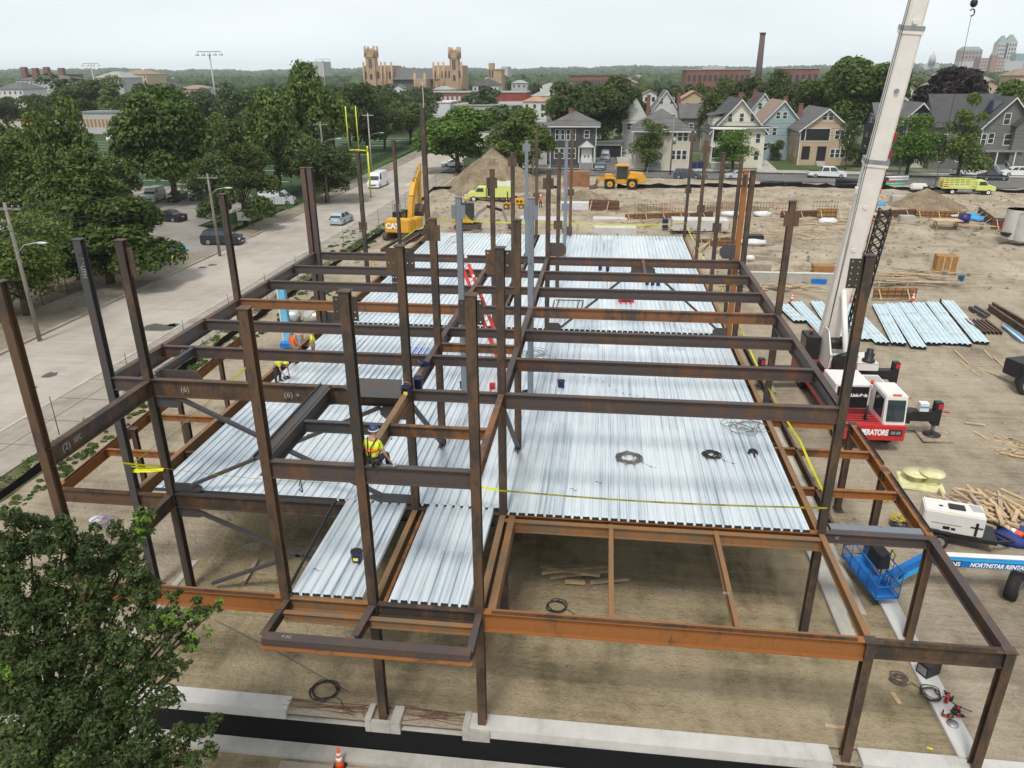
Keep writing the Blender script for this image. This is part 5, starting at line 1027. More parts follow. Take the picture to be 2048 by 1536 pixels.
# ---------------- excavator ----------------
def tracks(par, L, gauge, w, h):
    for s in (-1, 1):
        mb = MB().m(BROWNS); y = s*gauge/2; r_ = h/2
        pr = [(L/2-r_+r_*math.cos(t), r_+r_*math.sin(t)) for t in np.linspace(-math.pi/2, math.pi/2, 7)]+[(-L/2+r_-r_*math.cos(t), r_+r_*math.sin(t)) for t in np.linspace(math.pi/2, -math.pi/2, 7)]
        mb.prism(pr, Vector((0, y-w/2, 0)), Vector((0, y+w/2, 0)), Vector((1, 0, 0)), Vector((0, 0, 1)))
        mb.m(BLK)
        for k in range(int(L/.22)): x = -L/2+.3+k*.22; mb.box(x, x+.1, y-w/2-.01, y+w/2+.01, h, h+.03)
        mb.build('track', par)
ex = empty('excavator', V(815, 478), R(62), 'large yellow excavator with folded boom beyond the far left corner of the deck', 'excavator')
tracks(ex, 4.4, 2.4, .6, .95)
mb = MB().m(BLK).cyl((0, 0, .8), (0, 0, 1.1), .7); mb.box(-.9, .9, -.9, .9, .5, .9); mb.build('undercarriage', ex)
up_ = empty('upper', (0, 0, 0), 0)
exu = R(20)
Mx = Matrix.Rotation(exu, 4, 'Z')
def XM_(mb):
    mb.v = [tuple(Mx@Vector(p)) for p in mb.v]; return mb
bpy.data.objects.remove(up_)
mb = MB().m(YEL); mb.box(-2.6, -1.0, -1.35, 1.35, 1.15, 2.5); mb.box(-1.0, 1.3, -1.35, -.4, 1.15, 2.3); mb.box(-1.0, 1.2, -.4, 1.3, 1.1, 1.3); XM_(mb); mb.build('counterweight_housing', ex, bevel=.12)
mb = MB().m(BLK).box(-.6, 1.5, .35, 1.3, 1.3, 2.95); mb.m(GLASS).box(-.5, 1.52, .33, 1.32, 1.9, 2.8); XM_(mb); mb.build('operator_cab', ex, bevel=.04)
text_obj('maker_lettering', 'CAT', .55, LETW, ex, Mx@face_M((-2.62, .45, 1.85), (-1, 0, 0)), bold=.04); mb = MB().m(BLK); mb.add([Mx@Vector(p) for p in ((-2.615, .5, 1.62), (-2.615, .1, 1.62), (-2.615, .3, 1.9))], [(0, 1, 2)]); mb.build('logo_triangle', ex)
def arm(pts, ws, par, name, w=.4, mt=YEL, M=Mx):
    mb = MB().m(mt)
    for i in range(len(pts)-1):
        a, b = Vector(pts[i]), Vector(pts[i+1]); d = (b-a).normalized(); n = Vector((-d.z, 0, d.x)) if abs(d.y) < .5 else Vector((0, 0, 1)); y = Vector((0, w/2, 0))
        p = [a-n*ws[i]/2-y, b-n*ws[i+1]/2-y, b-n*ws[i+1]/2+y, a-n*ws[i]/2+y, a+n*ws[i]/2-y, b+n*ws[i+1]/2-y, b+n*ws[i+1]/2+y, a+n*ws[i]/2+y]
        mb.hexa([M@v for v in p])
    return mb.build(name, par, bevel=.015)
arm([(1.0, 0, 1.6), (1.9, 0, 4.2), (3.0, 0, 5.9), (4.2, 0, 7.0)], [.55, .85, .7, .4], ex, 'boom', .5)
arm([(4.5, 0, 7.5), (4.1, 0, 6.9), (4.0, 0, 3.0)], [.3, .7, .35], ex, 'stick', .35); arm([(4.0, 0, 3.1), (3.6, 0, 2.4), (3.1, 0, 2.2)], [.5, 1.1, .6], ex, 'bucket', 1.1, BROWNS)
mb = MB().m(GREY); mb.cyl((1.6, .35, 1.8), (2.6, .35, 4.9), .09); mb.cyl((2.4, 0, 5.9), (4.4, 0, 7.5), .1); mb.m(BLK).tube([(1.8, .1, 3), (2.2, .15, 5), (3.2, .1, 6.6), (4.1, .1, 7.1)], .05); XM_(mb); mb.build('hydraulic_cylinder', ex)
ex.scale = (1.12, 1.12, 1.08)
# mini excavator
me_ = empty('mini_excavator', V(935, 456), R(3), 'small yellow mini excavator digging just beyond the far edge of the deck', 'mini excavator')
tracks(me_, 3.2, 1.9, .4, .6); I4 = Matrix.Identity(4)
mb = MB().m(YEL); mb.prism([(-1.6, .75), (-1.7, 1.4), (-1.2, 1.9), (-.4, 2.0), (.3, 1.2), (.9, .75)], Vector((0, -.95, 0)), Vector((0, .95, 0)), Vector((1, 0, 0)), Vector((0, 0, 1))); mb.build('body', me_, bevel=.08)
mb = MB().m(GLASS).box(-.75, .75, -.2, .85, 1.0, 2.95); mb.m(BLK).box(-.8, .8, -.25, .9, 2.95, 3.05)
for x in (-.75, .75):
    for y in (-.2, .85): mb.box(x-.05, x+.05, y-.05, y+.05, 1, 2.95)
mb.build('operator_cab', me_, bevel=.02); mb = MB().m(YEL).box(-.3, .0, -1.0, -.94, 1.0, 1.1); mb.m(BLK)
for k in range(3): mb.box(-1.4, -1.1, -.97, -.955, 1.0+k*.2, 1.1+k*.2)
mb.build('vent', me_)
arm([(.9, -.4, 1.1), (1.5, -.4, 2.0), (2.7, -.4, 2.75)], [.3, .4, .25], me_, 'boom', .25, GREY, I4); arm([(2.5, -.4, 2.8), (4.4, -.4, 2.3)], [.3, .35], me_, 'boom', .25, BLK, I4); arm([(4.4, -.4, 2.45), (5.2, -.4, .5)], [.4, .22], me_, 'stick', .22, GREY, I4); arm([(5.2, -.4, .6), (5.6, -.4, .15), (5.1, -.4, -.05)], [.3, .6, .3], me_, 'bucket', .7, BROWNS, I4); mb = MB().m(BROWNS).box(1.5, 1.7, -1.0, 1.0, 0, .5); mb.bar((0, -.5, .4), (1.6, -.5, .3), .1, .1); mb.build('dozer_blade', me_)
# roller
rl = empty('road_roller', V(1029, 418), R(2), 'small yellow tandem roller beside the lime service truck', 'roller')
mb = MB().m(YEL); mb.box(-.2, 1.5, -.55, .55, .6, 1.5); mb.box(-1.4, .0, -.5, .5, .6, 1.0); mb.build('body', rl, bevel=.15)
for x in (-1.15, 1.0): mb = MB().m(BROWNS).cyl((x, -.65, .42), (x, .65, .42), .42, n=20); mb.m(YEL).cyl((x, -.68, .42), (x, .68, .42), .2); mb.build('drum', rl)
mb = MB().m(BLK); mb.box(-.9, -.4, -.3, .3, 1.0, 1.15); mb.box(-.9, -.8, -.3, .3, 1.1, 1.55); mb.tube([(-1.0, -.45, 1.0), (-1.0, -.45, 2.4), (-1.0, .45, 2.4), (-1.0, .45, 1.0)], .04); mb.tube([(-.2, 0, 1.0), (-.4, 0, 1.6)], .03); mb.build('seat_and_roll_bar', rl)
mb = MB().m(BLK)
for k in range(2): mb.box(.3+k*.5, .65+k*.5, -.56, .56, 1.0, 1.3)
mb.build('vent', rl)
# telehandler corner at the right edge
th = empty('telehandler', tuple(G(2052, 790)), R(20), 'dark machine with a big grey wheel cut off by the right edge of the yard', 'telehandler')
wheel_part((0, 0, .65), .65, .45, th, ax=(.5, 1, 0), rim=.6); mb = MB().m(BLK); mb.box(.2, 3.5, .2, 2.2, .6, 1.6); mb.box(-.5, .3, .3, .6, .6, 1.9); mb.build('chassis', th, bevel=.05)
# ---------------- people ----------------
SKIN = mat('skin', (.42, .22, .15), .6, 0, .06, 5); HIV = mat('hi_vis_yellow', (.62, .75, .05), .7, 0, .1, 6); HIO = mat('hi_vis_orange', (.85, .16, .03), .7, 0, .1, 6); JEAN = mat('dark_trousers', (.03, .035, .05), .85, 0, .2, 8); HELM = mat('helmet_white', (.8, .8, .78), .35); HBLU = mat('helmet_blue', (.03, .05, .14), .35); BOOT = mat('work_boot', (.05, .03, .02), .8); KHA = mat('khaki_trousers', (.16, .13, .09), .85)
def skin_body(chains, mt, name, parent, sub=1):
    vs = []; es = []; rs_ = []; idx = {}
    for ch in chains:
        prev = None
        for p, r in ch:
            key = tuple(round(q, 3) for q in p)
            if key not in idx: idx[key] = len(vs); vs.append(p); rs_.append(r)
            if prev is not None: es.append((prev, idx[key]))
            prev = idx[key]
    me = bpy.data.meshes.new(name); me.from_pydata(vs, es, []); o = bpy.data.objects.new(name, me); COL.objects.link(o)
    md = o.modifiers.new('skin', 'SKIN'); md.use_smooth_shade = True; sd_ = me.skin_vertices[0].data
    for i, r in enumerate(rs_): sd_[i].radius = (r, r) if not isinstance(r, tuple) else r
    sd_[0].use_root = True; ss = o.modifiers.new('sub', 'SUBSURF'); ss.levels = sub; ss.render_levels = sub
    bpy.context.view_layer.update(); m2 = bpy.data.meshes.new_from_object(o.evaluated_get(bpy.context.evaluated_depsgraph_get())); m2.materials.clear(); m2.materials.append(mt)
    COL.objects.unlink(o); bpy.data.objects.remove(o)
    q = bpy.data.objects.new(name, m2); COL.objects.link(q); q.parent = parent; return q
def person(loc, rz, label, shirt=HIV, legs=JEAN, hat=HELM, pose='stand', group=None, lift_=0, detail=False):
    r = empty('person', loc, rz, label, 'person', group)      # faces +x
    if pose == 'stand': hip, kn, an = (0, .1, .92), [(.04, .12, .5), (.03, -.12, .5)], [(0, .13, .08), (-.04, -.13, .08)]; ch, nk, hd = (.01, 0, 1.3), (.02, 0, 1.5), (.05, 0, 1.64); el = [(.05, .3, 1.12), (.05, -.3, 1.12)]; ha = [(.2, .27, .9), (.2, -.27, .9)]
    elif pose == 'walk': hip, kn, an = (0, .1, .92), [(.18, .1, .5), (-.08, -.1, .5)], [(.22, .11, .08), (-.35, -.11, .15)]; ch, nk, hd = (.05, 0, 1.3), (.07, 0, 1.5), (.1, 0, 1.64); el = [(-.08, .26, 1.12), (.18, -.26, 1.12)]; ha = [(-.02, .25, .88), (.38, -.22, .98)]
    elif pose == 'bend': hip, kn, an = (0, .1, .9), [(.1, .13, .48), (.08, -.13, .48)], [(0, .14, .08), (0, -.14, .08)]; ch, nk, hd = (.38, 0, 1.05), (.55, 0, 1.08), (.68, 0, 1.05); el = [(.5, .24, .78), (.5, -.24, .78)]; ha = [(.62, .15, .5), (.62, -.15, .5)]
    else: hip, kn, an = (0, .11, .12), [(.42, .16, .16), (.42, -.16, .16)], [(.46, .15, -.32), (.46, -.15, -.32)]; ch, nk, hd = (.03, 0, .55), (.08, 0, .76), (.13, 0, .9); el = [(.02, .3, .4), (.06, -.32, .36)]; ha = [(.12, .34, .1), (.2, -.36, .08)]
    hx, hy, hz = hip; pel = (hx, 0, hz+.04); w = tuple((pel[i]*.6+ch[i]*.4) for i in range(3))
    chains = [[(pel, .14), (w, .135), (ch, .165), (nk, .06), (hd, .085)]]
    for s in (0, 1):
        sg = 1 if s == 0 else -1; sh = (ch[0], sg*.19, ch[2]+.1)
        up1 = tuple((hip[0]*.5+kn[s][0]*.5 if i == 0 else (sg*.1+kn[s][1])/2 if i == 1 else (hz+kn[s][2])/2) for i in range(3))
        chains.append([(pel, .14), ((hx, sg*.1, hz-.02), .095), (up1, .082), (kn[s], .06), (an[s], .045)]); 
        chains.append([(ch, .165), (sh, .062), (el[s], .043), (ha[s], .03)])
    skin_body(chains, SKIN, 'body', r, 1)
    # clothing as slightly larger shells of the same skeleton
    tor = [[(pel, .155), (w, .16), (ch, .19), ((nk[0]*.7+ch[0]*.3, 0, nk[2]*.7+ch[2]*.3), .09)]]
    for s in (0, 1):
        sg = 1 if s == 0 else -1; sh = (ch[0], sg*.19, ch[2]+.1); mid = tuple((sh[i]*.35+el[s][i]*.65) for i in range(3)); tor.append([(ch, .19), (sh, .08), (mid, .062)])
    sh_ = skin_body(tor, shirt, 'vest', r, 1)
    tr_ = [[(tuple((pel[0], 0, pel[2]+.06)), .16), (pel, .155)]]
    for s in (0, 1):
        sg = 1 if s == 0 else -1; up1 = tuple((hip[0]*.5+kn[s][0]*.5 if i == 0 else (sg*.1+kn[s][1])/2 if i == 1 else (hz+kn[s][2])/2) for i in range(3))
        tr_.append([(pel, .155), ((hx, sg*.1, hz-.02), .108), (up1, .098), (kn[s], .075), (an[s], .065)])
    skin_body(tr_, legs, 'trousers', r, 1)
    for s in (0, 1):
        a = an[s]; mb = MB().m(BOOT).blob((a[0]+.07, a[1], a[2]-.03), (.14, .055, .06), 10, 6); mb.build('boot', r)
        h_ = Vector(ha[s]); d = (h_-Vector(el[s])).normalized(); mb = MB().m(SKIN); mb.bar(h_-d*.01, h_+d*.07, .07, .03)
        for k in range(4): mb.tube([h_+d*.06+Vector((0, (k-1.5)*.018, 0)), h_+d*(.11+.01*(k in (1, 2)))+Vector((0, (k-1.5)*.02, -.01)), h_+d*.135+Vector((.01, (k-1.5)*.02, -.03))], .009, 5)
        mb.tube([h_+Vector((0, .035*(1 if s else -1), 0)), h_+d*.05+Vector((.02, .055*(1 if s else -1), 0))], .011, 5); mb.build('hand', r)
    mb = MB().m(SKIN).blob((hd[0], hd[1], hd[2]), (.1, .078, .12), 12, 8); mb.blob((hd[0]+.1, 0, hd[2]-.01), (.02, .014, .025), 6, 4)
    for s in (-1, 1): mb.blob((hd[0], s*.08, hd[2]), (.02, .012, .03), 6, 4)
    mb.m(BLK)
    for s in (-1, 1): mb.blob((hd[0]+.088, s*.03, hd[2]+.01), (.012, .014, .009), 6, 4)
    mb.m(mat('lip', (.3, .1, .08))).blob((hd[0]+.09, 0, hd[2]-.055), (.01, .025, .008), 6, 4); mb.build('head', r)
    if hat is not None:
        mb = MB().m(hat).lathe((hd[0]-.01, 0, hd[2]+.03), [(.135, 0), (.128, .03), (.12, .08), (.085, .13), (.03, .155), (0, .158)], 16); mb.prism([(0, 0), (.09, .03), (.09, -.03)], Vector((hd[0]+.07, 0, hd[2]+.03)), Vector((hd[0]+.07, 0, hd[2]+.042)), Vector((1, 0, 0)), Vector((0, 1.6, 0)))
        if detail: mb.m(REFL).lathe((hd[0]-.01, 0, hd[2]+.03), [(.1375, .004), (.1335, .03)], 16)
        mb.build('helmet', r)
    else: mb = MB().m(BLK).blob((hd[0]-.03, 0, hd[2]+.03), (.11, .1, .12), 10, 7); mb.build('hair', r)
    if detail:
        mb = MB().m(BLK)
        for s in (-1, 1): mb.tube([(pel[0]+.05, s*.12, pel[2]+.1), (ch[0]+.17, s*.11, ch[2]), (ch[0], s*.13, ch[2]+.2), (ch[0]-.17, s*.05, ch[2]), (pel[0]-.15, s*.02, pel[2]+.12)], .018, 5)
        mb.lathe((pel[0], 0, pel[2]+.06), [(.175, 0), (.18, .05)], 16)
        for k in range(5): t = R(-150+k*45); mb.cyl((pel[0]+.2*math.cos(t), .2*math.sin(t), pel[2]-.12), (pel[0]+.19*math.cos(t), .19*math.sin(t), pel[2]+.08), .04, n=6)
        mb.build('tool_harness', r); mb = MB().m(HIO).lathe((ch[0], 0, ch[2]-.12), [(.19, 0), (.195, .06)], 16); mb.build('vest_stripe', r)
    return r
seat_z = L2+.02
p_ = person((XN+.34, Y0+.02, seat_z), R(75), 'ironworker in yellow vest and navy helmet sitting on the upper front beam', HIV, JEAN, HBLU, 'sit', detail=True)
mb = MB().m(GREY); mb.bar((XN+.25, Y0-.06, L2+.035), (XN+.85, Y0-.03, L2+.035), .04, .04); mb.cyl((XN+.85, Y0-.03, L2+.01), (XN+.95, Y0-.03, L2+.07), .05); tag(mb.build('wrench'), 'long steel wrench lying on the upper front beam beside the seated ironworker', 'wrench')
dz = L1+.075
a = G(590, 727, dz); person((a.x, a.y, dz), R(60), 'worker in orange shirt standing at the left edge of the deck', HIO, KHA, HELM)
a = G(630, 722, dz); person((a.x, a.y, dz), R(-160), 'worker in lime vest with dark hood standing on the left deck', HIV, KHA, mat('helmet_brown', (.06, .05, .03), .6))
a = G(556, 764, dz); person((a.x, a.y, dz), R(-20), 'worker in bright lime vest crouching at the left deck edge', HIV, JEAN, HIV, 'bend')
person(V(924, 423), R(-60), 'left one of two workers in lime vests before the lime truck', HIV); person(V(932, 414), R(-120), 'right one of two workers in lime vests before the lime truck', HIV, KHA)
person(V(1081, 415), R(-80), 'worker in an orange jacket standing right of the yellow roller', HIO); person(V(1062, 420), R(-100), 'worker in lime jacket bending behind a grey column right of the roller', HIV, JEAN, HIV, 'bend')
person(V(1412, 359), R(5), 'person in dark clothes walking on the far pavement beside the steps', mat('black_shirt', (.02, .02, .02), .8), JEAN, None, 'walk')
# ---------------- mid-ground clutter ----------------
def heap(name, c, rx, ry, h, label, mt=MOUND, n=40, m=14, seed=0, jag=.12, cat='dirt mound'):
    rs = random.Random(seed); mb = MB().m(mt); vs = []; ph = [rs.uniform(0, 6.28) for _ in range(6)]
    for i in range(m+1):
        q = i/m
        for k in range(n):
            t = 2*math.pi*k/n; e = 1+jag*(math.sin(3*t+ph[0])+.6*math.sin(7*t+ph[1])*q+.4*math.sin(13*t+ph[2]+q*5)); z = h*(1-q)**1.05*(1+.1*math.sin(5*t+ph[3]+q*9)*q)+rs.uniform(-.02, .02)*h*(0 < i < m)
            vs.append((rx*q*math.cos(t)*e, ry*q*math.sin(t)*e, max(-.1, z) if i < m else -.15))
    mb.smooth = True; mb.add(vs, [(i*n+k, (i+1)*n+k, (i+1)*n+(k+1) % n, i*n+(k+1) % n) for i in range(m) for k in range(n)]); o = mb.build(name, origin=(0, 0, 0)); o.location = c; tag(o, label, cat); return o
heap('dirt_mound', G(985, 378), 8.8, 6.5, 6.6, 'tall steep pile of tan dirt behind the lime service truck', seed=1, n=64, m=22); heap('dirt_mound', G(1168, 408), 4.6, 3.5, 2.4, 'medium pointed dirt pile between the steel columns', seed=2); heap('dirt_mound', G(1848, 412), 5.4, 4.5, 2.5, 'rounded dirt pile below the lime stake truck', seed=3, jag=.06); heap('dirt_mound', G(1460, 418), 5, 3, 1.1, 'low wide dirt bank behind the wood formwork', seed=4)
heap('dirt_mound', G(1075, 402), 5.5, 3.2, 1.5, 'low spill of dirt at the foot of the tall pile', seed=8); heap('dirt_mound', G(1275, 420), 5, 2.5, .9, 'low ridge of dirt right of the red form panels', seed=9)
def slab(px, py, sx, sy, h, label, rz=0, mt=CONCW, name='concrete_footing', cat='concrete footing', z=0): 
    mb = MB().m(mt).box(-sx/2, sx/2, -sy/2, sy/2, -.2, h); o = mb.build(name, bevel=.02, origin=(0, 0, 0)); p = G(px, py); o.location = (p.x, p.y, z); o.rotation_euler.z = rz; tag(o, label, cat); return o
slab(1230, 465, 5.0, 2.6, .8, 'white topped concrete footing just beyond the far edge of the deck'); slab(1220, 440, 4.5, 1.8, .3, 'flat pale concrete slab behind the nearest far footing'); slab(1398, 455, 6.8, 2.6, 1.1, 'large pale concrete footing right of the far deck edge'); slab(1330, 340+112, .7, .7, .9, 'navy drum standing on dirt between the two pale footings', mt=NAVY, name='drum', cat='drum')
slab(1085, 440, 6, 3, .25, 'flat white concrete pad left of the row of forms'); slab(1150, 418, 4.5, 1.2, 1.0, 'white fabric covered form end left of the red panels', mt=SACK, name='form_cover', cat='form cover')
fm = mat('form_inside', (.28, .14, .07), .8, 0, .3, 2)
def formwork(a, b, h, label, mt=FORM, braces=True, stakes=True, th_=.1):
    mb = MB().m(mt); a = G(*a); b = G(*b); d = (b-a).normalized(); n = Vector((-d.y, d.x, 0)); L_ = (b-a).length; mb.bar(a+Vector((0, 0, h/2)), b+Vector((0, 0, h/2)), th_, h); mb.m(BROWNS)
    for k in range(int(L_/.6)+1): c = a+d*k*.6-n*(th_/2+.02); mb.bar(c, c+Vector((0, 0, h)), .05, .05)
    for z in (h*.3, h*.7): mb.bar(a-n*(th_/2+.05)+Vector((0, 0, z)), b-n*(th_/2+.05)+Vector((0, 0, z)), .05, .05)
    mb.m(WOOD)
    if braces:
        for k in range(int(L_/2.4)+1): c = a+d*(k*2.4+.4); mb.bar(c+Vector((0, 0, h*.9)), c-n*(h*.9)+Vector((0, 0, .05)), .09, .05); mb.bar(c+n*.1, c+n*.1+Vector((0, 0, h+.4)), .06, .06)
    o = mb.build('formwork'); tag(o, label, 'formwork'); return o
formwork((1178, 420), (1238, 423), 1.5, 'dark red steel wall form panels left of the orange wood braces'); formwork((1250, 440), (1370, 436), .8, 'brown wood formwork with pale braces behind the yellow tape', fm); formwork((1370, 446), (1425, 440), 1.2, 'brown form panels between the far right columns'); formwork((1410, 492), (1478, 493), .7, 'low square wood form beside the far right corner of the deck', fm); formwork((1395, 486), (1466, 480), .4, 'back side of the low square wood form', fm)
formwork((1560, 436), (1640, 434), .9, 'dark footing forms right of the steel columns'); formwork((1632, 440), (1672, 440), 1.5, 'orange wood form with two upright pale planks', PLY); formwork((1740, 437), (1830, 433), 1.0, 'row of dark forms behind the jib of the crane'); formwork((1830, 434), (1930, 436), .9, 'row of tan forms behind the blue tarps', PLY); formwork((1955, 432), (1985, 455), 1.2, 'angled red brown form panels left of the concrete manholes'); formwork((1982, 457), (2020, 458), 1.3, 'red brown panel form against the concrete manholes')
formwork((1745, 596), (1830, 596), .9, 'long brown wood form leaning on the end of the new concrete wall', PLY)
# rebar cages row
for k, (px, py) in enumerate(((1300, 425), (1345, 424), (1420, 422), (1475, 423), (1520, 422), (1570, 424), (1650, 420))):
    mb = MB().m(MATS['rebar_rust'] if k % 2 == 0 else mat('rebar_orange', (.4, .1, .04), .8)); p = G(px, py)
    for i in range(9): x = p.x-1.6+i*.4; mb.tube([(x, p.y, 0), (x, p.y, 1.3)], .025, 4)
    for z in (.5, 1.1): mb.tube([(p.x-1.7, p.y, z), (p.x+1.7, p.y, z)], .025, 4)
    tag(mb.build('rebar_cage'), ['leftmost rebar cage above the wood forms', 'second rebar cage above the wood forms', 'rebar cage behind the tallest right columns', 'orange rebar cage left of the rust orange column', 'rebar cage just right of the paired rusty column', 'rebar cage behind the white sheeting bundle', 'rightmost rebar cage behind the orange wood form'][k], 'rebar cage', 'rebar cages in the footings')
for k, (px, py, s, lb) in enumerate(((1462, 432, 1.4, 'white plastic sheeting bundle left of the lumber scraps'), (1525, 432, 1.3, 'white sheeting bag right of the paired columns'), (1655, 446, 1.3, 'white sheeting bundle in front of the orange wood form'), (1506, 489, 1.5, 'white bag under the dark box on the dirt'), (1912, 425+9, 1.6, 'white bags beside the grey block stack'))):
    mb = MB().m(SACK).blob((0, 0, .25), (s, s*.55, .42), 12, 6, .18, random.Random(k)); o = mb.build('sheeting_bundle', origin=(0, 0, 0)); o.location = G(px, py); tag(o, lb, 'sheeting')
for k, (px, py, s, mt, lb) in enumerate(((1944, 435, 1.5, LTAR, 'bright blue tarp over materials left of the navy drum'), (1955, 441, 1.6, LTAR, 'grey blue tarp heap beside the bright blue one'), (1760, 412, .9, LTAR, 'small blue bin beyond the dirt beside the crane boom'), (1996, 444, .7, LTAR, 'small blue plastic bag near the manholes'))):
    mb = MB().m(mt).blob((0, 0, .2), (s, s*.5, .4), 12, 6, .25, random.Random(k+9)); o = mb.build('tarp_heap', origin=(0, 0, 0)); o.location = G(px, py); tag(o, lb, 'tarp')
mb = MB().m(NAVY).lathe((0, 0, 0), [(.0, 0), (.6, 0), (.7, 1.3), (.6, 1.3), (.55, .2)], 16); o = mb.build('drum'); o.location = G(1926, 449); tag(o, 'dark blue open drum beside the tarps', 'drum')
slab(1812, 445, 1.8, 1.0, .9, 'stack of grey concrete blocks behind the saw horse', mt=CONC, name='block_stack', cat='block stack'); slab(1793, 408, 1.8, 1.4, 1.2, 'grey block stack by the dirt pile below the stake truck', mt=CONC, name='block_stack', cat='block stack')
slab(1508, 487, 1.8, 1.2, 1.0, 'dark open box on the dirt right of the paired columns', mt=BLK, name='open_box', cat='box')
o = slab(1510, 548, 2.6, 1.5, 1.1, 'stack of grey weathered boards right of the steel frame', mt=OLDW, name='board_stack', cat='board stack'); mb = MB().m(SACK).blob((0, 0, 0), (.5, .35, .3), 10, 6, .2); o = mb.build('sack'); p = G(1503, 545); o.location = (p.x-.3, p.y, 1.1); tag(o, 'white sack on top of the grey board stack', 'sack')
slab(1636, 564, 1.3, .8, .35, 'small blue and white cooler on the dirt left of the crane boom', mt=BLUE, name='cool_box', cat='cool box'); slab(1645, 548, 2.0, 1.2, .9, 'brown plywood box left of the crane boom', mt=PLY, name='plywood_box', cat='box')
bucket(V(1888, 552), 'white bucket in front of the plywood crate', r=.25, h=.5, mt=SACK, tape=False); bucket(V(1921, 562), 'blue barrel right of the white bucket near the yellow line', r=.28, h=.55, mt=LTAR, tape=False); bucket(V(1962, 456), 'white bucket left of the form panels', r=.3, h=.6, mt=SACK, tape=False); bucket(V(1951, 463), 'white bucket beside the rebar near the manholes', r=.3, h=.6, mt=SACK, tape=False)
# lumber scatter heaps (planks are things)
rs = random.Random(11)
def scatter(c, n, sx, sy, label, lmin=1.2, lmax=3.2, mts=(OLDW, WOOD), ang=0, sd_=.6, zt=.5, group=None):
    p = G(*c)
    for k in range(n):
        l = rs.uniform(lmin, lmax); an = ang+rs.gauss(0, sd_); x = p.x+rs.gauss(0, sx); y = p.y+rs.gauss(0, sy); d = Vector((math.cos(an), math.sin(an), 0))*l/2; z = .06+zt*rs.random()*math.exp(-((x-p.x)/sx)**2)
        q = Vector((x, y, z)); plank(q-d, q+d, rs.choice((.1, .15, .22)), .05, rs.choice(mts), label=label, group=group or label[:50])
scatter((1565, 552), 22, .9, 1.0, 'weathered board in the messy stack left of the leaning column', .8, 2.0); scatter((1620, 545), 14, 1.4, .8, 'weathered board in the stack left of the crane boom', 1, 2.6, ang=0, sd_=.25)
scatter((1800, 548), 24, 2.4, 1.6, 'pale board among the lumber left of the plywood crate', 2, 4.6, ang=-.05, sd_=.2); scatter((1790, 566), 12, 2.5, .6, 'plank in the long row beneath the crate lumber', 2.5, 5, ang=-.02, sd_=.06)
scatter((1590, 440), 22, 3.5, 2.6, 'loose board near the rebar cages right of the columns', 1.5, 4); scatter((1660, 450), 14, 3, 2.6, 'loose board in front of the orange wood form', 1.5, 4); scatter((1545, 560+15), 8, 1, .8, 'short board in the near mess by the new wall', .6, 1.6)
scatter((1935, 455), 9, 2.0, 1.2, 'pinkish plank near the saw horse table', 2.5, 5, (mat('pink_lumber', (.42, .25, .18), .8), WOOD), -.15, .1); scatter((1420, 470), 8, 2.2, 2.4, 'loose plank beside the low square wood form', 1.6, 4); scatter((1760, 450), 12, 2.0, 1.8, 'board near the steel saw stand behind the crane jib', 1.5, 4)
for c_, n_, sx_, sy_, lb_ in (((1450, 455), 16, 3.5, 2.5, 'loose board on the churned dirt right of the far deck corner'), ((1520, 470), 20, 3.0, 3.0, 'loose board in the debris between two leaning columns'), ((1600, 470), 14, 3.2, 2.4, 'loose board on open dirt right of the single leaning column'), ((1680, 440), 12, 3, 2, 'loose board right of the orange wood form'), ((1290, 448), 14, 3.5, 1.6, 'loose board around the pale footings beyond the deck'), ((1850, 446), 12, 3.5, 1.2, 'loose board near the grey block stack'), ((1590, 575), 12, 1.2, .8, 'short board by the new concrete wall'), ((1500, 575), 10, 1.0, 1.5, 'short board beside the tall paired column')):
    scatter(c_, n_, sx_, sy_, lb_, 1.0, 4.0, sd_=.9, zt=.25)
mb = MB(); rs = random.Random(31)
for k, (px, py, w_, d_, h_) in enumerate(((1535, 520, 3.2, .5, .35), (1560, 505, 2.4, .8, .3), (1480, 540, 2.0, .6, .3))):
    slab(px, py, w_, d_, h_, ['low stack of grey boards right of the paired columns', 'flat grey board stack near the leaning column', 'small board stack beside the rear right column'][k], rs.uniform(-.3, .3), OLDW, 'board_stack', 'board stack')
for k, (a_, b_) in enumerate((((1400, 497), (1440, 470)), ((1425, 500), (1470, 488)))): plank(G(*a_, .5), G(*b_, .3), .25, .06, WOOD, label=['pale walkway plank left over the low square form', 'pale walkway plank right over the low square form'][k])
# saw horse tables
def table(px, py, label, w=3.2):
    t = empty('work_table', tuple(G(px, py)), 0, label, 'work table'); mb = MB().m(WOOD).box(-w/2, w/2, -.9, .9, 1.0, 1.08); mb.build('tabletop', t)
    for x in (-w*.38, w*.38): mb = MB().m(PLY); mb.bar((x, -.7, 0), (x, -.1, 1), .1, .1); mb.bar((x, .7, 0), (x, .1, 1), .1, .1); mb.bar((x, -.5, .4), (x, .5, .4), .08, .08); mb.build('leg', t)
table(1890, 457, 'timber saw horse table left of the pink planks'); table(1742, 444, 'saw horse with iron legs behind the crane jib', 2.2)
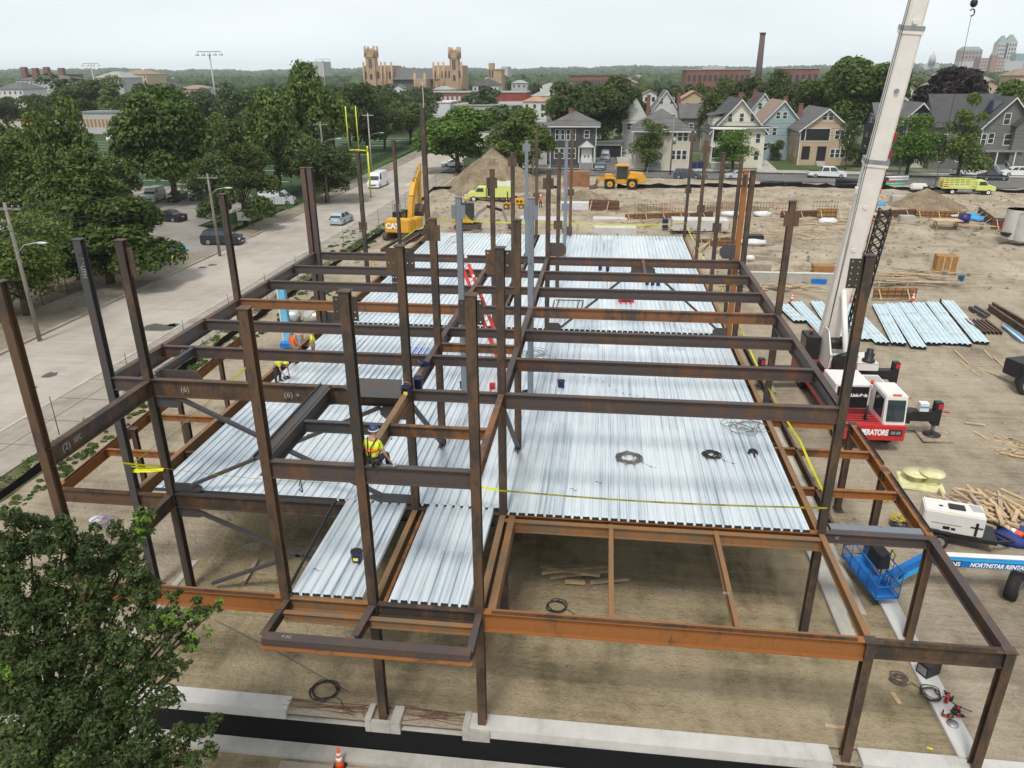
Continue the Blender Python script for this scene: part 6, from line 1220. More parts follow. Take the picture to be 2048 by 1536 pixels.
# manholes
for px, py, h, lb in ((2028, 476, 3.3, 'tall round concrete manhole section with a dark hole at right'), (2050, 480, 3.0, 'round concrete manhole section cut by the right edge')):
    e = empty('manhole_section', tuple(G(px, py)), 0, lb, 'concrete manhole'); mb = MB().m(CONCW).cyl((0, 0, 0), (0, 0, h), 1.35, n=32, cap=False); mb.lathe((0, 0, 0), [(1.35, h), (1.1, h)], 32); mb.lathe((0, 0, 0), [(1.1, h), (1.1, h-.9)], 32); mb.m(BLK).cyl((0, 0, h-1.0), (0, 0, h-.9), 1.1, n=32); mb.build('barrel', e); mb = MB().m(BLK).cyl((-.25, -1.37, h*.62), (-.25, -1.2, h*.62), .32, n=18); mb.build('pipe_hole', e)
wb = empty('wheelbarrow', tuple(G(2012, 478)), R(20), 'dark wheelbarrow standing beside the manhole sections', 'wheelbarrow'); mb = MB().m(BLK).hexa([(-.4, -.3, .35), (.4, -.3, .35), (.4, .3, .35), (-.4, .3, .35), (-.6, -.45, .75), (.7, -.45, .75), (.7, .45, .75), (-.6, .45, .75)]); mb.bar((-1.2, -.3, .6), (.5, -.3, .35), .05, .05); mb.bar((-1.2, .3, .6), (.5, .3, .35), .05, .05); mb.build('tray', wb); wheel_part((.75, 0, .22), .22, .12, wb, ax=(0, 1, 0)); 
slab(2010, 461, .6, .6, .8, 'orange barrel beside the wheelbarrow', mt=ORA, name='drum', cat='drum', z=.2)
# pipes near the cross street
for k, (a, b, r_, mt, n, lb) in enumerate((((1520, 373), (1603, 373), .22, BLK, 3, 'stack of long black pipes on dirt in front of the tan house'), ((1672, 371), (1770, 373), .3, BLK, 4, 'stack of black pipes left of the green pipes'), ((1770, 371), (1808, 371), .2, mat('green_pipe', (.05, .45, .32), .5), 2, 'short bright green plastic pipes beyond the crane boom'), ((1770, 363), (1815, 362), .25, SACK, 3, 'white plastic pipes behind the bright green ones'), ((1755, 366), (1790, 367), .22, RED, 1, 'single red pipe between the white and green pipes'), ((1755, 364), (1775, 364), .4, BLK, 2, 'black coiled pipe ends left of the white pipes'))):
    mb = MB().m(mt); a = G(*a); b = G(*b)
    for i in range(n): o_ = Vector((0, (i % 2)*r_*2, r_+(i//2)*r_*1.7)); mb.cyl(a+o_, b+o_, r_, n=10)
    tag(mb.build('pipe_stack'), lb, 'pipes')
slab(1153, 373, 4.4, 2.4, 2.6, 'rusty brown steel container in front of the dark grey house', mt=steelmat('container_rust', (.2, .1, .06), (.3, .14, .07), .5), name='steel_container', cat='container')
# propane tanks and blue lift mast at left
pt = empty('tank_trailer', tuple(G(608, 655)), R(0), 'silver horizontal tanks on the dirt left of the steel frame', 'tank'); 
for y in (0,): 
    mb = MB().m(mat('tank_silver', (.5, .51, .52), .3, .5)); mb.lathe((-1.6, y, .9), [(0, -.25), (.35, -.15), (.5, 0), (.5, 1.2), (.35, 1.35), (0, 1.45)], 18, 'X'); mb.lathe((.3, y, .9), [(0, -.25), (.35, -.15), (.5, 0), (.5, 1.2), (.35, 1.35), (0, 1.45)], 18, 'X'); mb.build('tank_shell', pt)
mb = MB().m(BLK).box(-1.9, 2, -.5, .5, .25, .45); mb.build('trailer_frame', pt)
for x in (-1, 1):
    for s in (-1, 1): wheel_part((x, s*.6, .3), .3, .2, pt, ax=(0, 1, 0))
mb = MB().m(mat('mast_pale_blue', (.16, .48, .72), .45)); p = G(580, 700, 0); mb.box(p.x-.25, p.x+.2, p.y-.2, p.y+.2, .3, 4.9); mb.m(WHITE).box(p.x-.42, p.x-.3, p.y-.1, p.y+.1, .3, 4.7); mb.m(BLUE).box(p.x-.5, p.x+.5, p.y-.5, p.y+.5, .3, .7); tag(mb.build('lift_mast', bevel=.02), 'pale blue vertical lift mast standing in front of the silver tanks', 'lift')
tag(ladder('ladder', tuple(G(603, 712, .1)), tuple(G(598, 668, 4.9)), .4, REDO), 'short red ladder at the left deck edge beside the orange worker', 'ladder')
mb = MB().m(CONC); mb.cyl(G(250, 1000, 0), G(255, 990, 0), .01); 
mb = MB().m(SACK).lathe((0, 0, 0), [(.3, .12), (.3, .14), (0, .14)], 16); o = mb.build('white_disc'); o.location = G(193, 1038, 0); tag(o, 'round white bucket lid lying on dirt at far left', 'lid')
# ---------------- houses ----------------
def siding(name, col, pitch=.13):
    m, nt, b = newmat(name); MATS[name] = m; tc = nt.nodes.new('ShaderNodeTexCoord'); s = nt.nodes.new('ShaderNodeSeparateXYZ'); nt.links.new(tc.outputs['Object'], s.inputs[0])
    fr = _math(nt, 'FRACT', _math(nt, 'DIVIDE', s.outputs[2], pitch)); n = _noise(nt, tc.outputs['Object'], .7, 5)
    c = _mix(nt, tuple(x*.86 for x in col), tuple(min(1, x*1.1) for x in col), n); nt.links.new(c, b.inputs['Base Color']); b.inputs['Roughness'].default_value = .65
    bn = nt.nodes.new('ShaderNodeBump'); bn.inputs['Strength'].default_value = .6; bn.inputs['Distance'].default_value = .03; nt.links.new(fr, bn.inputs['Height']); nt.links.new(bn.outputs[0], b.inputs['Normal']); return m
def shingle(name, col):
    m, nt, b = newmat(name); MATS[name] = m; tc = nt.nodes.new('ShaderNodeTexCoord'); br = nt.nodes.new('ShaderNodeTexBrick'); br.inputs['Scale'].default_value = 3; nt.links.new(tc.outputs['Object'], br.inputs['Vector'])
    n = _noise(nt, tc.outputs['Object'], .5, 6); n2 = _noise(nt, tc.outputs['Object'], 9, 4)
    nt.links.new(_ramp(nt, _math(nt, 'ADD', _math(nt, 'MULTIPLY', n, .6), _math(nt, 'MULTIPLY', n2, .4)), [(.35, tuple(x*.75 for x in col)), (.65, tuple(min(1, x*1.25) for x in col))]), b.inputs['Base Color']); b.inputs['Roughness'].default_value = .9; return m
def brick(name, col):
    m, nt, b = newmat(name); MATS[name] = m; tc = nt.nodes.new('ShaderNodeTexCoord'); n = _noise(nt, tc.outputs['Object'], .25, 6); n2 = _noise(nt, tc.outputs['Object'], 3, 4)
    nt.links.new(_ramp(nt, _math(nt, 'ADD', _math(nt, 'MULTIPLY', n, .5), _math(nt, 'MULTIPLY', n2, .5)), [(.35, tuple(x*.7 for x in col)), (.65, tuple(min(1, x*1.2) for x in col))]), b.inputs['Base Color']); b.inputs['Roughness'].default_value = .9; return m
RG = shingle('roof_grey', (.12, .115, .115)); RD = shingle('roof_dark', (.07, .068, .07)); RT = shingle('roof_tan', (.27, .2, .15)); RO_ = shingle('roof_orange', (.42, .22, .13)); RP = shingle('roof_pale', (.3, .31, .28)); TRIM = mat('trim_white', (.68, .68, .65), .5, 0, .05); BRK = brick('red_brick', (.22, .1, .08)); BRT = brick('tan_brick', (.44, .3, .19)); DOORM = mat('dark_door', (.05, .03, .025), .5)
W_ = {'dk': siding('siding_charcoal', (.065, .07, .08)), 'be': siding('siding_beige', (.56, .52, .43)), 'wh': siding('siding_white', (.62, .62, .6)), 'cr': siding('siding_cream', (.7, .68, .55)), 'bl': siding('siding_pale_blue', (.33, .42, .44)), 'ta': siding('siding_tan', (.52, .4, .27)), 'nv': siding('siding_navy', (.045, .055, .075)), 'gr': siding('siding_grey', (.17, .165, .16)), 'lg': siding('siding_light_grey', (.42, .43, .42))}
def hwindow(par, x, z, w=.95, h=1.5, y=0.0, side=None, W=0, D=0):
    """window on the front (side None) or on the left/right side wall; x along that wall"""
    def bx(mb, a0, a1, o0, o1, z0, z1):
        if side is None: mb.box(a0, a1, y-o1, y-o0, z0, z1)
        elif side < 0: mb.box(-W/2-o1, -W/2-o0, a0, a1, z0, z1)
        else: mb.box(W/2+o0, W/2+o1, a0, a1, z0, z1)
    mb = MB().m(TRIM); t = .12
    bx(mb, x-w/2-t, x+w/2+t, 0, .06, z-t, z); bx(mb, x-w/2-t, x+w/2+t, 0, .06, z+h, z+h+t); bx(mb, x-w/2-t, x-w/2, 0, .058, z, z+h); bx(mb, x+w/2, x+w/2+t, 0, .058, z, z+h); bx(mb, x-w/2, x+w/2, .01, .05, z+h/2-.04, z+h/2+.04)
    f = mb.build('window', par); lc = f.location.copy()
    mb = MB().m(GLASS); bx(mb, x-w/2, x+w/2, -.02, .025, z, z+h); g = mb.build('pane', f, world=tuple(lc)); return f
def house(xl, xr, yb, ye, yr, wall, roof, label, typ='gable', D=12, rz=0, wins=(), sw=(), chim=None, trim=True, group=None, detail=True, over=.45, yoff=0, cat='house'):
    a = G(xl, yb); b = G(xr, yb); cy = (a.y+b.y)/2+yoff; W = abs(HT(xr, yb, cy).x-HT(xl, yb, cy).x); cx = (HT(xr, yb, cy).x+HT(xl, yb, cy).x)/2; xm = (xl+xr)/2
    ze = HT(xm, ye, cy).z; zr = HT(xm, yr, cy+(D/2 if typ == 'hip' else 0)).z if typ != 'side' else HT(xm, yr, cy+D/2).z
    r = empty('house', (cx, cy, 0), rz, label, cat, group)
    mb = MB().m(wall)
    if typ == 'gable': mb.prism([(-W/2, -.3), (W/2, -.3), (W/2, ze), (0, zr-.12), (-W/2, ze)], Vector((0, 0, 0)), Vector((0, D, 0)), Vector((1, 0, 0)), Vector((0, 0, 1)))
    elif typ == 'side': mb.prism([(0, -.3), (D, -.3), (D, ze), (D/2, zr-.12), (0, ze)], Vector((-W/2, 0, 0)), Vector((W/2, 0, 0)), Vector((0, 1, 0)), Vector((0, 0, 1)))
    else: mb.box(-W/2, W/2, 0, D, -.3, ze)
    mb.build('wall', r)
    mb = MB().m(roof); o = over; t = .14
    if typ == 'gable':
        s = (zr-ze)/(W/2)
        for sg in (-1, 1):
            e = (sg*(W/2+o), ze-s*o); mb.prism([(0, zr), e, (e[0], e[1]+t), (0, zr+t)], Vector((0, -o, 0)), Vector((0, D+o, 0)), Vector((1, 0, 0)), Vector((0, 0, 1)))
    elif typ == 'side':
        s = (zr-ze)/(D/2)
        for sg in (-1, 1): e = (D/2+sg*(D/2+o), ze-s*o); mb.prism([(D/2, zr), e, (e[0], e[1]+t), (D/2, zr+t)], Vector((-W/2-o, 0, 0)), Vector((W/2+o, 0, 0)), Vector((0, 1, 0)), Vector((0, 0, 1)))
    else:
        rl = max(.3, (D-W)/2+.3); x0, x1, y0, y1 = -W/2-o, W/2+o, -o, D+o
        rp = [(-.15 if W <= D else -(W-D)/2-.15, D/2-(rl if D > W else 0), zr), (.15 if W <= D else (W-D)/2+.15, D/2+(rl if D > W else 0), zr)]
        p = [(x0, y0, ze), (x1, y0, ze), (x1, y1, ze), (x0, y1, ze)]; q = [(rp[0][0], rp[0][1], zr), (rp[1][0], rp[0][1], zr), (rp[1][0], rp[1][1], zr), (rp[0][0], rp[1][1], zr)]
        mb.hexa(p+q)
    rf = mb.build('roof', r); rl_ = rf.location.copy()
    if trim:
        mb = MB().m(TRIM)
        if typ == 'gable':
            for sg in (-1, 1): mb.bar((0, -o-.02, zr-.04), (sg*(W/2+o), -o-.02, ze-s*o-.04), .06, .26, (0, 1, 0)) if False else mb.prism([(0, zr-.18), (sg*(W/2+o), ze-s*o-.18), (sg*(W/2+o), ze-s*o+.1), (0, zr+.1)], Vector((0, -o-.05, 0)), Vector((0, -o-.005, 0)), Vector((1, 0, 0)), Vector((0, 0, 1)))
        elif typ == 'hip': mb.box(-W/2-o-.02, W/2+o+.02, -o-.03, -o, ze-.2, ze+.02)
        for sg in (-1, 1): mb.box(sg*W/2-.08, sg*W/2+.08, -.04, .1, 0, ze)
        mb.build('trim', r)
    if chim:
        mb = MB().m(BRK).box(chim[0]-.4, chim[0]+.4, chim[1]-.4, chim[1]+.4, ze, zr+chim[2]); mb.box(chim[0]-.46, chim[0]+.46, chim[1]-.46, chim[1]+.46, zr+chim[2]-.2, zr+chim[2]); mb.build('chimney', rf, world=tuple(rl_))
    for w in wins: hwindow(r, *w)
    for w in sw: hwindow(r, w[0], w[1], w[2] if len(w) > 2 else .9, w[3] if len(w) > 3 else 1.5, side=w[4] if len(w) > 4 else -1, W=W, D=D)
    r['w'] = 0; del r['w']
    return r, W, ze, zr
def steps(r, x, w, n, h, depth, mt=CONC, rail=True):
    mb = MB().m(mt)
    for k in range(n): mb.box(x-w/2, x+w/2, -depth+k*depth/n, -.02, k*h/n if k else -.1, (k+1)*h/n)
    mb.build('steps', r)
    if rail:
        mb = MB().m(TRIM)
        for s in (-1, 1): mb.bar((x+s*w/2, -depth, .9), (x+s*w/2, 0, h+.9), .05, .05); mb.bar((x+s*w/2, -depth, 0), (x+s*w/2, -depth, 1.0), .07, .07); mb.bar((x+s*w/2, -.1, h), (x+s*w/2, -.1, h+.9), .07, .07)
        mb.build('railing', r)
def porch(r, x0, x1, zf, zt, depth, wall, nposts=3, deck_mt=None, roofm=None):
    mb = MB().m(deck_mt or TRIM).box(x0, x1, -depth, -.02, zf-.15, zf); mb.m(roofm or TRIM).box(x0-.1, x1+.1, -depth-.1, -.02, zt, zt+.22); mb.m(TRIM)
    for k in range(nposts): x = x0+.1+(x1-x0-.2)*k/(nposts-1); mb.box(x-.1, x+.1, -depth, -depth+.2, zf, zt)
    mb.bar((x0, -depth+.1, zf+.9), (x1, -depth+.1, zf+.9), .06, .08)
    for k in range(int((x1-x0)/.25)): x = x0+.15+k*.25; mb.box(x-.02, x+.02, -depth+.08, -depth+.12, zf, zf+.9)
    mb.build('porch', r)
# H1 charcoal hip
r, W, ze, zr = house(1100, 1190, 337, 252, 222, W_['dk'], RG, 'charcoal two storey house with pyramid roof and white arched door', 'hip', 10, chim=(-.8, 4, .6), over=.8)
for x, z in ((-3.2, 5.6), (-2.1, 5.6), (-1.0, 5.6), (.1, 5.6)): hwindow(r, x, z, .62, 1.9)
hwindow(r, 2.7, 6.0, .9, 1.3); 
for x, z in ((-3.3, 2.0), (-2.2, 2.0), (-.8, 2.0), (.1, 2.0)): hwindow(r, x, z, .75, 1.9)
mb = MB().m(TRIM).box(1.7, 3.9, -.12, 0, 1.2, 4.0); mb.m(DOORM).box(2.3, 2.6, -.14, -.1, 2.2, 2.6).box(3.0, 3.3, -.14, -.1, 2.2, 2.6); mb.build('door', r)
mb = MB().m(TRIM); mb.prism([(1.0, 4.2), (4.6, 4.2), (2.8, 5.6)], Vector((0, -1.1, 0)), Vector((0, -.95, 0)), Vector((1, 0, 0)), Vector((0, 0, 1))); mb.m(RG)
for s in (-1, 1): mb.prism([(2.8, 5.75), (2.8+s*2.0, 4.2), (2.8+s*2.0, 4.05), (2.8, 5.6)], Vector((0, -1.2, 0)), Vector((0, 0, 0)), Vector((1, 0, 0)), Vector((0, 0, 1)))
mb.m(TRIM); mb.box(1.15, 1.35, -1.1, -.9, 1.2, 4.2); mb.box(4.25, 4.45, -1.1, -.9, 1.2, 4.2); mb.build('porch', r); steps(r, 2.8, 2.6, 6, 1.2, 2.4, GREY)
# H2 beige hip
r, W, ze, zr = house(1268, 1376, 338, 262, 218, W_['be'], RG, 'beige two storey house with brown hipped roof behind the street tree', 'hip', 14, over=.9)
for x in (2.2, 3.3, 4.4): hwindow(r, x, 5.4, .8, 1.7); hwindow(r, x, 1.9, .8, 1.7)
steps(r, -1.0, 1.8, 6, 1.2, 2.4, GREY); mb = MB().m(TRIM).box(-1.8, -.2, -.1, 0, 1.2, 3.6); mb.build('door', r); hwindow(r, -3.5, 5.4); hwindow(r, -3.5, 1.9)
# back neighbours of H2
house(1243, 1292, 320, 245, 197, W_['lg'], RP, 'pale grey house with a dormer and grey green roof behind the concrete driveway', 'hip', 13, chim=(3, 6, .8), yoff=14, wins=[(-1.5, 5.5), (1.5, 5.5)])
house(1296, 1353, 318, 224, 181, W_['wh'], RG, 'tall white gabled house with two attic windows behind the beige house', 'gable', 12, yoff=28, chim=(3.6, 6, -.6), wins=[(-1.2, 10.6, .9, 1.4), (1.5, 10.6, .9, 1.4), (-2, 6.5), (2, 6.5)])
house(1356, 1398, 318, 235, 208, W_['gr'], RG, 'small slate blue house behind the beige one with a blue door', 'side', 10, yoff=20, wins=[(0, 5, .9, 1.3), (2, 5, .9, 1.3)])
# garage between
g = empty('garage', tuple(G(1215, 315)), 0, 'dark open garage with flat grey roof behind the driveway cars', 'garage'); mb = MB().m(RG).box(-3.4, 3.6, -.4, 8, 3.2, 3.5); mb.build('roof', g); mb = MB().m(BLK).box(-3.1, 3.2, .3, 7.5, 0, 3.2); mb.build('wall', g); mb = MB().m(TRIM); mb.box(-3.2, -3, 0, .2, 0, 3.2); mb.box(3.0, 3.2, 0, .2, 0, 3.2); mb.box(-3.2, 3.2, 0, .2, 2.6, 3.2); mb.build('door_frame', g)
mb = MB().m(W_['wh']); a = G(1226, 308); b = G(1268, 308); mb.box(a.x, b.x, a.y+6, a.y+6.2, 0, 3.6); tag(mb.build('white_fence'), 'plain white wall at the end of the concrete driveway', 'fence')
# H4 cream gable
r, W, ze, zr = house(1418, 1522, 336, 260, 199, W_['cr'], RD, 'cream two and a half storey house with dark gabled roof and side dormer', 'gable', 16, chim=(.6, 6, 1.2), over=.7, sw=[(2, 5.6, .7, 1.8), (4, 5.6, .7, 1.8), (8, 5.6, .7, 1.8), (3, 2, .7, 1.8), (9, 2, .7, 1.8)])
for x in (-1.9, .3, 2.4): hwindow(r, x, 8.9, .75, 1.5)
mb = MB().m(RD).box(-W/2-.6, W/2+.6, -.9, -.02, 7.9, 8.1); mb.m(TRIM).box(-W/2-.6, W/2+.6, -.92, -.02, 7.65, 7.9); mb.build('eave_band', r)
hwindow(r, 3.9, 4.9, .8, 1.7); hwindow(r, 3.9, 1.6, .8, 1.7); porch(r, -5.2, 1.0, 4.3, 7.5, 1.6, None, 4, PLY); porch(r, -5.2, 1.0, 1.2, 4.1, 1.6, None, 4); steps(r, -3.8, 2.6, 7, 1.2, 4.6, CONC, False)
mb = MB().m(BLK).box(-5, .8, -.03, -.01, 5.0, 7.3).box(-5, .8, -.03, -.01, 1.4, 3.9); mb.build('porch_shade', r)  # flat black panels on the cream wall paint the shade inside both porches
mb = MB().m(W_['cr']).box(-W/2+.3, -W/2+3, 3, 11, ze-.6, ze+2.4); mb.m(RD).hexa([(-W/2-.3, 2.6, ze+2.3), (-.2, 2.6, ze+3.6), (-.2, 11.4, ze+3.6), (-W/2-.3, 11.4, ze+2.3), (-W/2-.3, 2.6, ze+2.5), (-.2, 2.6, ze+3.8), (-.2, 11.4, ze+3.8), (-W/2-.3, 11.4, ze+2.5)]); mb.build('dormer', r)
# H5 pale blue, and white gable between
house(1518, 1590, 330, 243, 202, W_['bl'], RT, 'pale blue house with tan roof between the cream and tan houses', 'gable', 14, yoff=10, wins=[(-1, 8.6, .8, 1.3), (.4, 8.6, .8, 1.3), (-3, 5.2, .8, 1.5), (-1.4, 5.2, .8, 1.5), (-3, 2.0, .8, 1.5), (-1.4, 2.0, .8, 1.5)], chim=(2, 9, .7))
house(1488, 1542, 318, 225, 187, W_['wh'], RD, 'white gabled house rising behind the cream house', 'gable', 12, yoff=22, wins=[(-.8, 9.6, .8, 1.3), (.8, 9.6, .8, 1.3)], chim=(-1.5, 5, .8))
# H6 tan
r, W, ze, zr = house(1594, 1690, 331, 258, 218, W_['ta'], RG, 'tan two storey house with dark porch openings', 'gable', 16, chim=(-3, 11, .7), over=.7, sw=[(2, 5.2, .6, 1.5), (5, 5.2, .6, 1.5), (9, 5.2, .6, 1.5), (3, 1.6, .6, 1.6), (8, 1.6, .6, 1.6)])
hwindow(r, -.6, 8.9, .8, 1.3); hwindow(r, .6, 8.9, .8, 1.3)
mb = MB().m(BLK).box(-4.8, .8, -.05, -.01, 4.9, 7.2).box(-4.2, -2.6, -.05, -.01, 1.2, 3.8).box(-1.2, .6, -.05, -.01, .9, 3.8); mb.m(TRIM).box(-4.95, -4.8, -.1, 0, 4.8, 7.3).box(-4.95, .95, -.1, 0, 7.2, 7.35).box(-4.95, .95, -.1, 0, 4.75, 4.9).box(-4.0, -3.85, -.1, 0, 4.8, 7.3).box(.8, .95, -.1, 0, 4.8, 7.3); mb.build('porch_opening', r)  # black panels flush with the wall stand in for shade in the porch openings
for x in (2.3, 3.3, 4.3): hwindow(r, x, 5.2, .75, 1.7); hwindow(r, x-.4, 1.6, .75, 1.6)
steps(r, -.3, 1.8, 5, .9, 2.0, CONC, False)
# H7 navy
r, W, ze, zr = house(1775, 1868, 333, 255, 206, W_['nv'], RG, 'navy house with white trimmed gable partly behind the crane boom', 'gable', 17, chim=(-1, 8, .4), over=.8, sw=[(2, 5.4), (5, 5.4), (9, 5.4), (3, 1.8), (7, 1.8), (11, 1.8)])
hwindow(r, -1.1, 8.4, .9, 1.7); hwindow(r, 1.2, 8.4, .9, 1.7); hwindow(r, 3.6, 5.0, .9, 1.7); hwindow(r, -3, 5.0, .9, 1.7); steps(r, 0, 2.2, 7, 1.4, 3.0)
mb = MB().m(W_['nv']); mb.prism([(3, ze-1.5), (12, ze-1.5), (12, ze), (7.5, ze+4.2), (3, ze)], Vector((-W/2-2.2, 0, 0)), Vector((0, 0, 0)), Vector((0, 1, 0)), Vector((0, 0, 1))); mb.box(-W/2-2.1, -W/2+.5, 3, 12, 0, ze); mb.m(RG)
for sg in (-1, 1): mb.prism([(7.5, ze+4.3), (7.5+sg*5.1, ze-.3), (7.5+sg*5.1, ze-.15), (7.5, ze+4.45)], Vector((-W/2-2.7, 0, 0)), Vector((0, 0, 0)), Vector((0, 1, 0)), Vector((0, 0, 1)))
mb.build('side_wing', r)
for y in (4.5, 6.5, 9.5):
    f = hwindow(r, y, 5.2, .8, 1.6, side=-1, W=W+4.2); f2 = hwindow(r, y, 1.6, .8, 1.6, side=-1, W=W+4.2)
hwindow(r, 7.0, ze+.6, .8, 1.6, side=-1, W=W+4.4); hwindow(r, 8.2, ze+.6, .8, 1.6, side=-1, W=W+4.4)
# H8 grey double house
r, W, ze, zr = house(1948, 2046, 343, 250, 195, W_['gr'], RD, 'large grey house with white trimmed windows and solar panels at the right edge', 'gable', 15, chim=(-2, 10, .3), over=.7)
hwindow(r, -.6, 8.6, 1.0, 1.9); hwindow(r, -2.7, 5.2, .9, 1.7); 
for x in (-4.2, .3, 3.4): hwindow(r, x, 4.9, 1.2, 1.9)
for x in (-3.2, 2.5): hwindow(r, x, 1.6, 1.3, 1.9)
mb = MB().m(GREY).box(-W/2, W/2-1.5, -1.6, -.02, 3.7, 4.0); mb.m(TRIM)
for x in (-4.6, -1.6, 1.6): mb.box(x-.1, x+.1, -1.55, -1.35, 1.3, 3.7)
mb.build('porch', r); steps(r, -.4, 2.2, 7, 1.3, 3.2, GREY)
mb = MB().m(W_['gr']); mb.prism([(-4.2, 0), (2.6, 0), (2.6, ze), (-.8, ze+3.6), (-4.2, ze)], Vector((W/2+.6, -1.2, 0)), Vector((W/2+.6, 4, 0)), Vector((1, 0, 0)), Vector((0, 0, 1))); mb.m(RD)
for sg in (-1, 1): mb.prism([(-.8, ze+3.7), (-.8+sg*3.9, ze-.25), (-.8+sg*3.9, ze-.1), (-.8, ze+3.9)], Vector((W/2+.6, -1.7, 0)), Vector((W/2+.6, 6, 0)), Vector((1, 0, 0)), Vector((0, 0, 1)))
mb.build('front_gable', r); hwindow(r, W/2-.1, 5.0, 1.0, 1.7, y=-1.2); hwindow(r, W/2-.1, ze+.6, .8, 1.4, y=-1.2)
mb = MB().m(W_['gr']).box(-W/2-7.4, -W/2, 3, 14, 0, ze-.4); mb.prism([(3, ze-.4), (14, ze-.4), (8.5, ze+5.0)], Vector((-W/2-7.4, 0, 0)), Vector((0, 0, 0)), Vector((0, 1, 0)), Vector((0, 0, 1))); mb.m(RD)
for sg in (-1, 1): mb.prism([(8.5, ze+5.1), (8.5+sg*6, ze-.7), (8.5+sg*6, ze-.55), (8.5, ze+5.3)], Vector((-W/2-7.9, 0, 0)), Vector((1, 0, 0)), Vector((0, 1, 0)), Vector((0, 0, 1)))
mb.build('left_wing', r)
for y in (5.5, 8.5, 11.5): hwindow(r, y, 4.8, 1, 1.7, side=-1, W=W+14.8); hwindow(r, y, 1.5, 1, 1.7, side=-1, W=W+14.8)
hwindow(r, 7.8, ze+1, .8, 1.6, side=-1, W=W+14.8); hwindow(r, 9.2, ze+1, .8, 1.6, side=-1, W=W+14.8)
for x in (-W/2-5.5, -W/2-2): hwindow(r, x, 4.8, 1, 1.7, y=3.0); hwindow(r, x, 1.5, 1, 1.7, y=3.0)
mb = MB().m(mat('solar_panel', (.02, .025, .045), .15, .3)); s = (zr-ze)/(W/2)
mb.hexa([(-4.2, 2, zr-4.2*s+.3), (-1.0, 2, zr-1.0*s+.3), (-1.0, 7, zr-1.0*s+.3), (-4.2, 7, zr-4.2*s+.3), (-4.2, 2, zr-4.2*s+.38), (-1.0, 2, zr-1.0*s+.38), (-1.0, 7, zr-1.0*s+.38), (-4.2, 7, zr-4.2*s+.38)]); mb.build('solar_panel', r)
# left neighbour of H1
house(1062, 1093, 330, 262, 245, W_['wh'], RG, 'white house mostly hidden behind the trees left of the charcoal house', 'side', 12, wins=[(0, 5.2), (1.8, 5.2)])
a = G(985, 335); b = G(1062, 335); mb = MB().m(W_['ta']).box(a.x, b.x, a.y, a.y+8, 0, 4.6); mb.m(RG).box(a.x-.3, b.x+.3, a.y-.3, a.y+8.3, 4.6, 4.9); tag(mb.build('shop_building'), 'low tan building behind the two street trees at the corner', 'building')
# driveways
for a, b, c, d in (((1238, 340), (1268, 340), (1262, 308), (1232, 308)), ((1515, 345), (1558, 345), (1530, 318), (1512, 318)), ((1870, 345), (1925, 345), (1900, 322), (1872, 322)), ((1192, 345), (1232, 345), (1228, 312), (1200, 312)), ((1075, 345), (1098, 345), (1096, 315), (1080, 315))):
    sheet('driveway', [tuple(G(*q))[:2] for q in (a, b, c, d)], .11, CONC if a[0] in (1238, 1515) else ASPH2)
# low retaining walls/hedges
# ---------------- more distant houses ----------------
def far_house(px, py, wpx, hpx, dist, wall, roof, label, typ='gable', rz=0, group=None, rh=.45):
    p = HT(px, py, dist); k = dist*.95/CAM_F; W = wpx*k; H = hpx*k; zt = p.z; ze = zt-H*rh
    r = empty('house', (p.x, dist, 0), rz, label, 'house', group); D = W*1.2; mb = MB().m(wall)
    if typ == 'gable': mb.prism([(-W/2, 0), (W/2, 0), (W/2, ze), (0, zt-.1), (-W/2, ze)], Vector((0, -D/2, 0)), Vector((0, D/2, 0)), Vector((1, 0, 0)), Vector((0, 0, 1)))
    else: mb.box(-W/2, W/2, -D/2, D/2, 0, ze)
    mb.build('wall', r); mb = MB().m(roof); o = .5
    if typ == 'gable':
        s = (zt-ze)/(W/2)
        for sg in (-1, 1): e = (sg*(W/2+o), ze-s*o); mb.prism([(0, zt), e, (e[0], e[1]+.2), (0, zt+.2)], Vector((0, -D/2-o, 0)), Vector((0, D/2+o, 0)), Vector((1, 0, 0)), Vector((0, 0, 1)))
    elif typ == 'hip': mb.hexa([(-W/2-o, -D/2-o, ze), (W/2+o, -D/2-o, ze), (W/2+o, D/2+o, ze), (-W/2-o, D/2+o, ze), (-W*.12, -D*.1, zt), (W*.12, -D*.1, zt), (W*.12, D*.1, zt), (-W*.12, D*.1, zt)])
    else: mb.box(-W/2-.2, W/2+.2, -D/2-.2, D/2+.2, ze, ze+.5)
    mb.build('roof', r); mb = MB().m(GLASS); n = max(2, int(W/3)); 
    for k_ in range(n):
        for z in (ze-2.6, ze-5.8):
            if z > .5: x = -W/2+W*(k_+.5)/n; mb.box(x-.5, x+.5, -D/2-.03, -D/2+.02, z, z+1.5)
    if mb.v: mb.build('window_row', r)
    return r
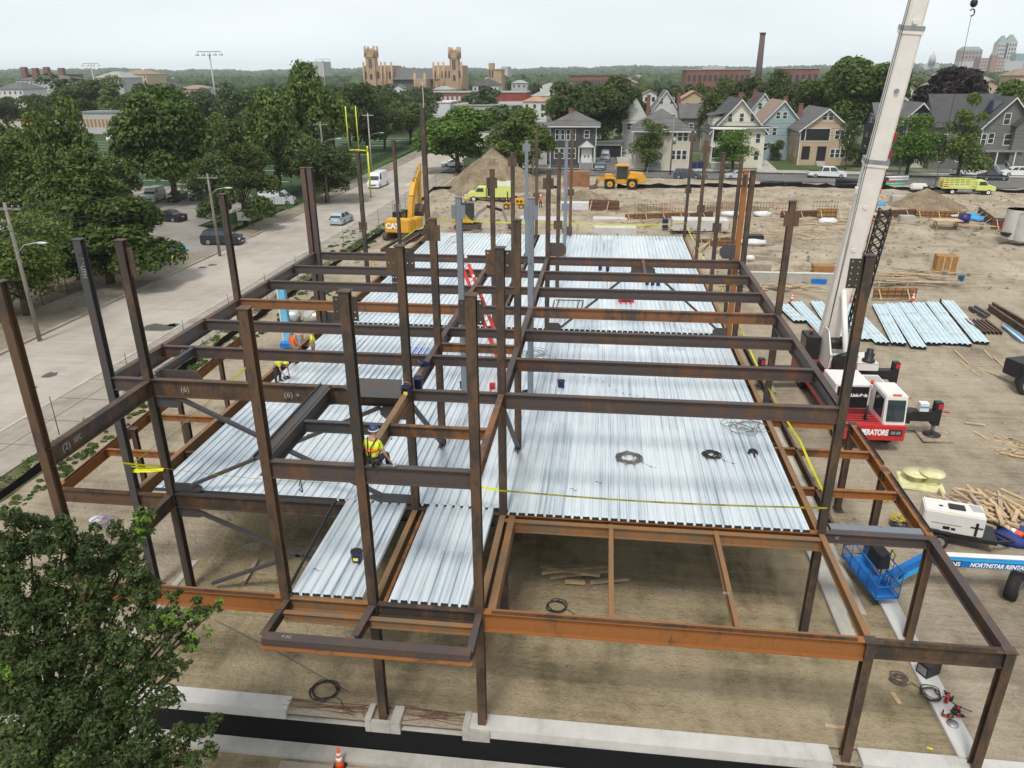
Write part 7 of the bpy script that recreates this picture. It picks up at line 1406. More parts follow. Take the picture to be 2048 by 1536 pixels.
FH = [(40, 165, 60, 28, 420, 'wh', RG, 'white three storey house with grey roof at the far left above the trees', 'hip'), (105, 150, 90, 20, 520, 'lg', RG, 'long grey roofed house left of the first floodlight mast', 'hip'), (235, 143, 60, 26, 560, 'lg', RP, 'pale conical roofed hall beyond the left trees', 'hip'), (283, 140, 60, 18, 600, 'ta', RT, 'long tan roofed hall right of the conical roof', 'hip'), (395, 170, 55, 16, 430, 'ta', RT, 'tan roofed house beyond the second floodlight mast', 'hip'), (610, 232, 22, 22, 330, 'ta', RG, 'narrow tan house peeping between olive trees', 'gable'),
    (780, 168, 22, 16, 470, 'wh', RG, 'left white twin gable above the dark trees below the armory', 'gable'), (799, 169, 20, 14, 468, 'wh', RG, 'right white twin gable above the dark trees below the armory', 'gable'), (888, 172, 36, 14, 430, 'lg', RP, 'grey hipped roof left of the brick apartment house', 'hip'), (975, 158, 50, 26, 480, 'wh', RD, 'dark roofed brick apartment house right of the armory', 'hip'),
    (1040, 160, 30, 12, 520, 'lg', RP, 'pale green roofed house behind the industrial roofs', 'hip'), (1098, 178, 62, 26, 330, 'wh', RP, 'house with grey green roof and orange slope left of the big dark tree', 'hip'), (1072, 193, 46, 18, 318, 'wh', RO_, 'orange tile roofed porch wing in front of the green roofed house', 'hip'), (1230, 166, 30, 20, 360, 'wh', RO_, 'small salmon roofed house behind the big dark tree', 'hip'), (1300, 180, 26, 14, 290, 'wh', RT, 'small white house between the dark tree and white gable', 'gable'), (1386, 182, 46, 30, 250, 'ta', RO_, 'house with salmon sloping roof behind the slate house', 'gable'),
    (1610, 160, 26, 12, 330, 'wh', RG, 'white cottage between the dark trees left of the boom', 'gable'), (1800, 165, 44, 26, 260, 'cr', RT, 'cream house with brown roof between the boom and the copper beech', 'gable'), (1950, 145, 44, 20, 300, 'wh', RG, 'white gabled house right of the copper beech', 'gable'), (1970, 160, 40, 22, 270, 'ta', RT, 'tan gabled house with two peaks right of the copper beech', 'gable'), (1990, 176, 56, 20, 245, 'ta', RT, 'brown roofed brick house behind the grey house', 'hip'), (2040, 138, 40, 24, 290, 'ta', RT, 'tan house cut by the right edge above the grey house', 'hip'), (1895, 150, 30, 14, 420, 'wh', RG, 'grey roofed house left of the skyline towers', 'hip'), (1560, 205, 30, 10, 240, 'lg', RG, 'grey roof behind the pale blue house', 'hip')]
for f in FH:
    px, py, w_, h_, d_, wl_, rf_, lb, ty = f; far_house(px, py, w_, h_, d_, W_[wl_], rf_, lb, ty)
def block(name, xl, xr, yt, dist, mt, label, cat='building', D=20, win=None, base=0, cren=0, roofm=None, rows=2, cols=8, crw=None):
    a = HT(xl, yt, dist); b = HT(xr, yt, dist); r = empty(name, ((a.x+b.x)/2, dist, base), 0, label, cat); W = b.x-a.x; H = (a.z+b.z)/2-base
    mb = MB().m(mt).box(-W/2, W/2, 0, D, 0, H)
    mb.build('wall', r)
    if roofm: mb = MB().m(roofm).box(-W/2-.3, W/2+.3, -.3, D+.3, H, H+.5); mb.build('roof', r)
    if win:
        mb = MB().m(win)
        for i in range(cols):
            for j in range(rows):
                x = -W/2+W*(i+.5)/cols; w = W/cols*.28; z = H-(j+.7)*(H/(rows+.4)); h = H/(rows+.4)*.27; mb.box(x-w, x+w, -.06, .02, z-h, z+h)
        mb.build('window_row', r)
    return r, W, H
DG = mat('window_far', (.05, .06, .07), .3)
# armory
ar, W, H = block('armory', 727, 783, 131, 620, BRT, 'tan brick castle like armory with two tall crenellated towers on the horizon', 'armory', 30, DG, rows=2, cols=7)
def tower(xl, xr, yt, x_l=None):
    a = HT(xl, yt, 618); b = HT(xr, yt, 618); ox = ar.location.x; x0, x1 = a.x-ox, b.x-ox; z = a.z; mb = MB().m(BRT).box(x0, x1, -2, 7, 0, z-3)
    mb.box(x0-.4, x1+.4, -2.4, 7.4, z-8, z-7)
    for x in (x0, x1):
        for y in (-2, 7): mb.cyl((x, y, z-8), (x, y, z), .95, n=8)
    for k in range(5): xx = x0+(x1-x0)*k/4; mb.box(xx-.5, xx+.5, -2.3, -1.3, z-3, z-1.6)
    mb.m(DG).box((x0+x1)/2-1.2, (x0+x1)/2-.2, -2.1, -1.9, z-16, z-9).box((x0+x1)/2+.2, (x0+x1)/2+1.2, -2.1, -1.9, z-16, z-9).box((x0+x1)/2-1, (x0+x1)/2+1, -2.1, -1.9, z-24, z-20); mb.build('tower', ar)
tower(729, 747, 92); tower(898, 915, 94)
ox = ar.location.x
def arx(px, py, d=620): v = HT(px, py, d); return v.x-ox, v.z
x0, z0 = arx(783, 137); x1, z1_ = arx(880, 137); mb = MB().m(RG).hexa([(x0, 0, 0), (x1, 0, 0), (x1, 45, 0), (x0, 45, 0), (x0, 0, z0-8), (x1, 0, z0-8), (x1, 45, z0-8), (x0, 45, z0-8)]); mb.hexa([(x0, -2, z0-8), (x1, -2, z0-8), (x1, 47, z0-8), (x0, 47, z0-8), (x0, 14, z0), (x1, 14, z0), (x1, 30, z0), (x0, 30, z0)]); mb.build('drill_hall_roof', ar)
x0, z0 = arx(867, 131); x1, _z = arx(923, 131); mb = MB().m(BRT).box(x0, x1, -1, 28, 0, z0); 
for px in (867, 877, 887, 923, 912): xx, zz = arx(px, 124); mb.cyl((xx, -1, 0), (xx, -1, zz), .8, n=8)
mb.m(DG)
for k in range(8): xx = x0+(x1-x0)*(k+.5)/8; mb.box(xx-.6, xx+.6, -1.1, -.9, z0-9, z0-4)
mb.build('east_wing', ar)
for px in (727, 783, 762, 770): xx, zz = arx(px, 124); m2_ = MB().m(BRT); m2_.cyl((xx, -1, 0), (xx, -1, zz), .8, n=8); m2_.build('turret', ar)
x0, z0 = arx(830, 146, 600); x1, _z = arx(850, 146, 600); mb = MB().m(BRT).box(x0, x1, -22, -2, 0, z0-4); 
for x in (x0, x1): mb.cyl((x, -22, 0), (x, -22, z0), .9, n=8)
mb.build('gatehouse', ar)
block('church_tower', 977, 987, 126, 600, BRT, 'tan brick church tower right of the armory', 'church', 7, DG, rows=2, cols=2); block('church', 987, 1003, 140, 600, BRT, 'tan brick church nave beside its tower', 'church', 18, roofm=RT)
block('mill_building', 1138, 1254, 152, 560, BRK, 'long red brick mill with many windows in the centre distance', 'mill', 18, DG, roofm=RD, rows=2, cols=18); block('mill_building', 1374, 1502, 140, 430, BRK, 'red brick mill with sawtooth roof below the tall chimney', 'mill', 26, DG, roofm=RP, rows=3, cols=12)
block('mill_building', 1565, 1640, 138, 420, BRK, 'grey roofed mill wing right of the tall chimney', 'mill', 20, DG, roofm=RP, rows=3, cols=6)
a = HT(1526, 65, 470); mb = MB().m(brick('chimney_brick', (.12, .08, .075))).cyl((a.x, 470, 0), (a.x, 470, a.z), 2.1, 1.45, 16); mb.cyl((a.x, 470, a.z-.8), (a.x, 470, a.z), 1.75, n=16); tag(mb.build('mill_chimney'), 'tall slim dark brick factory chimney on the skyline', 'chimney')
block('school_building', 45, 128, 150, 640, brick('dull_brick', (.2, .1, .09)), 'dull red brick school with several broad chimneys at far left', 'school', 25, roofm=RG); o_ = bpy.data.objects['school_building']
for px, py in ((47, 134), (70, 136), (92, 134), (122, 136), (98, 146)): a = HT(px, py, 636); mb = MB().m(MATS['dull_brick']).box(a.x-2-o_.location.x, a.x+2-o_.location.x, -6, -2, 0, a.z); mb.build('chimney', o_)
a = HT(217, 143, 600); mb = MB().m(BRK).box(a.x-1.2, a.x+1.2, 599, 601, 0, a.z); tag(mb.build('brick_chimney'), 'small brick chimney left of the pale conical roof', 'chimney')
block('office_block', 608, 646, 123, 1400, mat('concrete_far', (.42, .42, .41), .8), 'plain grey concrete block on the horizon left of the armory', 'office block', 40)
block('brick_shops', 858, 942, 186, 400, BRK, 'red brick building with pale framed windows below the armory', 'building', 25, mat('pale_window', (.55, .5, .48), .5), roofm=RP, rows=2, cols=9); block('brick_shops', 935, 1052, 186, 430, brick('bright_brick', (.3, .06, .05)), 'long bright red walled warehouse', 'warehouse', 30, roofm=RP); block('white_warehouse', 862, 900, 206, 350, SACK, 'low white roofed shed in front of the red brick building', 'shed', 20, roofm=SACK); block('grey_warehouse', 905, 1050, 212, 330, W_['lg'], 'long low grey roofed sheds below the red warehouse', 'warehouse', 40, roofm=RP); block('grey_shed', 855, 910, 237, 290, W_['lg'], 'small grey shed behind the bright green street tree', 'shed', 20, roofm=RP)
block('field_house', 160, 268, 226, 250, W_['lg'], 'low clubhouse with metal roof and coloured panels beyond the field', 'clubhouse', 10, PLY, roofm=GREY, rows=1, cols=14)
# skyline
PK = mat('pink_concrete', (.36, .26, .25), .8); PL = mat('pale_stone', (.48, .47, .46), .8); BR2 = mat('brown_apartment', (.3, .2, .17), .8)
r, W, H = block('hotel_tower', 1926, 1966, 100, 2400, PK, 'pinkish office slab with green roof on the skyline', 'office block', 40, DG, rows=6, cols=6); mb = MB().m(mat('copper_roof', (.2, .27, .25), .7)).hexa([(-W/2, 0, H), (W/2, 0, H), (W/2, 40, H), (-W/2, 40, H), (-W*.35, 12, H+9), (W*.35, 12, H+9), (W*.35, 28, H+9), (-W*.35, 28, H+9)]); mb.build('roof', r)
for xl, xr, yt, lb in ((1998, 2018, 86, 'left one of the two pointed pale towers on the skyline'), (2014, 2036, 84, 'right one of the two pointed pale towers on the skyline')):
    r, W, H = block('condo_tower', xl, xr, yt, 2500, PL, lb, 'tower', 30, DG, rows=8, cols=4); mb = MB().m(MATS['copper_roof']).hexa([(-W/2, 0, H), (W/2, 0, H), (W/2, 30, H), (-W/2, 30, H), (-W*.1, 13, H+20), (W*.1, 13, H+20), (W*.1, 17, H+20), (-W*.1, 17, H+20)]); mb.m(PL); mb.box(-W*.62, W*.62, 2, 28, 0, H*.72); mb.build('roof', r)
block('apartment_block', 1962, 2012, 116, 1800, BR2, 'brown apartment block below the two pointed towers', 'apartment block', 30, PL, rows=6, cols=9); block('apartment_block', 1985, 1998, 110, 1790, BR2, 'brown lift tower of the apartment block', 'apartment block', 12); block('downtown_slab', 1920, 2048, 122, 2200, PL, 'long low pale building under the pink office slab', 'office block', 30)
block('downtown_slab', 2034, 2060, 107, 2300, mat('blue_office', (.25, .33, .36), .5), 'pale blue office at the right edge of the skyline', 'office block', 30)
a = HT(1863, 128, 2600); e = empty('domed_capitol', (a.x, 2600, 0), 0, 'pale domed capitol on the skyline left of the pink slab', 'capitol'); k = 2600*.95/CAM_F; mb = MB().m(PL).box(-14*k, 14*k, 0, 30, 0, a.z); mb.build('wall', e); mb = MB().m(PL).lathe((0, 0, a.z), [(6*k, 0), (6*k, 9*k), (5.5*k, 11*k), (4.4*k, 14*k), (2.4*k, 16.5*k), (1*k, 17.5*k), (.8*k, 21*k), (0, 22*k)], 16); mb.build('dome', e)
for xl, xr, yt, lb in ((1405, 1450, 132, 'grey roofed factory hall just left of the tall chimney'), (1002, 1015, 133, 'small pale tower block on the far horizon right of the church')): block('factory_hall', xl, xr, yt, 1100, PL, lb, 'factory', 40)
# ---------------- trees ----------------
def leafmat(name, lo, mid, hi, trans=.3, young=None):
    m, nt, b = newmat(name); MATS[name] = m; g = nt.nodes.new('ShaderNodeNewGeometry'); oi = nt.nodes.new('ShaderNodeObjectInfo'); tc = nt.nodes.new('ShaderNodeTexCoord')
    n = _noise(nt, tc.outputs['Object'], .45, 3); f = _math(nt, 'ADD', _math(nt, 'MULTIPLY', g.outputs['Random Per Island'], .45), _math(nt, 'ADD', _math(nt, 'MULTIPLY', n, .45), _math(nt, 'MULTIPLY', oi.outputs['Random'], .2)))
    st = [(.25, lo), (.52, mid), (.8, hi)]
    if young: st.append((.97, young))
    c = _ramp(nt, f, st); nt.links.new(c, b.inputs['Base Color']); b.inputs['Roughness'].default_value = .55; b.inputs['Specular IOR Level'].default_value = .3
    t = nt.nodes.new('ShaderNodeBsdfTranslucent'); nt.links.new(_mix(nt, c, (.12, .2, .02), .35), t.inputs[0]); mx = nt.nodes.new('ShaderNodeMixShader'); mx.inputs[0].default_value = trans
    nt.links.new(b.outputs[0], mx.inputs[1]); nt.links.new(t.outputs[0], mx.inputs[2]); nt.links.new(mx.outputs[0], nt.nodes['Material Output'].inputs[0]); return m
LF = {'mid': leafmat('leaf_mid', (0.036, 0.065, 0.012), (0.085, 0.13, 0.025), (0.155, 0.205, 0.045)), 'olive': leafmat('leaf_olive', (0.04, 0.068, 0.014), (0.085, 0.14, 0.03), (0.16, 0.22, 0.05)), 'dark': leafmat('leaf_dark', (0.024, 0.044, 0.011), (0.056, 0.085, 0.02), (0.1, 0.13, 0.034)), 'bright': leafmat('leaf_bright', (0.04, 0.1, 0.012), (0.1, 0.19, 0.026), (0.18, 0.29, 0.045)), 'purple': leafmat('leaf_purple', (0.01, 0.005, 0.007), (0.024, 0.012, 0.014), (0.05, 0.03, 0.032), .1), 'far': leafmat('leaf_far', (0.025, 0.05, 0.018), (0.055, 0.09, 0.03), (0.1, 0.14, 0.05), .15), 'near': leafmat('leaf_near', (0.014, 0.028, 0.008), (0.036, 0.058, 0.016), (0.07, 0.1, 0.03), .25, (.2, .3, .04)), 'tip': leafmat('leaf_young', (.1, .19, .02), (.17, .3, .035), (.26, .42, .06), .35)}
BARK = mat('bark', (.09, .07, .055), .9, 0, .35, 4, .5)
def leaf_arrays(cen, rad, n, size, rng, squash=.85, inner=.35):
    """n leaves spread through the shells of ellipsoid clumps; returns verts (n*4,3)"""
    cen = np.asarray(cen, float); rad = np.asarray(rad, float); wgt = rad**2; pick = rng.choice(len(cen), n, p=wgt/wgt.sum())
    d = rng.normal(size=(n, 3)); d /= np.linalg.norm(d, axis=1)[:, None]; d[:, 2] = np.where(d[:, 2] < -.55, -d[:, 2], d[:, 2])
    rr = np.where(rng.random(n) < inner, rng.random(n)**.6, 1-.22*rng.random(n)**1.5+.1*rng.normal(size=n)*.7)
    p = cen[pick]+d*(rad[pick]*rr)[:, None]*np.array([1, 1, squash])
    nrm = d*.7+rng.normal(size=(n, 3))*.55+np.array([0, 0, .35]); nrm /= np.linalg.norm(nrm, axis=1)[:, None]
    t = np.cross(nrm, rng.normal(size=(n, 3))); t /= np.linalg.norm(t, axis=1)[:, None]; b = np.cross(nrm, t)
    s = size*(.6+.8*rng.random(n))[:, None]; 
    return np.stack([p-t*s, p-b*s*.55+nrm*s*.12, p+t*s, p+b*s*.55+nrm*s*.12], 1).reshape(-1, 3)
def mesh_quads(name, v, mt, k=4):
    n = len(v)//k; me = bpy.data.meshes.new(name); me.vertices.add(len(v)); me.vertices.foreach_set('co', v.astype(np.float32).ravel()); me.loops.add(n*k); me.loops.foreach_set('vertex_index', np.arange(n*k, dtype=np.int32)); me.polygons.add(n); me.polygons.foreach_set('loop_start', np.arange(0, n*k, k, dtype=np.int32)); me.update(calc_edges=True); me.materials.append(mt); return me
def make_tree(name, H, Rr, kind, seed, n=6000, size=.3, shape='round', label=None, clear=.22, parts=True, ncl=26, loose=0.0):
    rng = np.random.default_rng(seed); cen = []; rad = []; zc = H*clear
    for k in range(ncl):
        for _ in range(20):
            d = rng.normal(size=3); d /= np.linalg.norm(d); q = rng.random()**.45
            z = d[2]*q
            if shape == 'cone': zz = rng.random(); rmax = Rr*(1.02-zz)**.75*.95; a = rng.random()*6.28; rr_ = rmax*rng.random()**.5; c = (rr_*math.cos(a), rr_*math.sin(a), zc+(H-zc)*(.04+zz*.9)); cr_ = Rr*(.30-.16*zz)*(1+.3*rng.random()); break
            if shape == 'tall': c = (d[0]*q*Rr*.8, d[1]*q*Rr*.8, zc+(H-zc)*(.5+.45*z)); cr_ = Rr*.34*(.7+.6*rng.random()); break
            c = (d[0]*q*Rr*.78, d[1]*q*Rr*.78, zc+(H-zc)*(.5+.4*z)); cr_ = Rr*.33*(.65+.7*rng.random()); break
        cen.append(c); rad.append(cr_)
    v = leaf_arrays(cen, rad, n, size, rng, inner=.3+loose)
    lim = v[:, 2] < H*clear*.6; v[lim, 2] += H*.1
    r = empty(name, (0, 0, 0), 0, label, 'tree'); cr = bpy.data.objects.new('crown', mesh_quads('crown', v, LF[kind])); COL.objects.link(cr); cr.parent = r
    mb = MB().m(BARK); tr_ = .018*H+.08; mb.tube([(0, 0, -.3), (.05, 0, H*.15), (0, .08, H*.35), (.1, 0, H*.7)], [tr_*1.25, tr_, tr_*.8, tr_*.25], 8)
    for k in range(9): c = Vector(cen[k*2 % len(cen)]); a = Vector((0, 0, H*(.16+.05*(k % 4)))); mb.tube([a, a.lerp(c, .5)+Vector((0, 0, .2)), c], [tr_*.45, tr_*.28, tr_*.08], 5)
    mb.build('trunk', r); return r
def place(r, px, py, top, wpx, H0, R0, label, rz=0, group=None, first=False):
    p = G(px, py); z = HT(px, top, p.y).z; dist = float(np.dot(np.array([p.x, p.y, z*.6-CAM_H]), _f)); Rn = wpx/2*dist/CAM_F
    t = r if first else copy_tree(r, label=label, group=group); t.location = (p.x, p.y, 0); t.scale = (Rn/R0, Rn/R0, max(3, z)/H0); t.rotation_euler = (0, 0, rz); t['label'] = label
    if group: t['group'] = group
    return t
near_t = [('maple_tree', (55, 632), 410, 260, 'mid', 'round', 'maple at the far left behind the street pole with lamp', 9000, .26), ('maple_tree', (222, 568), 288, 290, 'mid', 'cone', 'broad maple with pointed top behind the two left corner columns', 14000, .28), ('maple_tree', (158, 480), 186, 165, 'olive', 'tall', 'tall olive green tree with pointed top at left', 9000, .32), ('maple_tree', (352, 405), 153, 205, 'olive', 'round', 'largest olive green tree standing by the parking lot', 13000, .36), ('maple_tree', (60, 470), 258, 190, 'mid', 'round', 'dense green tree cut by the left edge beside the lot', 8000, .34), ('maple_tree', (5, 430), 205, 130, 'mid', 'tall', 'tall tree at the extreme left edge above the lot', 5000, .38), ('spruce_tree', (492, 452), 238, 175, 'dark', 'cone', 'dark conifer like tree behind the parked sign by the lot', 11000, .3), ('oak_tree', (562, 392), 152, 150, 'olive', 'tall', 'tall olive tree left of the utility pole', 10000, .38), ('oak_tree', (640, 372), 135, 140, 'olive', 'tall', 'tallest olive tree directly behind the utility pole', 9000, .4), ('oak_tree', (655, 405), 275, 150, 'dark', 'round', 'dark bushy tree at the foot of the tall olive trees', 7000, .34), ('oak_tree', (735, 305), 163, 120, 'dark', 'tall', 'dark tree behind the yellow goal posts', 5000, .45), ('oak_tree', (822, 288), 188, 105, 'mid', 'round', 'green tree between goal posts and the corner street tree', 4500, .45), ('oak_tree', (770, 300), 205, 90, 'dark', 'round', 'dark green tree just right of the goal posts', 3500, .45), ('oak_tree', (430, 440), 300, 100, 'dark', 'round', 'dark tree between the lot and the dark conifer', 5000, .33),
    ('street_tree', (915, 346), 203, 172, 'bright', 'round', 'bright green street tree at the corner behind the dirt mound', 13000, .36), ('street_tree', (1040, 350), 208, 145, 'mid', 'round', 'green street tree between the corner tree and charcoal house', 9000, .34), ('shade_tree', (1142, 312), 158, 120, 'dark', 'round', 'big dark tree towering behind the left of the charcoal house', 7000, .4), ('shade_tree', (1205, 308), 150, 135, 'dark', 'round', 'big dark tree towering behind the right of the charcoal house', 8000, .4), ('shade_tree', (1250, 300), 168, 90, 'dark', 'round', 'dark tree between the charcoal house and white gabled house', 4500, .4), ('street_tree', (1292, 342), 232, 105, 'mid', 'tall', 'slim street tree in front of the beige hip roofed house', 3600, .34), ('street_tree', (1464, 345), 256, 100, 'bright', 'round', 'round bright street tree in front of the cream house', 5000, .3), ('shade_tree', (1420, 300), 188, 120, 'dark', 'round', 'dark tree between the beige and cream houses', 5000, .42), ('shade_tree', (1700, 300), 96, 170, 'mid', 'round', 'tall broad green tree behind the tan house', 13000, .36), ('shade_tree', (1620, 290), 150, 110, 'mid', 'round', 'green tree left of the tallest one behind the tan house', 4500, .45), ('copper_beech', (1880, 296), 122, 165, 'purple', 'round', 'very dark purple copper beech behind the grey houses', 11000, .42), ('street_tree', (1812, 352), 228, 118, 'bright', 'round', 'bright street tree beside the concrete lamp pole', 6000, .32), ('street_tree', (1912, 362), 186, 120, 'mid', 'cone', 'tall thin street tree before the large grey house', 4200, .34), ('shade_tree', (2030, 290), 150, 120, 'mid', 'round', 'green tree behind the large grey house at right', 4000, .45), ('shade_tree', (1560, 280), 135, 110, 'dark', 'round', 'dark tree right of the factory chimney', 4500, .45), ('shade_tree', (1490, 275), 142, 100, 'dark', 'round', 'dark tree behind the white gable of the cream house', 4500, .45), ('shade_tree', (1760, 300), 110, 90, 'dark', 'round', 'dark tree hidden behind the crane boom', 3500, .45), ('shade_tree', (1545, 322), 275, 45, 'dark', 'round', 'dark rounded bush between the pale blue and tan houses', 2600, .36), ('shade_tree', (1715, 335), 285, 60, 'dark', 'round', 'hedge like bush left of the navy house', 2600, .36), ('shade_tree', (1120, 260), 175, 80, 'mid', 'round', 'green tree left of the big dark one', 2500, .45), ('shade_tree', (1690, 340), 225, 60, 'dark', 'round', 'dark bush between the tan and navy houses', 1500, .35)]
for i, (nm, b, top, wp, kind, shp, lb, n, sz) in enumerate(near_t):
    t = make_tree(nm, 14, 6, kind, 100+i, int(n*1.5), sz*.82, shp, lb, ncl=30 if n > 4000 else 14, loose=.2 if 'slim' in lb or 'thin' in lb else 0, clear=.02 if (nm == 'shade_tree' and n == 2600) else .1 if b[1] > 320 else .14)
    if nm == 'shade_tree' and n == 2600: t.name = 'bush'; t['category'] = 'bush'; [setattr(c, 'hide_render', False) for c in t.children]
    place(t, b[0], b[1], top, wp, 14, 6, lb, 0, first=True)
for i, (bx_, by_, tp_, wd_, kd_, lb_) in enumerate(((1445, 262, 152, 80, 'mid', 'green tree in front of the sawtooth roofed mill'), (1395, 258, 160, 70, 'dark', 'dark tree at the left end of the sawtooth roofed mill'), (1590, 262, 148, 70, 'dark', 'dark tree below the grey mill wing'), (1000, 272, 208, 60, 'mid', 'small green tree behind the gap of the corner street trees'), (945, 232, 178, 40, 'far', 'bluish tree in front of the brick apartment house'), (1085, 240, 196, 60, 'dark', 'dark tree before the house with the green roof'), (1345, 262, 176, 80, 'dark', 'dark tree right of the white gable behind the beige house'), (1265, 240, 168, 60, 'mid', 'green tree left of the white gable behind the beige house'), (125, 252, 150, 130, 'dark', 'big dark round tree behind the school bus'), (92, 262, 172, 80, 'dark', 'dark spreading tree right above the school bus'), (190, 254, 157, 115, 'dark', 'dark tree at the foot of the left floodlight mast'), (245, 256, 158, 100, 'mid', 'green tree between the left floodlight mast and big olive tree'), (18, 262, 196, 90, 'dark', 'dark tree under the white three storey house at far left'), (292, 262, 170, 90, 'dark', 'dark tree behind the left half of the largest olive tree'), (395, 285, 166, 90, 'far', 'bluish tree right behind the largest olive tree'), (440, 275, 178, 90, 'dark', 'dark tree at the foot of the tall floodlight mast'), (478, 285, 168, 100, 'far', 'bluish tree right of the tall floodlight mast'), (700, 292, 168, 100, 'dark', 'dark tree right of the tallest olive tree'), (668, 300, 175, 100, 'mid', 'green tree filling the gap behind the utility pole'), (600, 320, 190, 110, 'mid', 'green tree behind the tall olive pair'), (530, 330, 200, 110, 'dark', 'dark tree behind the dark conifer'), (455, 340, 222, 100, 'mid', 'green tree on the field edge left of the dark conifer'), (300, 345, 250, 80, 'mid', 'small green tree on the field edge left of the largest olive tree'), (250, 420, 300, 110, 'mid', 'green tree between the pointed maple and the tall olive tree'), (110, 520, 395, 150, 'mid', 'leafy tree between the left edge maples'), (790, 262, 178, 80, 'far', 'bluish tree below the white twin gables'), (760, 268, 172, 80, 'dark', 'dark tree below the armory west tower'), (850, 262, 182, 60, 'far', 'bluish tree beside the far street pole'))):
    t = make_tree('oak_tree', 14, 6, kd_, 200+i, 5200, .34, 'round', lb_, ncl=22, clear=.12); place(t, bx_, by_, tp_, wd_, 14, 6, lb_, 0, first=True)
# background trees by the hundred: copies of six prototypes
protos = [make_tree('background_tree', 13, 5.5, k, 300+i, 1700, .62, s, 'background tree', ncl=12) for i, (k, s) in enumerate((('far', 'round'), ('mid', 'round'), ('dark', 'round'), ('far', 'tall'), ('mid', 'tall'), ('dark', 'round')))]
rs = random.Random(21); used = set(); made = 0; tries = 0
rows = [(230, 300, 30), (300, 400, 58), (400, 560, 78), (560, 800, 84)]
KN = ['bluish green', 'mid green', 'dark green', 'upright bluish green', 'upright mid green', 'dense dark']
for lo, hi, cnt in rows:
    k = 0
    while k < cnt and tries < 5000:
        tries += 1; y = rs.uniform(lo, hi); hx = .70*y; x = rs.uniform(-hx-.12*y, hx-.14*y*1)
        if -52 < x < -30: continue
        if x < -52 and y < 330 and x > -290 and not (y > 250 and x > -140 and x < -60): continue
        if -30 <= x < 20 and y < 460 and x > -28: 
            if rs.random() < .4 or y < 275: continue
        px = 1024+CAM_F*float(np.dot(np.array([x, y, 0]), _r))/float(np.dot(np.array([x, y, -10]), _f))
        if not -60 < px < 2110: continue
        if any(abs(px-q[0]) < q[2]*.6 and y < q[4]+20 and y > q[4]-130 and q[3] < 60 for q in FH) and rs.random() < .8: continue
        if y > 560 and 720 < px < 1010 and y < 620: continue
        i = rs.randrange(6); p = protos[i]; first = i not in used; used.add(i)
        h = rs.uniform(8.5, 13.5)*(.95 if y > 500 else 1); t = p if first else copy_tree(p)
        t.location = (x, y, 0); s = rs.uniform(.75, 1.35); t.scale = (s*1.1, s*1.1, h/13); t.rotation_euler = (0, 0, rs.uniform(0, 6.28)); band = {230: 'just beyond the streets', 300: 'in the near woods belt', 400: 'in the middle woods belt', 560: 'in the farthest belt of single trees'}[lo]
        t['label'] = '%s tree %s' % (KN[i], band); t['group'] = '%s trees %s' % (KN[i], band); t['category'] = 'tree'; k += 1; made += 1
# far-off woods: one mass
rng = np.random.default_rng(5); B = 9000; ys_ = 760*np.exp(rng.random(B)*2.05); az = rng.uniform(-.82, .60, B); xs_ = ys_*np.tan(az); v1 = []; 
n1, m1 = 7, 4
t_ = np.linspace(0, 2*np.pi, n1, endpoint=False); ph_ = np.linspace(.15, np.pi*.62, m1)
base = np.array([[math.sin(p)*math.cos(t), math.sin(p)*math.sin(t), math.cos(p)] for p in ph_ for t in t_])
fc = np.array([(i*n1+k, (i+1)*n1+k, (i+1)*n1+(k+1) % n1, i*n1+(k+1) % n1) for i in range(m1-1) for k in range(n1)]); top_f = list(range(n1))
zz = np.array([land_h(x, y) for x, y in zip(xs_, ys_)]); rad = rng.uniform(4.5, 8.5, B)*(1+ys_/4500); hh = rng.uniform(8, 14, B)
V_ = base[None]*np.stack([rad, rad, rad*.8], 1)[:, None]*(1+.22*rng.normal(size=(B, len(base), 1))*.8)+np.stack([xs_, ys_, zz+hh-rad*.8+1.5], 1)[:, None]
Fq = (fc[None]+(np.arange(B)*len(base))[:, None, None]).reshape(-1, 4)
me = bpy.data.meshes.new('distant_woods'); vv = V_.reshape(-1, 3); me.vertices.add(len(vv)); me.vertices.foreach_set('co', vv.astype(np.float32).ravel())
Ft = (np.array([[0, 1, 2, 3], [0, 3, 4, 6], [4, 5, 6, 6]])[None, :2]+(np.arange(B)*len(base))[:, None, None]).reshape(-1, 4); Fq = np.concatenate([Fq, Ft]); me.loops.add(Fq.size); me.loops.foreach_set('vertex_index', Fq.ravel().astype(np.int32)); me.polygons.add(len(Fq)); me.polygons.foreach_set('loop_start', np.arange(0, Fq.size, 4, dtype=np.int32)); me.update(calc_edges=True); me.materials.append(LF['far']); o = bpy.data.objects.new('distant_woods', me); COL.objects.link(o); tag(o, 'continuous canopy of far off woods reaching the horizon hills', 'woods', kind='stuff')
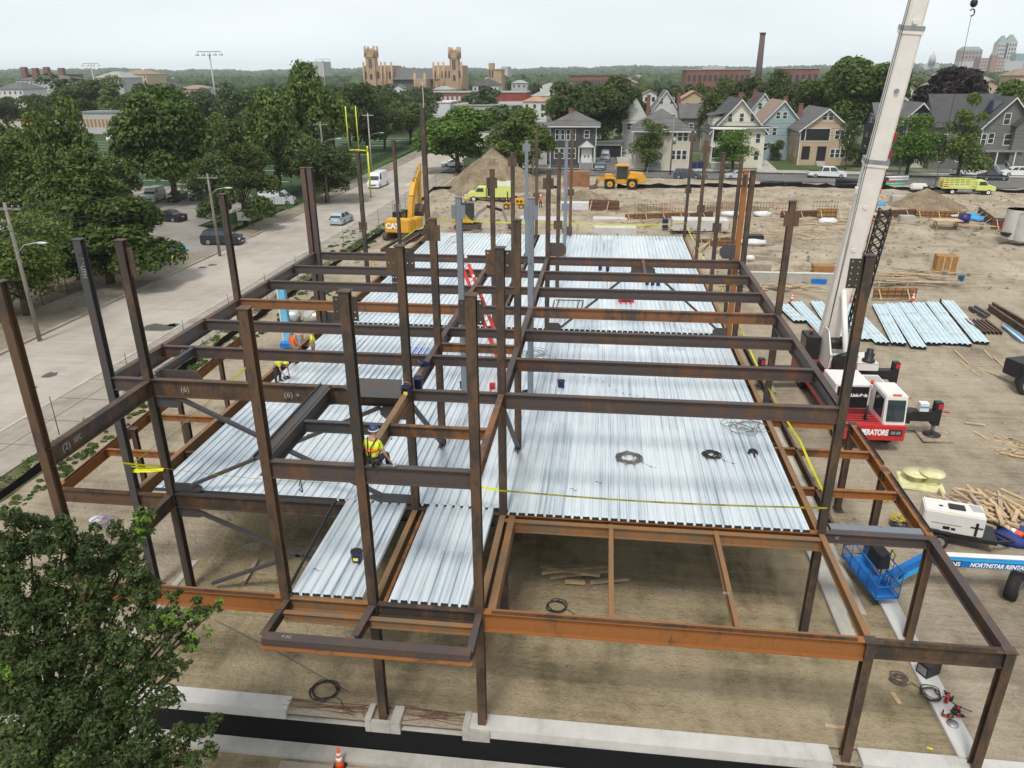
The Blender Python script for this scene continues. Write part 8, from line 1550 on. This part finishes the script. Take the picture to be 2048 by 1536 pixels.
# specks of distant roofs among the woods
rs = random.Random(77)
for k in range(46):
    y = rs.uniform(340, 1300); px = rs.uniform(20, 2030); 
    if 715 < px < 1000 and y < 650: continue
    z = rs.uniform(7, 12)*(1+y/2600); p = HT(px, 160, y); W = rs.uniform(9, 22); c = rs.choice(('wh', 'lg', 'ta', 'bl', 'be', 'gr')); rf = rs.choice((RG, RP, RT, RD)); r = empty('house', (p.x, y, 0), rs.uniform(-.5, .5)); nm_ = {'wh': 'white', 'lg': 'light grey', 'ta': 'tan', 'bl': 'pale blue', 'be': 'beige', 'gr': 'dark grey'}[c]
    tag(r, '%s house peeping out of the distant tree canopy' % nm_, 'house', '%s houses in the distant canopy' % nm_); mb = MB().m(W_[c]).prism([(-W/2, 0), (W/2, 0), (W/2, z-3), (0, z), (-W/2, z-3)], Vector((0, -7, 0)), Vector((0, 7, 0)), Vector((1, 0, 0)), Vector((0, 0, 1))); mb.build('wall', r); mb = MB().m(rf)
    for sg in (-1, 1): mb.prism([(0, z+.1), (sg*(W/2+.6), z-3.2), (sg*(W/2+.6), z-2.9), (0, z+.4)], Vector((0, -7.6, 0)), Vector((0, 7.6, 0)), Vector((1, 0, 0)), Vector((0, 0, 1)))
    mb.build('roof', r)
# ---- the big tree in the lower left corner ----
nt_ = empty('oak_tree', (-12.2, 11.3, -1.2), 0, 'dense dark green tree filling the bottom left corner with pale young leaf tips', 'tree')
rng = np.random.default_rng(9)
def NP(px, py, y): v = HT(px, py, y); return np.array([v.x, v.y, v.z])
cl = []
def add(px, py, y, r): cl.append((NP(px, py, y), r))
for px, py, y, r in ((60, 1060, 12.0, .42), (10, 1090, 11.5, .4), (100, 1090, 11.8, .42), (170, 1100, 12.2, .4), (30, 1160, 11.2, .5), (120, 1160, 11.6, .55), (200, 1140, 12.4, .42), (265, 1090, 12.8, .36), (285, 1050, 13.0, .26), (292, 1030, 13.0, .16), (270, 1140, 12.6, .4), (60, 1250, 10.8, .6), (160, 1240, 11.4, .62), (240, 1210, 12.0, .5), (290, 1190, 12.3, .32), (330, 1260, 11.8, .38), (372, 1240, 12.0, .26), (410, 1222, 12.1, .17), (438, 1210, 12.2, .11), (375, 1290, 11.8, .2), (50, 1350, 10.2, .65), (150, 1340, 10.8, .7), (250, 1310, 11.2, .55), (320, 1340, 11.2, .36), (355, 1330, 11.3, .2), (60, 1450, 9.6, .7), (160, 1440, 10.2, .7), (250, 1410, 10.6, .5), (320, 1400, 10.9, .3), (60, 1540, 9.2, .7), (170, 1530, 9.6, .7), (270, 1500, 10.0, .5), (350, 1490, 10.3, .36), (405, 1470, 10.5, .24), (430, 1440, 10.7, .15), (420, 1500, 10.3, .2), (330, 1550, 9.9, .4), (390, 1530, 10.0, .2), (-40, 1200, 11, .7), (-40, 1400, 10, .8), (300, 1230, 12, .25), (230, 1060, 12.6, .2), (130, 1050, 12, .2), (20, 1030, 11.6, .18), (345, 1195, 12.2, .16), (395, 1200, 12.3, .12), (355, 1400, 10.9, .18)): add(px, py, y, r)
cen = np.array([c for c, r in cl]); rad = np.array([r for c, r in cl])
def lobed(v4): return v4
def near_leaves(cen, rad, n, size, mt, name, inner=.3):
    v = leaf_arrays(cen, rad, n, size, rng, .95, inner).reshape(-1, 4, 3); a, b, c, d = v[:, 0], v[:, 1], v[:, 2], v[:, 3]; m = (a+c)/2; ax_ = (c-a); bx_ = (d-b)
    pts = [a, a+ax_*.28-bx_*.22, a+ax_*.42-bx_*.52, a+ax_*.55-bx_*.2, a+ax_*.78-bx_*.36, c, a+ax_*.78+bx_*.36, a+ax_*.55+bx_*.2, a+ax_*.42+bx_*.52, a+ax_*.28+bx_*.22]
    o = bpy.data.objects.new(name, mesh_quads(name, np.stack(pts, 1).reshape(-1, 3)-np.array(nt_.location), mt, 10)); COL.objects.link(o); o.parent = nt_; return o
# sub-clumps so that the outline is ragged
sub_c = []; sub_r = []
for c, r in zip(cen, rad):
    k = 10 if r > .3 else 5
    for _ in range(k): d = rng.normal(size=3); d /= np.linalg.norm(d); sub_c.append(c+d*r*(.75+.45*rng.random())); sub_r.append(r*(.24+.2*rng.random()))
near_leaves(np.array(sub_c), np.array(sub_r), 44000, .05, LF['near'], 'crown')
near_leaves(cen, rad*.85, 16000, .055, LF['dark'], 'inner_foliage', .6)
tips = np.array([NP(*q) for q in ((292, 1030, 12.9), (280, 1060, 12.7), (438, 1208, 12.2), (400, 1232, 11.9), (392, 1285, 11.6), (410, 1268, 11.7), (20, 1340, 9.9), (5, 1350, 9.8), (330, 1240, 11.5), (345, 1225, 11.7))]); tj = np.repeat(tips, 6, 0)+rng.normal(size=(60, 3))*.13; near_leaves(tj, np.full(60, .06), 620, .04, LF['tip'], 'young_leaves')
mb = MB().m(BARK); L0 = Vector((-12.2, 11.3, -1.2)); mb.tube([L0, L0+Vector((.1, .1, 3)), L0+Vector((0, 0, 6.5))], [.28, .22, .12], 8)
for k in range(0, len(cl), 1):
    c = Vector(cl[k][0]); a = L0+Vector((0, 0, 2+max(0, c.z-3)*.45)); mb.tube([a, a.lerp(c, .55)+Vector((0, 0, .15)), c], [.07, .04, .012], 5)
mb.build('trunk', nt_, world=tuple(nt_.location))
# weeds along the verge
wc = []; wr = []
for px, py, r in ((60, 990, .4), (130, 940, .4), (200, 890, .35), (560, 640, .5), (520, 660, .5), (470, 690, .45), (690, 492, .8), (720, 500, .6), (640, 600, .6), (600, 590, .5), (385, 740, .5), (430, 690, .5), (350, 760, .5), (305, 805, .4), (40, 1010, .3), (255, 850, .4), (150, 920, .3), (700, 470, .5), (745, 470, .5)):
    p = G(px, py); 
    for _ in range(14): wc.append((p.x+rng.normal()*r*.8, p.y+rng.normal()*r*3.2, .02)); wr.append(r*(.25+.3*rng.random()))
v = leaf_arrays(wc, wr, 30000, .07, rng, .7); v[:, 2] = np.abs(v[:, 2]); o = bpy.data.objects.new('weeds', mesh_quads('weeds', v, LF['mid'])); COL.objects.link(o); tag(o, 'patchy green weeds between street pavement and site dirt', 'weeds', kind='stuff')
gc = rng.uniform([-28.6, 18], [-27.2, 100], (700, 2)); v = leaf_arrays(np.c_[gc, np.zeros(700)+.03], np.full(700, .3), 12000, .06, rng, .5); v[:, 2] = np.abs(v[:, 2]); o = bpy.data.objects.new('verge_weeds', mesh_quads('verge_weeds', v, LF['olive'])); COL.objects.link(o); tag(o, 'thin grass and weeds in the strip beside the near pavement', 'weeds', kind='stuff')
# ---------------- poles, wires, fences ----------------
PW = mat('pole_wood', (.22, .2, .17), .9, 0, .25, 2); PC = mat('pole_concrete', (.42, .4, .36), .85, 0, .12, 2); LAMPH = mat('lamp_head', (.5, .52, .54), .4, .2); GALV = mat('galvanised', (.35, .37, .38), .5, .4)
tips_ = {}
def pole(px, py, tx, ty, label, lamp=None, arm_=True, mt=PW, r=.16, key=None, cat='utility pole', name='utility_pole'):
    p = G(px, py); t = HT(tx, ty, p.y); H = t.z; e = empty(name, (p.x, p.y, 0), 0, label, cat); dx = t.x-p.x
    mb = MB().m(mt).cyl((0, 0, -.2), (dx*.0, 0, H), r, r*.65, 12); mb.build('pole', e)
    if arm_: mb = MB().m(mt).box(-1.1, 1.1, -.06, .06, H-.5, H-.36); mb.m(GREY); [mb.cyl((x, 0, H-.36), (x, 0, H-.18), .04, n=6) for x in (-1, -.5, .5, 1)]; mb.build('crossarm', e)
    if lamp: 
        d, z, s = lamp; mb = MB().m(GALV).tube([(0, 0, z-.8), (s*d*.4, 0, z-.2), (s*d, 0, z)], .04, 6); mb.build('lamp_arm', e); mb = MB().m(LAMPH).blob((s*(d+.35), 0, z-.02), (.45, .17, .09), 10, 6); mb.build('lamp_head', e)
    tips_[key or label] = Vector((p.x, p.y, H-.3)); return e
pole(80, 682, -5, 405, 'weathered utility pole with street lamp near the left edge', (1.7, 7.3, 1), key='a'); pole(440, 512, 412, 347, 'utility pole with street lamp beside the parking lot driveway', (1.7, 7.2, 1), key='b'); pole(656, 406, 637, 243, 'utility pole with street lamp in front of the tall olive trees', (2.2, 9.3, 1), key='c'); pole(744, 345, 742, 226, 'grey utility pole with lamp right of the goal posts', (2.2, 7.5, 1), key='d', mt=PC); pole(851, 292, 847, 163, 'far utility pole standing at the bend of the street', key='e', mt=PC)
pole(1066, 352, 1069, 235, 'pale leaning pole beside the white hidden house', None, False, PC, .2, 'f'); pole(1340, 350, 1346, 232, 'utility pole with transformer before the beige house', (1.2, 8.2, -1), False, key='g'); pole(1797, 352, 1818, 238, 'concrete street pole with lamp right of the crane boom', (1.8, 9.0, -1), False, PC, .2, 'h')
mb = MB().m(GREY).cyl((.35, -.2, 5.6), (.35, -.2, 6.8), .3, n=12); e = [o for o in bpy.data.objects if o.get('label') == 'utility pole with transformer before the beige house'][0]; mb.build('transformer', e); mb = MB().m(GREY).box(.1, .9, -.3, .3, 9.5, 10.6); e = [o for o in bpy.data.objects if o.get('label') == 'concrete street pole with lamp right of the crane boom'][0]; mb.build('transformer', e)
def wire(a, b, sag, n=12): return [a.lerp(b, k/n)+Vector((0, 0, -sag*4*(k/n)*(1-k/n))) for k in range(n+1)]
def wires(keys, label, offs, r=.018):
    mb = MB().m(CABLE)
    pts = [tips_[k] for k in keys]
    for ox, oz in offs:
        for a, b in zip(pts[:-1], pts[1:]): mb.tube(wire(a+Vector((ox, 0, oz)), b+Vector((ox, 0, oz)), (b-a).length*.018), r, 4)
    tag(mb.build('overhead_wires'), label, 'wires')
tips_['z'] = tips_['a']+Vector((1.5, -45, 0)); wires(['z', 'a', 'b', 'c', 'd', 'e'], 'overhead power lines running along the left pavement', [(-.9, 0), (.9, 0), (0, -1.2), (.1, -1.6), (0, -2.0)])
tips_['y'] = tips_['f']+Vector((-22, 8, 0)); tips_['x'] = tips_['h']+Vector((45, -6, .5)); wires(['y', 'f', 'g', 'h', 'x'], 'overhead lines running in front of the row of houses', [(0, 0), (0, -.9), (.1, -1.5), (.1, -2.1)], .022)
# floodlight masts
def mast(px, py, tx, ty, label, k=5, w=5.0):
    d = {418: 235, 181: 330, 645: 500}[tx]; t = HT(tx, ty, d); e = empty('floodlight_mast', (t.x, d, 0), 0, label, 'floodlight mast'); mb = MB().m(GALV).cyl((0, 0, 0), (0, 0, t.z), .34, .18, 12); mb.build('mast', e); mb = MB().m(GALV).box(-w/2, w/2, -.1, .1, t.z-.15, t.z+.1); mb.build('crossbar', e)
    for i in range(k): x = -w/2+w*i/(k-1); mb = MB().m(LAMPH).lathe((x, -.2, t.z-1.1), [(.62, 0), (.5, .35), (.2, .8), (.15, 1.0)], 12); mb.build('floodlight', e)
mast(438, 215, 418, 103, 'tall floodlight mast with five lamps above the olive tree', 5, 7.5); mast(200, 205, 181, 127, 'floodlight mast with lamps at left above the dark trees', 4, 7.5); mast(650, 160, 645, 118, 'farther floodlight mast beside the grey concrete block', 3, 9)
# goal posts
GY = mat('goal_yellow', (.6, .6, .03), .4); g = G(742, 395); e = empty('goal_post', (g.x, g.y, 0), 0, 'yellow football goal post with two tall uprights beside the field fence', 'goal post'); k = float(np.dot(np.array([g.x, g.y, -10]), _f))/CAM_F
mb = MB().m(GY); zt = HT(704, 212, g.y).z; zb = HT(712, 300, g.y).z; xo = (706-742)*k
mb.cyl((0, 0, 0), (0, 0, zb-.2), .14); mb.cyl((0, 0, zb-.2), (0, 0, zb+.6), .14); mb.tube([(0, 0, zb-.1), (xo*.75, 0, zb)], .12); mb.cyl((xo*1.0, -.5, zb), (xo*.55, .5, zb), .1); mb.build('support', e)
for x, y in ((xo, -.5), (xo*.55, .5)): mb = MB().m(GY).cyl((x, y, zb), (x, y, zt), .09); mb.build('upright', e)
# fences
def fence(pts, h, step, label, mt, rails=(1.0,), mesh_=0, r=.035, name='chain_link_fence'):
    P0 = Vector((*pts[0], 0)); e = empty(name, P0, 0, label, 'fence'); mbr = MB().m(mt)
    n_ = 0
    for a, b in zip(pts[:-1], pts[1:]):
        a = Vector((*a, 0))-P0; b = Vector((*b, 0))-P0; L_ = (b-a).length; n = max(1, int(L_/step))
        for k in range(n+(1 if b == Vector((*pts[-1], 0))-P0 else 0)):
            c = a.lerp(b, k/n); mb = MB().m(mt).cyl(c+Vector((0, 0, -.1)), c+Vector((0, 0, h+.05)), r, n=6); mb.build('post', e); n_ += 1
        for q in rails: mbr.bar(a+Vector((0, 0, h*q)), b+Vector((0, 0, h*q)), r*1.2, r*1.2)
        if mesh_:
            m_ = int(L_/mesh_)
            for k in range(m_):
                c = a.lerp(b, k/m_); d = a.lerp(b, min(1, (k+h/mesh_*.5)/m_)); 
                mbr.tube([c+Vector((0, 0, .03)), d+Vector((0, 0, h))], .007, 3); mbr.tube([d+Vector((0, 0, .03)), c+Vector((0, 0, h))], .007, 3)
    if mbr.v: mbr.build('rail_and_mesh', e)
    return e
FB = mat('fence_black', (.012, .012, .012), .6)
fence([(-46.6, 22), (-46.9, 50), (-47.2, 76)], 1.9, 3.1, 'black chain link fence along the far pavement under the maples', FB, (1.0,), .3); fence([(-46.4, 91), (-45.6, 106), (-47.8, 135), (-50.8, 170), (-52.4, 205)], 2.2, 3.2, 'black chain link fence between the pavement and sports field', FB, (1.0, .04), .45); fence([(-47.2, 76), (-58, 80)], 1.9, 3.2, 'short black fence beside the parking lot driveway', FB, (1.0,), .35); fence([(-50.8, 121), (-72, 127), (-104, 139)], 2.0, 4, 'black fence between the parking lot and the sports field', FB, (1.0,), .6)
fence([(-28.75, 20), (-28.6, 60), (-28.4, 128)], 2.3, 6.2, 'row of thin dark fence stakes along the near pavement', BROWNS, (), 0, .025, 'stake_row'); fence([(-20, 148.5), (26, 141), (70, 133.5), (92, 130)], 1.9, 4.5, 'temporary mesh fence along the cross street', GALV, (1.0, .05), .9, .03)
def silt(pts, h, label, seed=0):
    rs = random.Random(seed); mb = MB().m(BLACK)
    for a, b in zip(pts[:-1], pts[1:]):
        a = Vector((*a, 0)); b = Vector((*b, 0)); n = int((b-a).length/1.4)+1; prev = None
        for k in range(n+1):
            c = a.lerp(b, k/n); hh_ = h*rs.uniform(.55, 1.15); o_ = rs.uniform(-.15, .15); q = [c+Vector((0, o_, 0)), c+Vector((.02, o_+rs.uniform(-.1, .1), hh_)), c+Vector((.05, o_+.04, hh_)), c+Vector((.05, o_+.05, 0))]
            if prev: mb.add(prev+q, [(0, 4, 5, 1), (1, 5, 6, 2), (2, 6, 7, 3)])
            prev = q
    tag(mb.build('silt_fence'), label, 'silt fence')
silt([(-27.1, 14), (-27.0, 60), (-26.6, 100), (-28.5, 126), (-20, 130), (-8, 130)], .55, 'black silt fence along the left edge of the site dirt', 1); silt([(2, 131), (24, 133.2), (30, 135), (47, 132.5), (62, 131), (80, 127)], .7, 'black silt fence between the site dirt and the cross street', 2)
# sign by the lot
g = G(492, 455); e = empty('lot_sign', (g.x, g.y, 0), R(10), 'white rectangular sign board on posts at the parking lot entrance', 'sign'); mb = MB().m(FB)
for x in (-1.1, .9): mb.box(x-.05, x+.05, -.05, .05, 0, 2.2)
mb.build('post', e); mb = MB().m(WHITE).box(-.9, .8, -.08, -.05, .9, 2.0); mb.build('sign_board', e)
# playground things under the fence
for px, py, c, lb, s in ((352, 503, CYAN, 'blue plastic play tunnel behind the black fence', 1.3), (300, 530, REDO, 'red play ring on the grass behind the black fence', 1.0), (330, 520, TAPE, 'yellow play slide on the grass behind the black fence', .9)):
    g = G(px, py); mb = MB().m(c).tube([(g.x+s*math.cos(t), g.y+s*.6*math.sin(t), .2+.15*math.sin(t*2)) for t in np.linspace(0, 5.6, 14)], .13, 8); tag(mb.build('play_equipment'), lb, 'play equipment')
# stored black street furniture on the corner behind the mound
mb = MB().m(FB); a = G(920, 348); b = G(1075, 348); rs = random.Random(5)
for k in range(22):
    x = a.x+(b.x-a.x)*k/21; y = a.y+rs.uniform(-.5, .5); mb.tube([(x, y, 0), (x+.1, y, 1.1)], .04, 4); mb.tube([(x-.3, y, 0), (x+.4, y+.2, 1.0)], .04, 4); mb.tube([(x-.3, y, .55), (x+.45, y, .6)], .04, 4)
    if k % 2: mb.m(LAMPH).box(x-.12, x+.12, y-.1, y+.1, 1.1, 1.3).m(FB)
tag(mb.build('bike_racks'), 'row of dark metal racks and grilles on the corner pavement behind the mound', 'racks')
mb = MB().m(RED).lathe((0, 0, 0), [(1.6, 2.2), (.1, 2.8), (0, 2.85)], 8); mb.m(GREY).cyl((0, 0, 0), (0, 0, 2.3), .04); o = mb.build('patio_umbrella', origin=(0, 0, 0)); o.location = G(1698, 318); tag(o, 'red patio umbrella between the tan and navy houses', 'umbrella')
slab(1690, 327, .7, .7, .9, 'white plastic garden chair beside the tan house', mt=WHITE, name='garden_chair', cat='chair')
for px, py, lb in ((1388, 338, 'left dark blue wheeled bin right of the beige house'), (1400, 337, 'right dark blue wheeled bin right of the beige house')): slab(px, py, .9, .9, 1.3, lb, mt=NAVY, name='wheeled_bin', cat='bin')
# ---------------- haze ----------------
mb = MB().box(-6000, 6000, -100, 7000, -4, 115); hz = mb.build('haze'); hz['kind'] = 'stuff'; hz['label'] = 'thin pale summer haze over the whole city'; hz['category'] = 'haze'
m = bpy.data.materials.new('haze_mat'); m.use_nodes = True; nt = m.node_tree; nt.nodes.clear(); out = nt.nodes.new('ShaderNodeOutputMaterial'); pv = nt.nodes.new('ShaderNodeVolumePrincipled'); pv.inputs['Color'].default_value = (.9, .96, 1, 1); pv.inputs['Density'].default_value = .0001; pv.inputs['Anisotropy'].default_value = 0.0; nt.links.new(pv.outputs[0], out.inputs['Volume']); hz.data.materials.append(m)
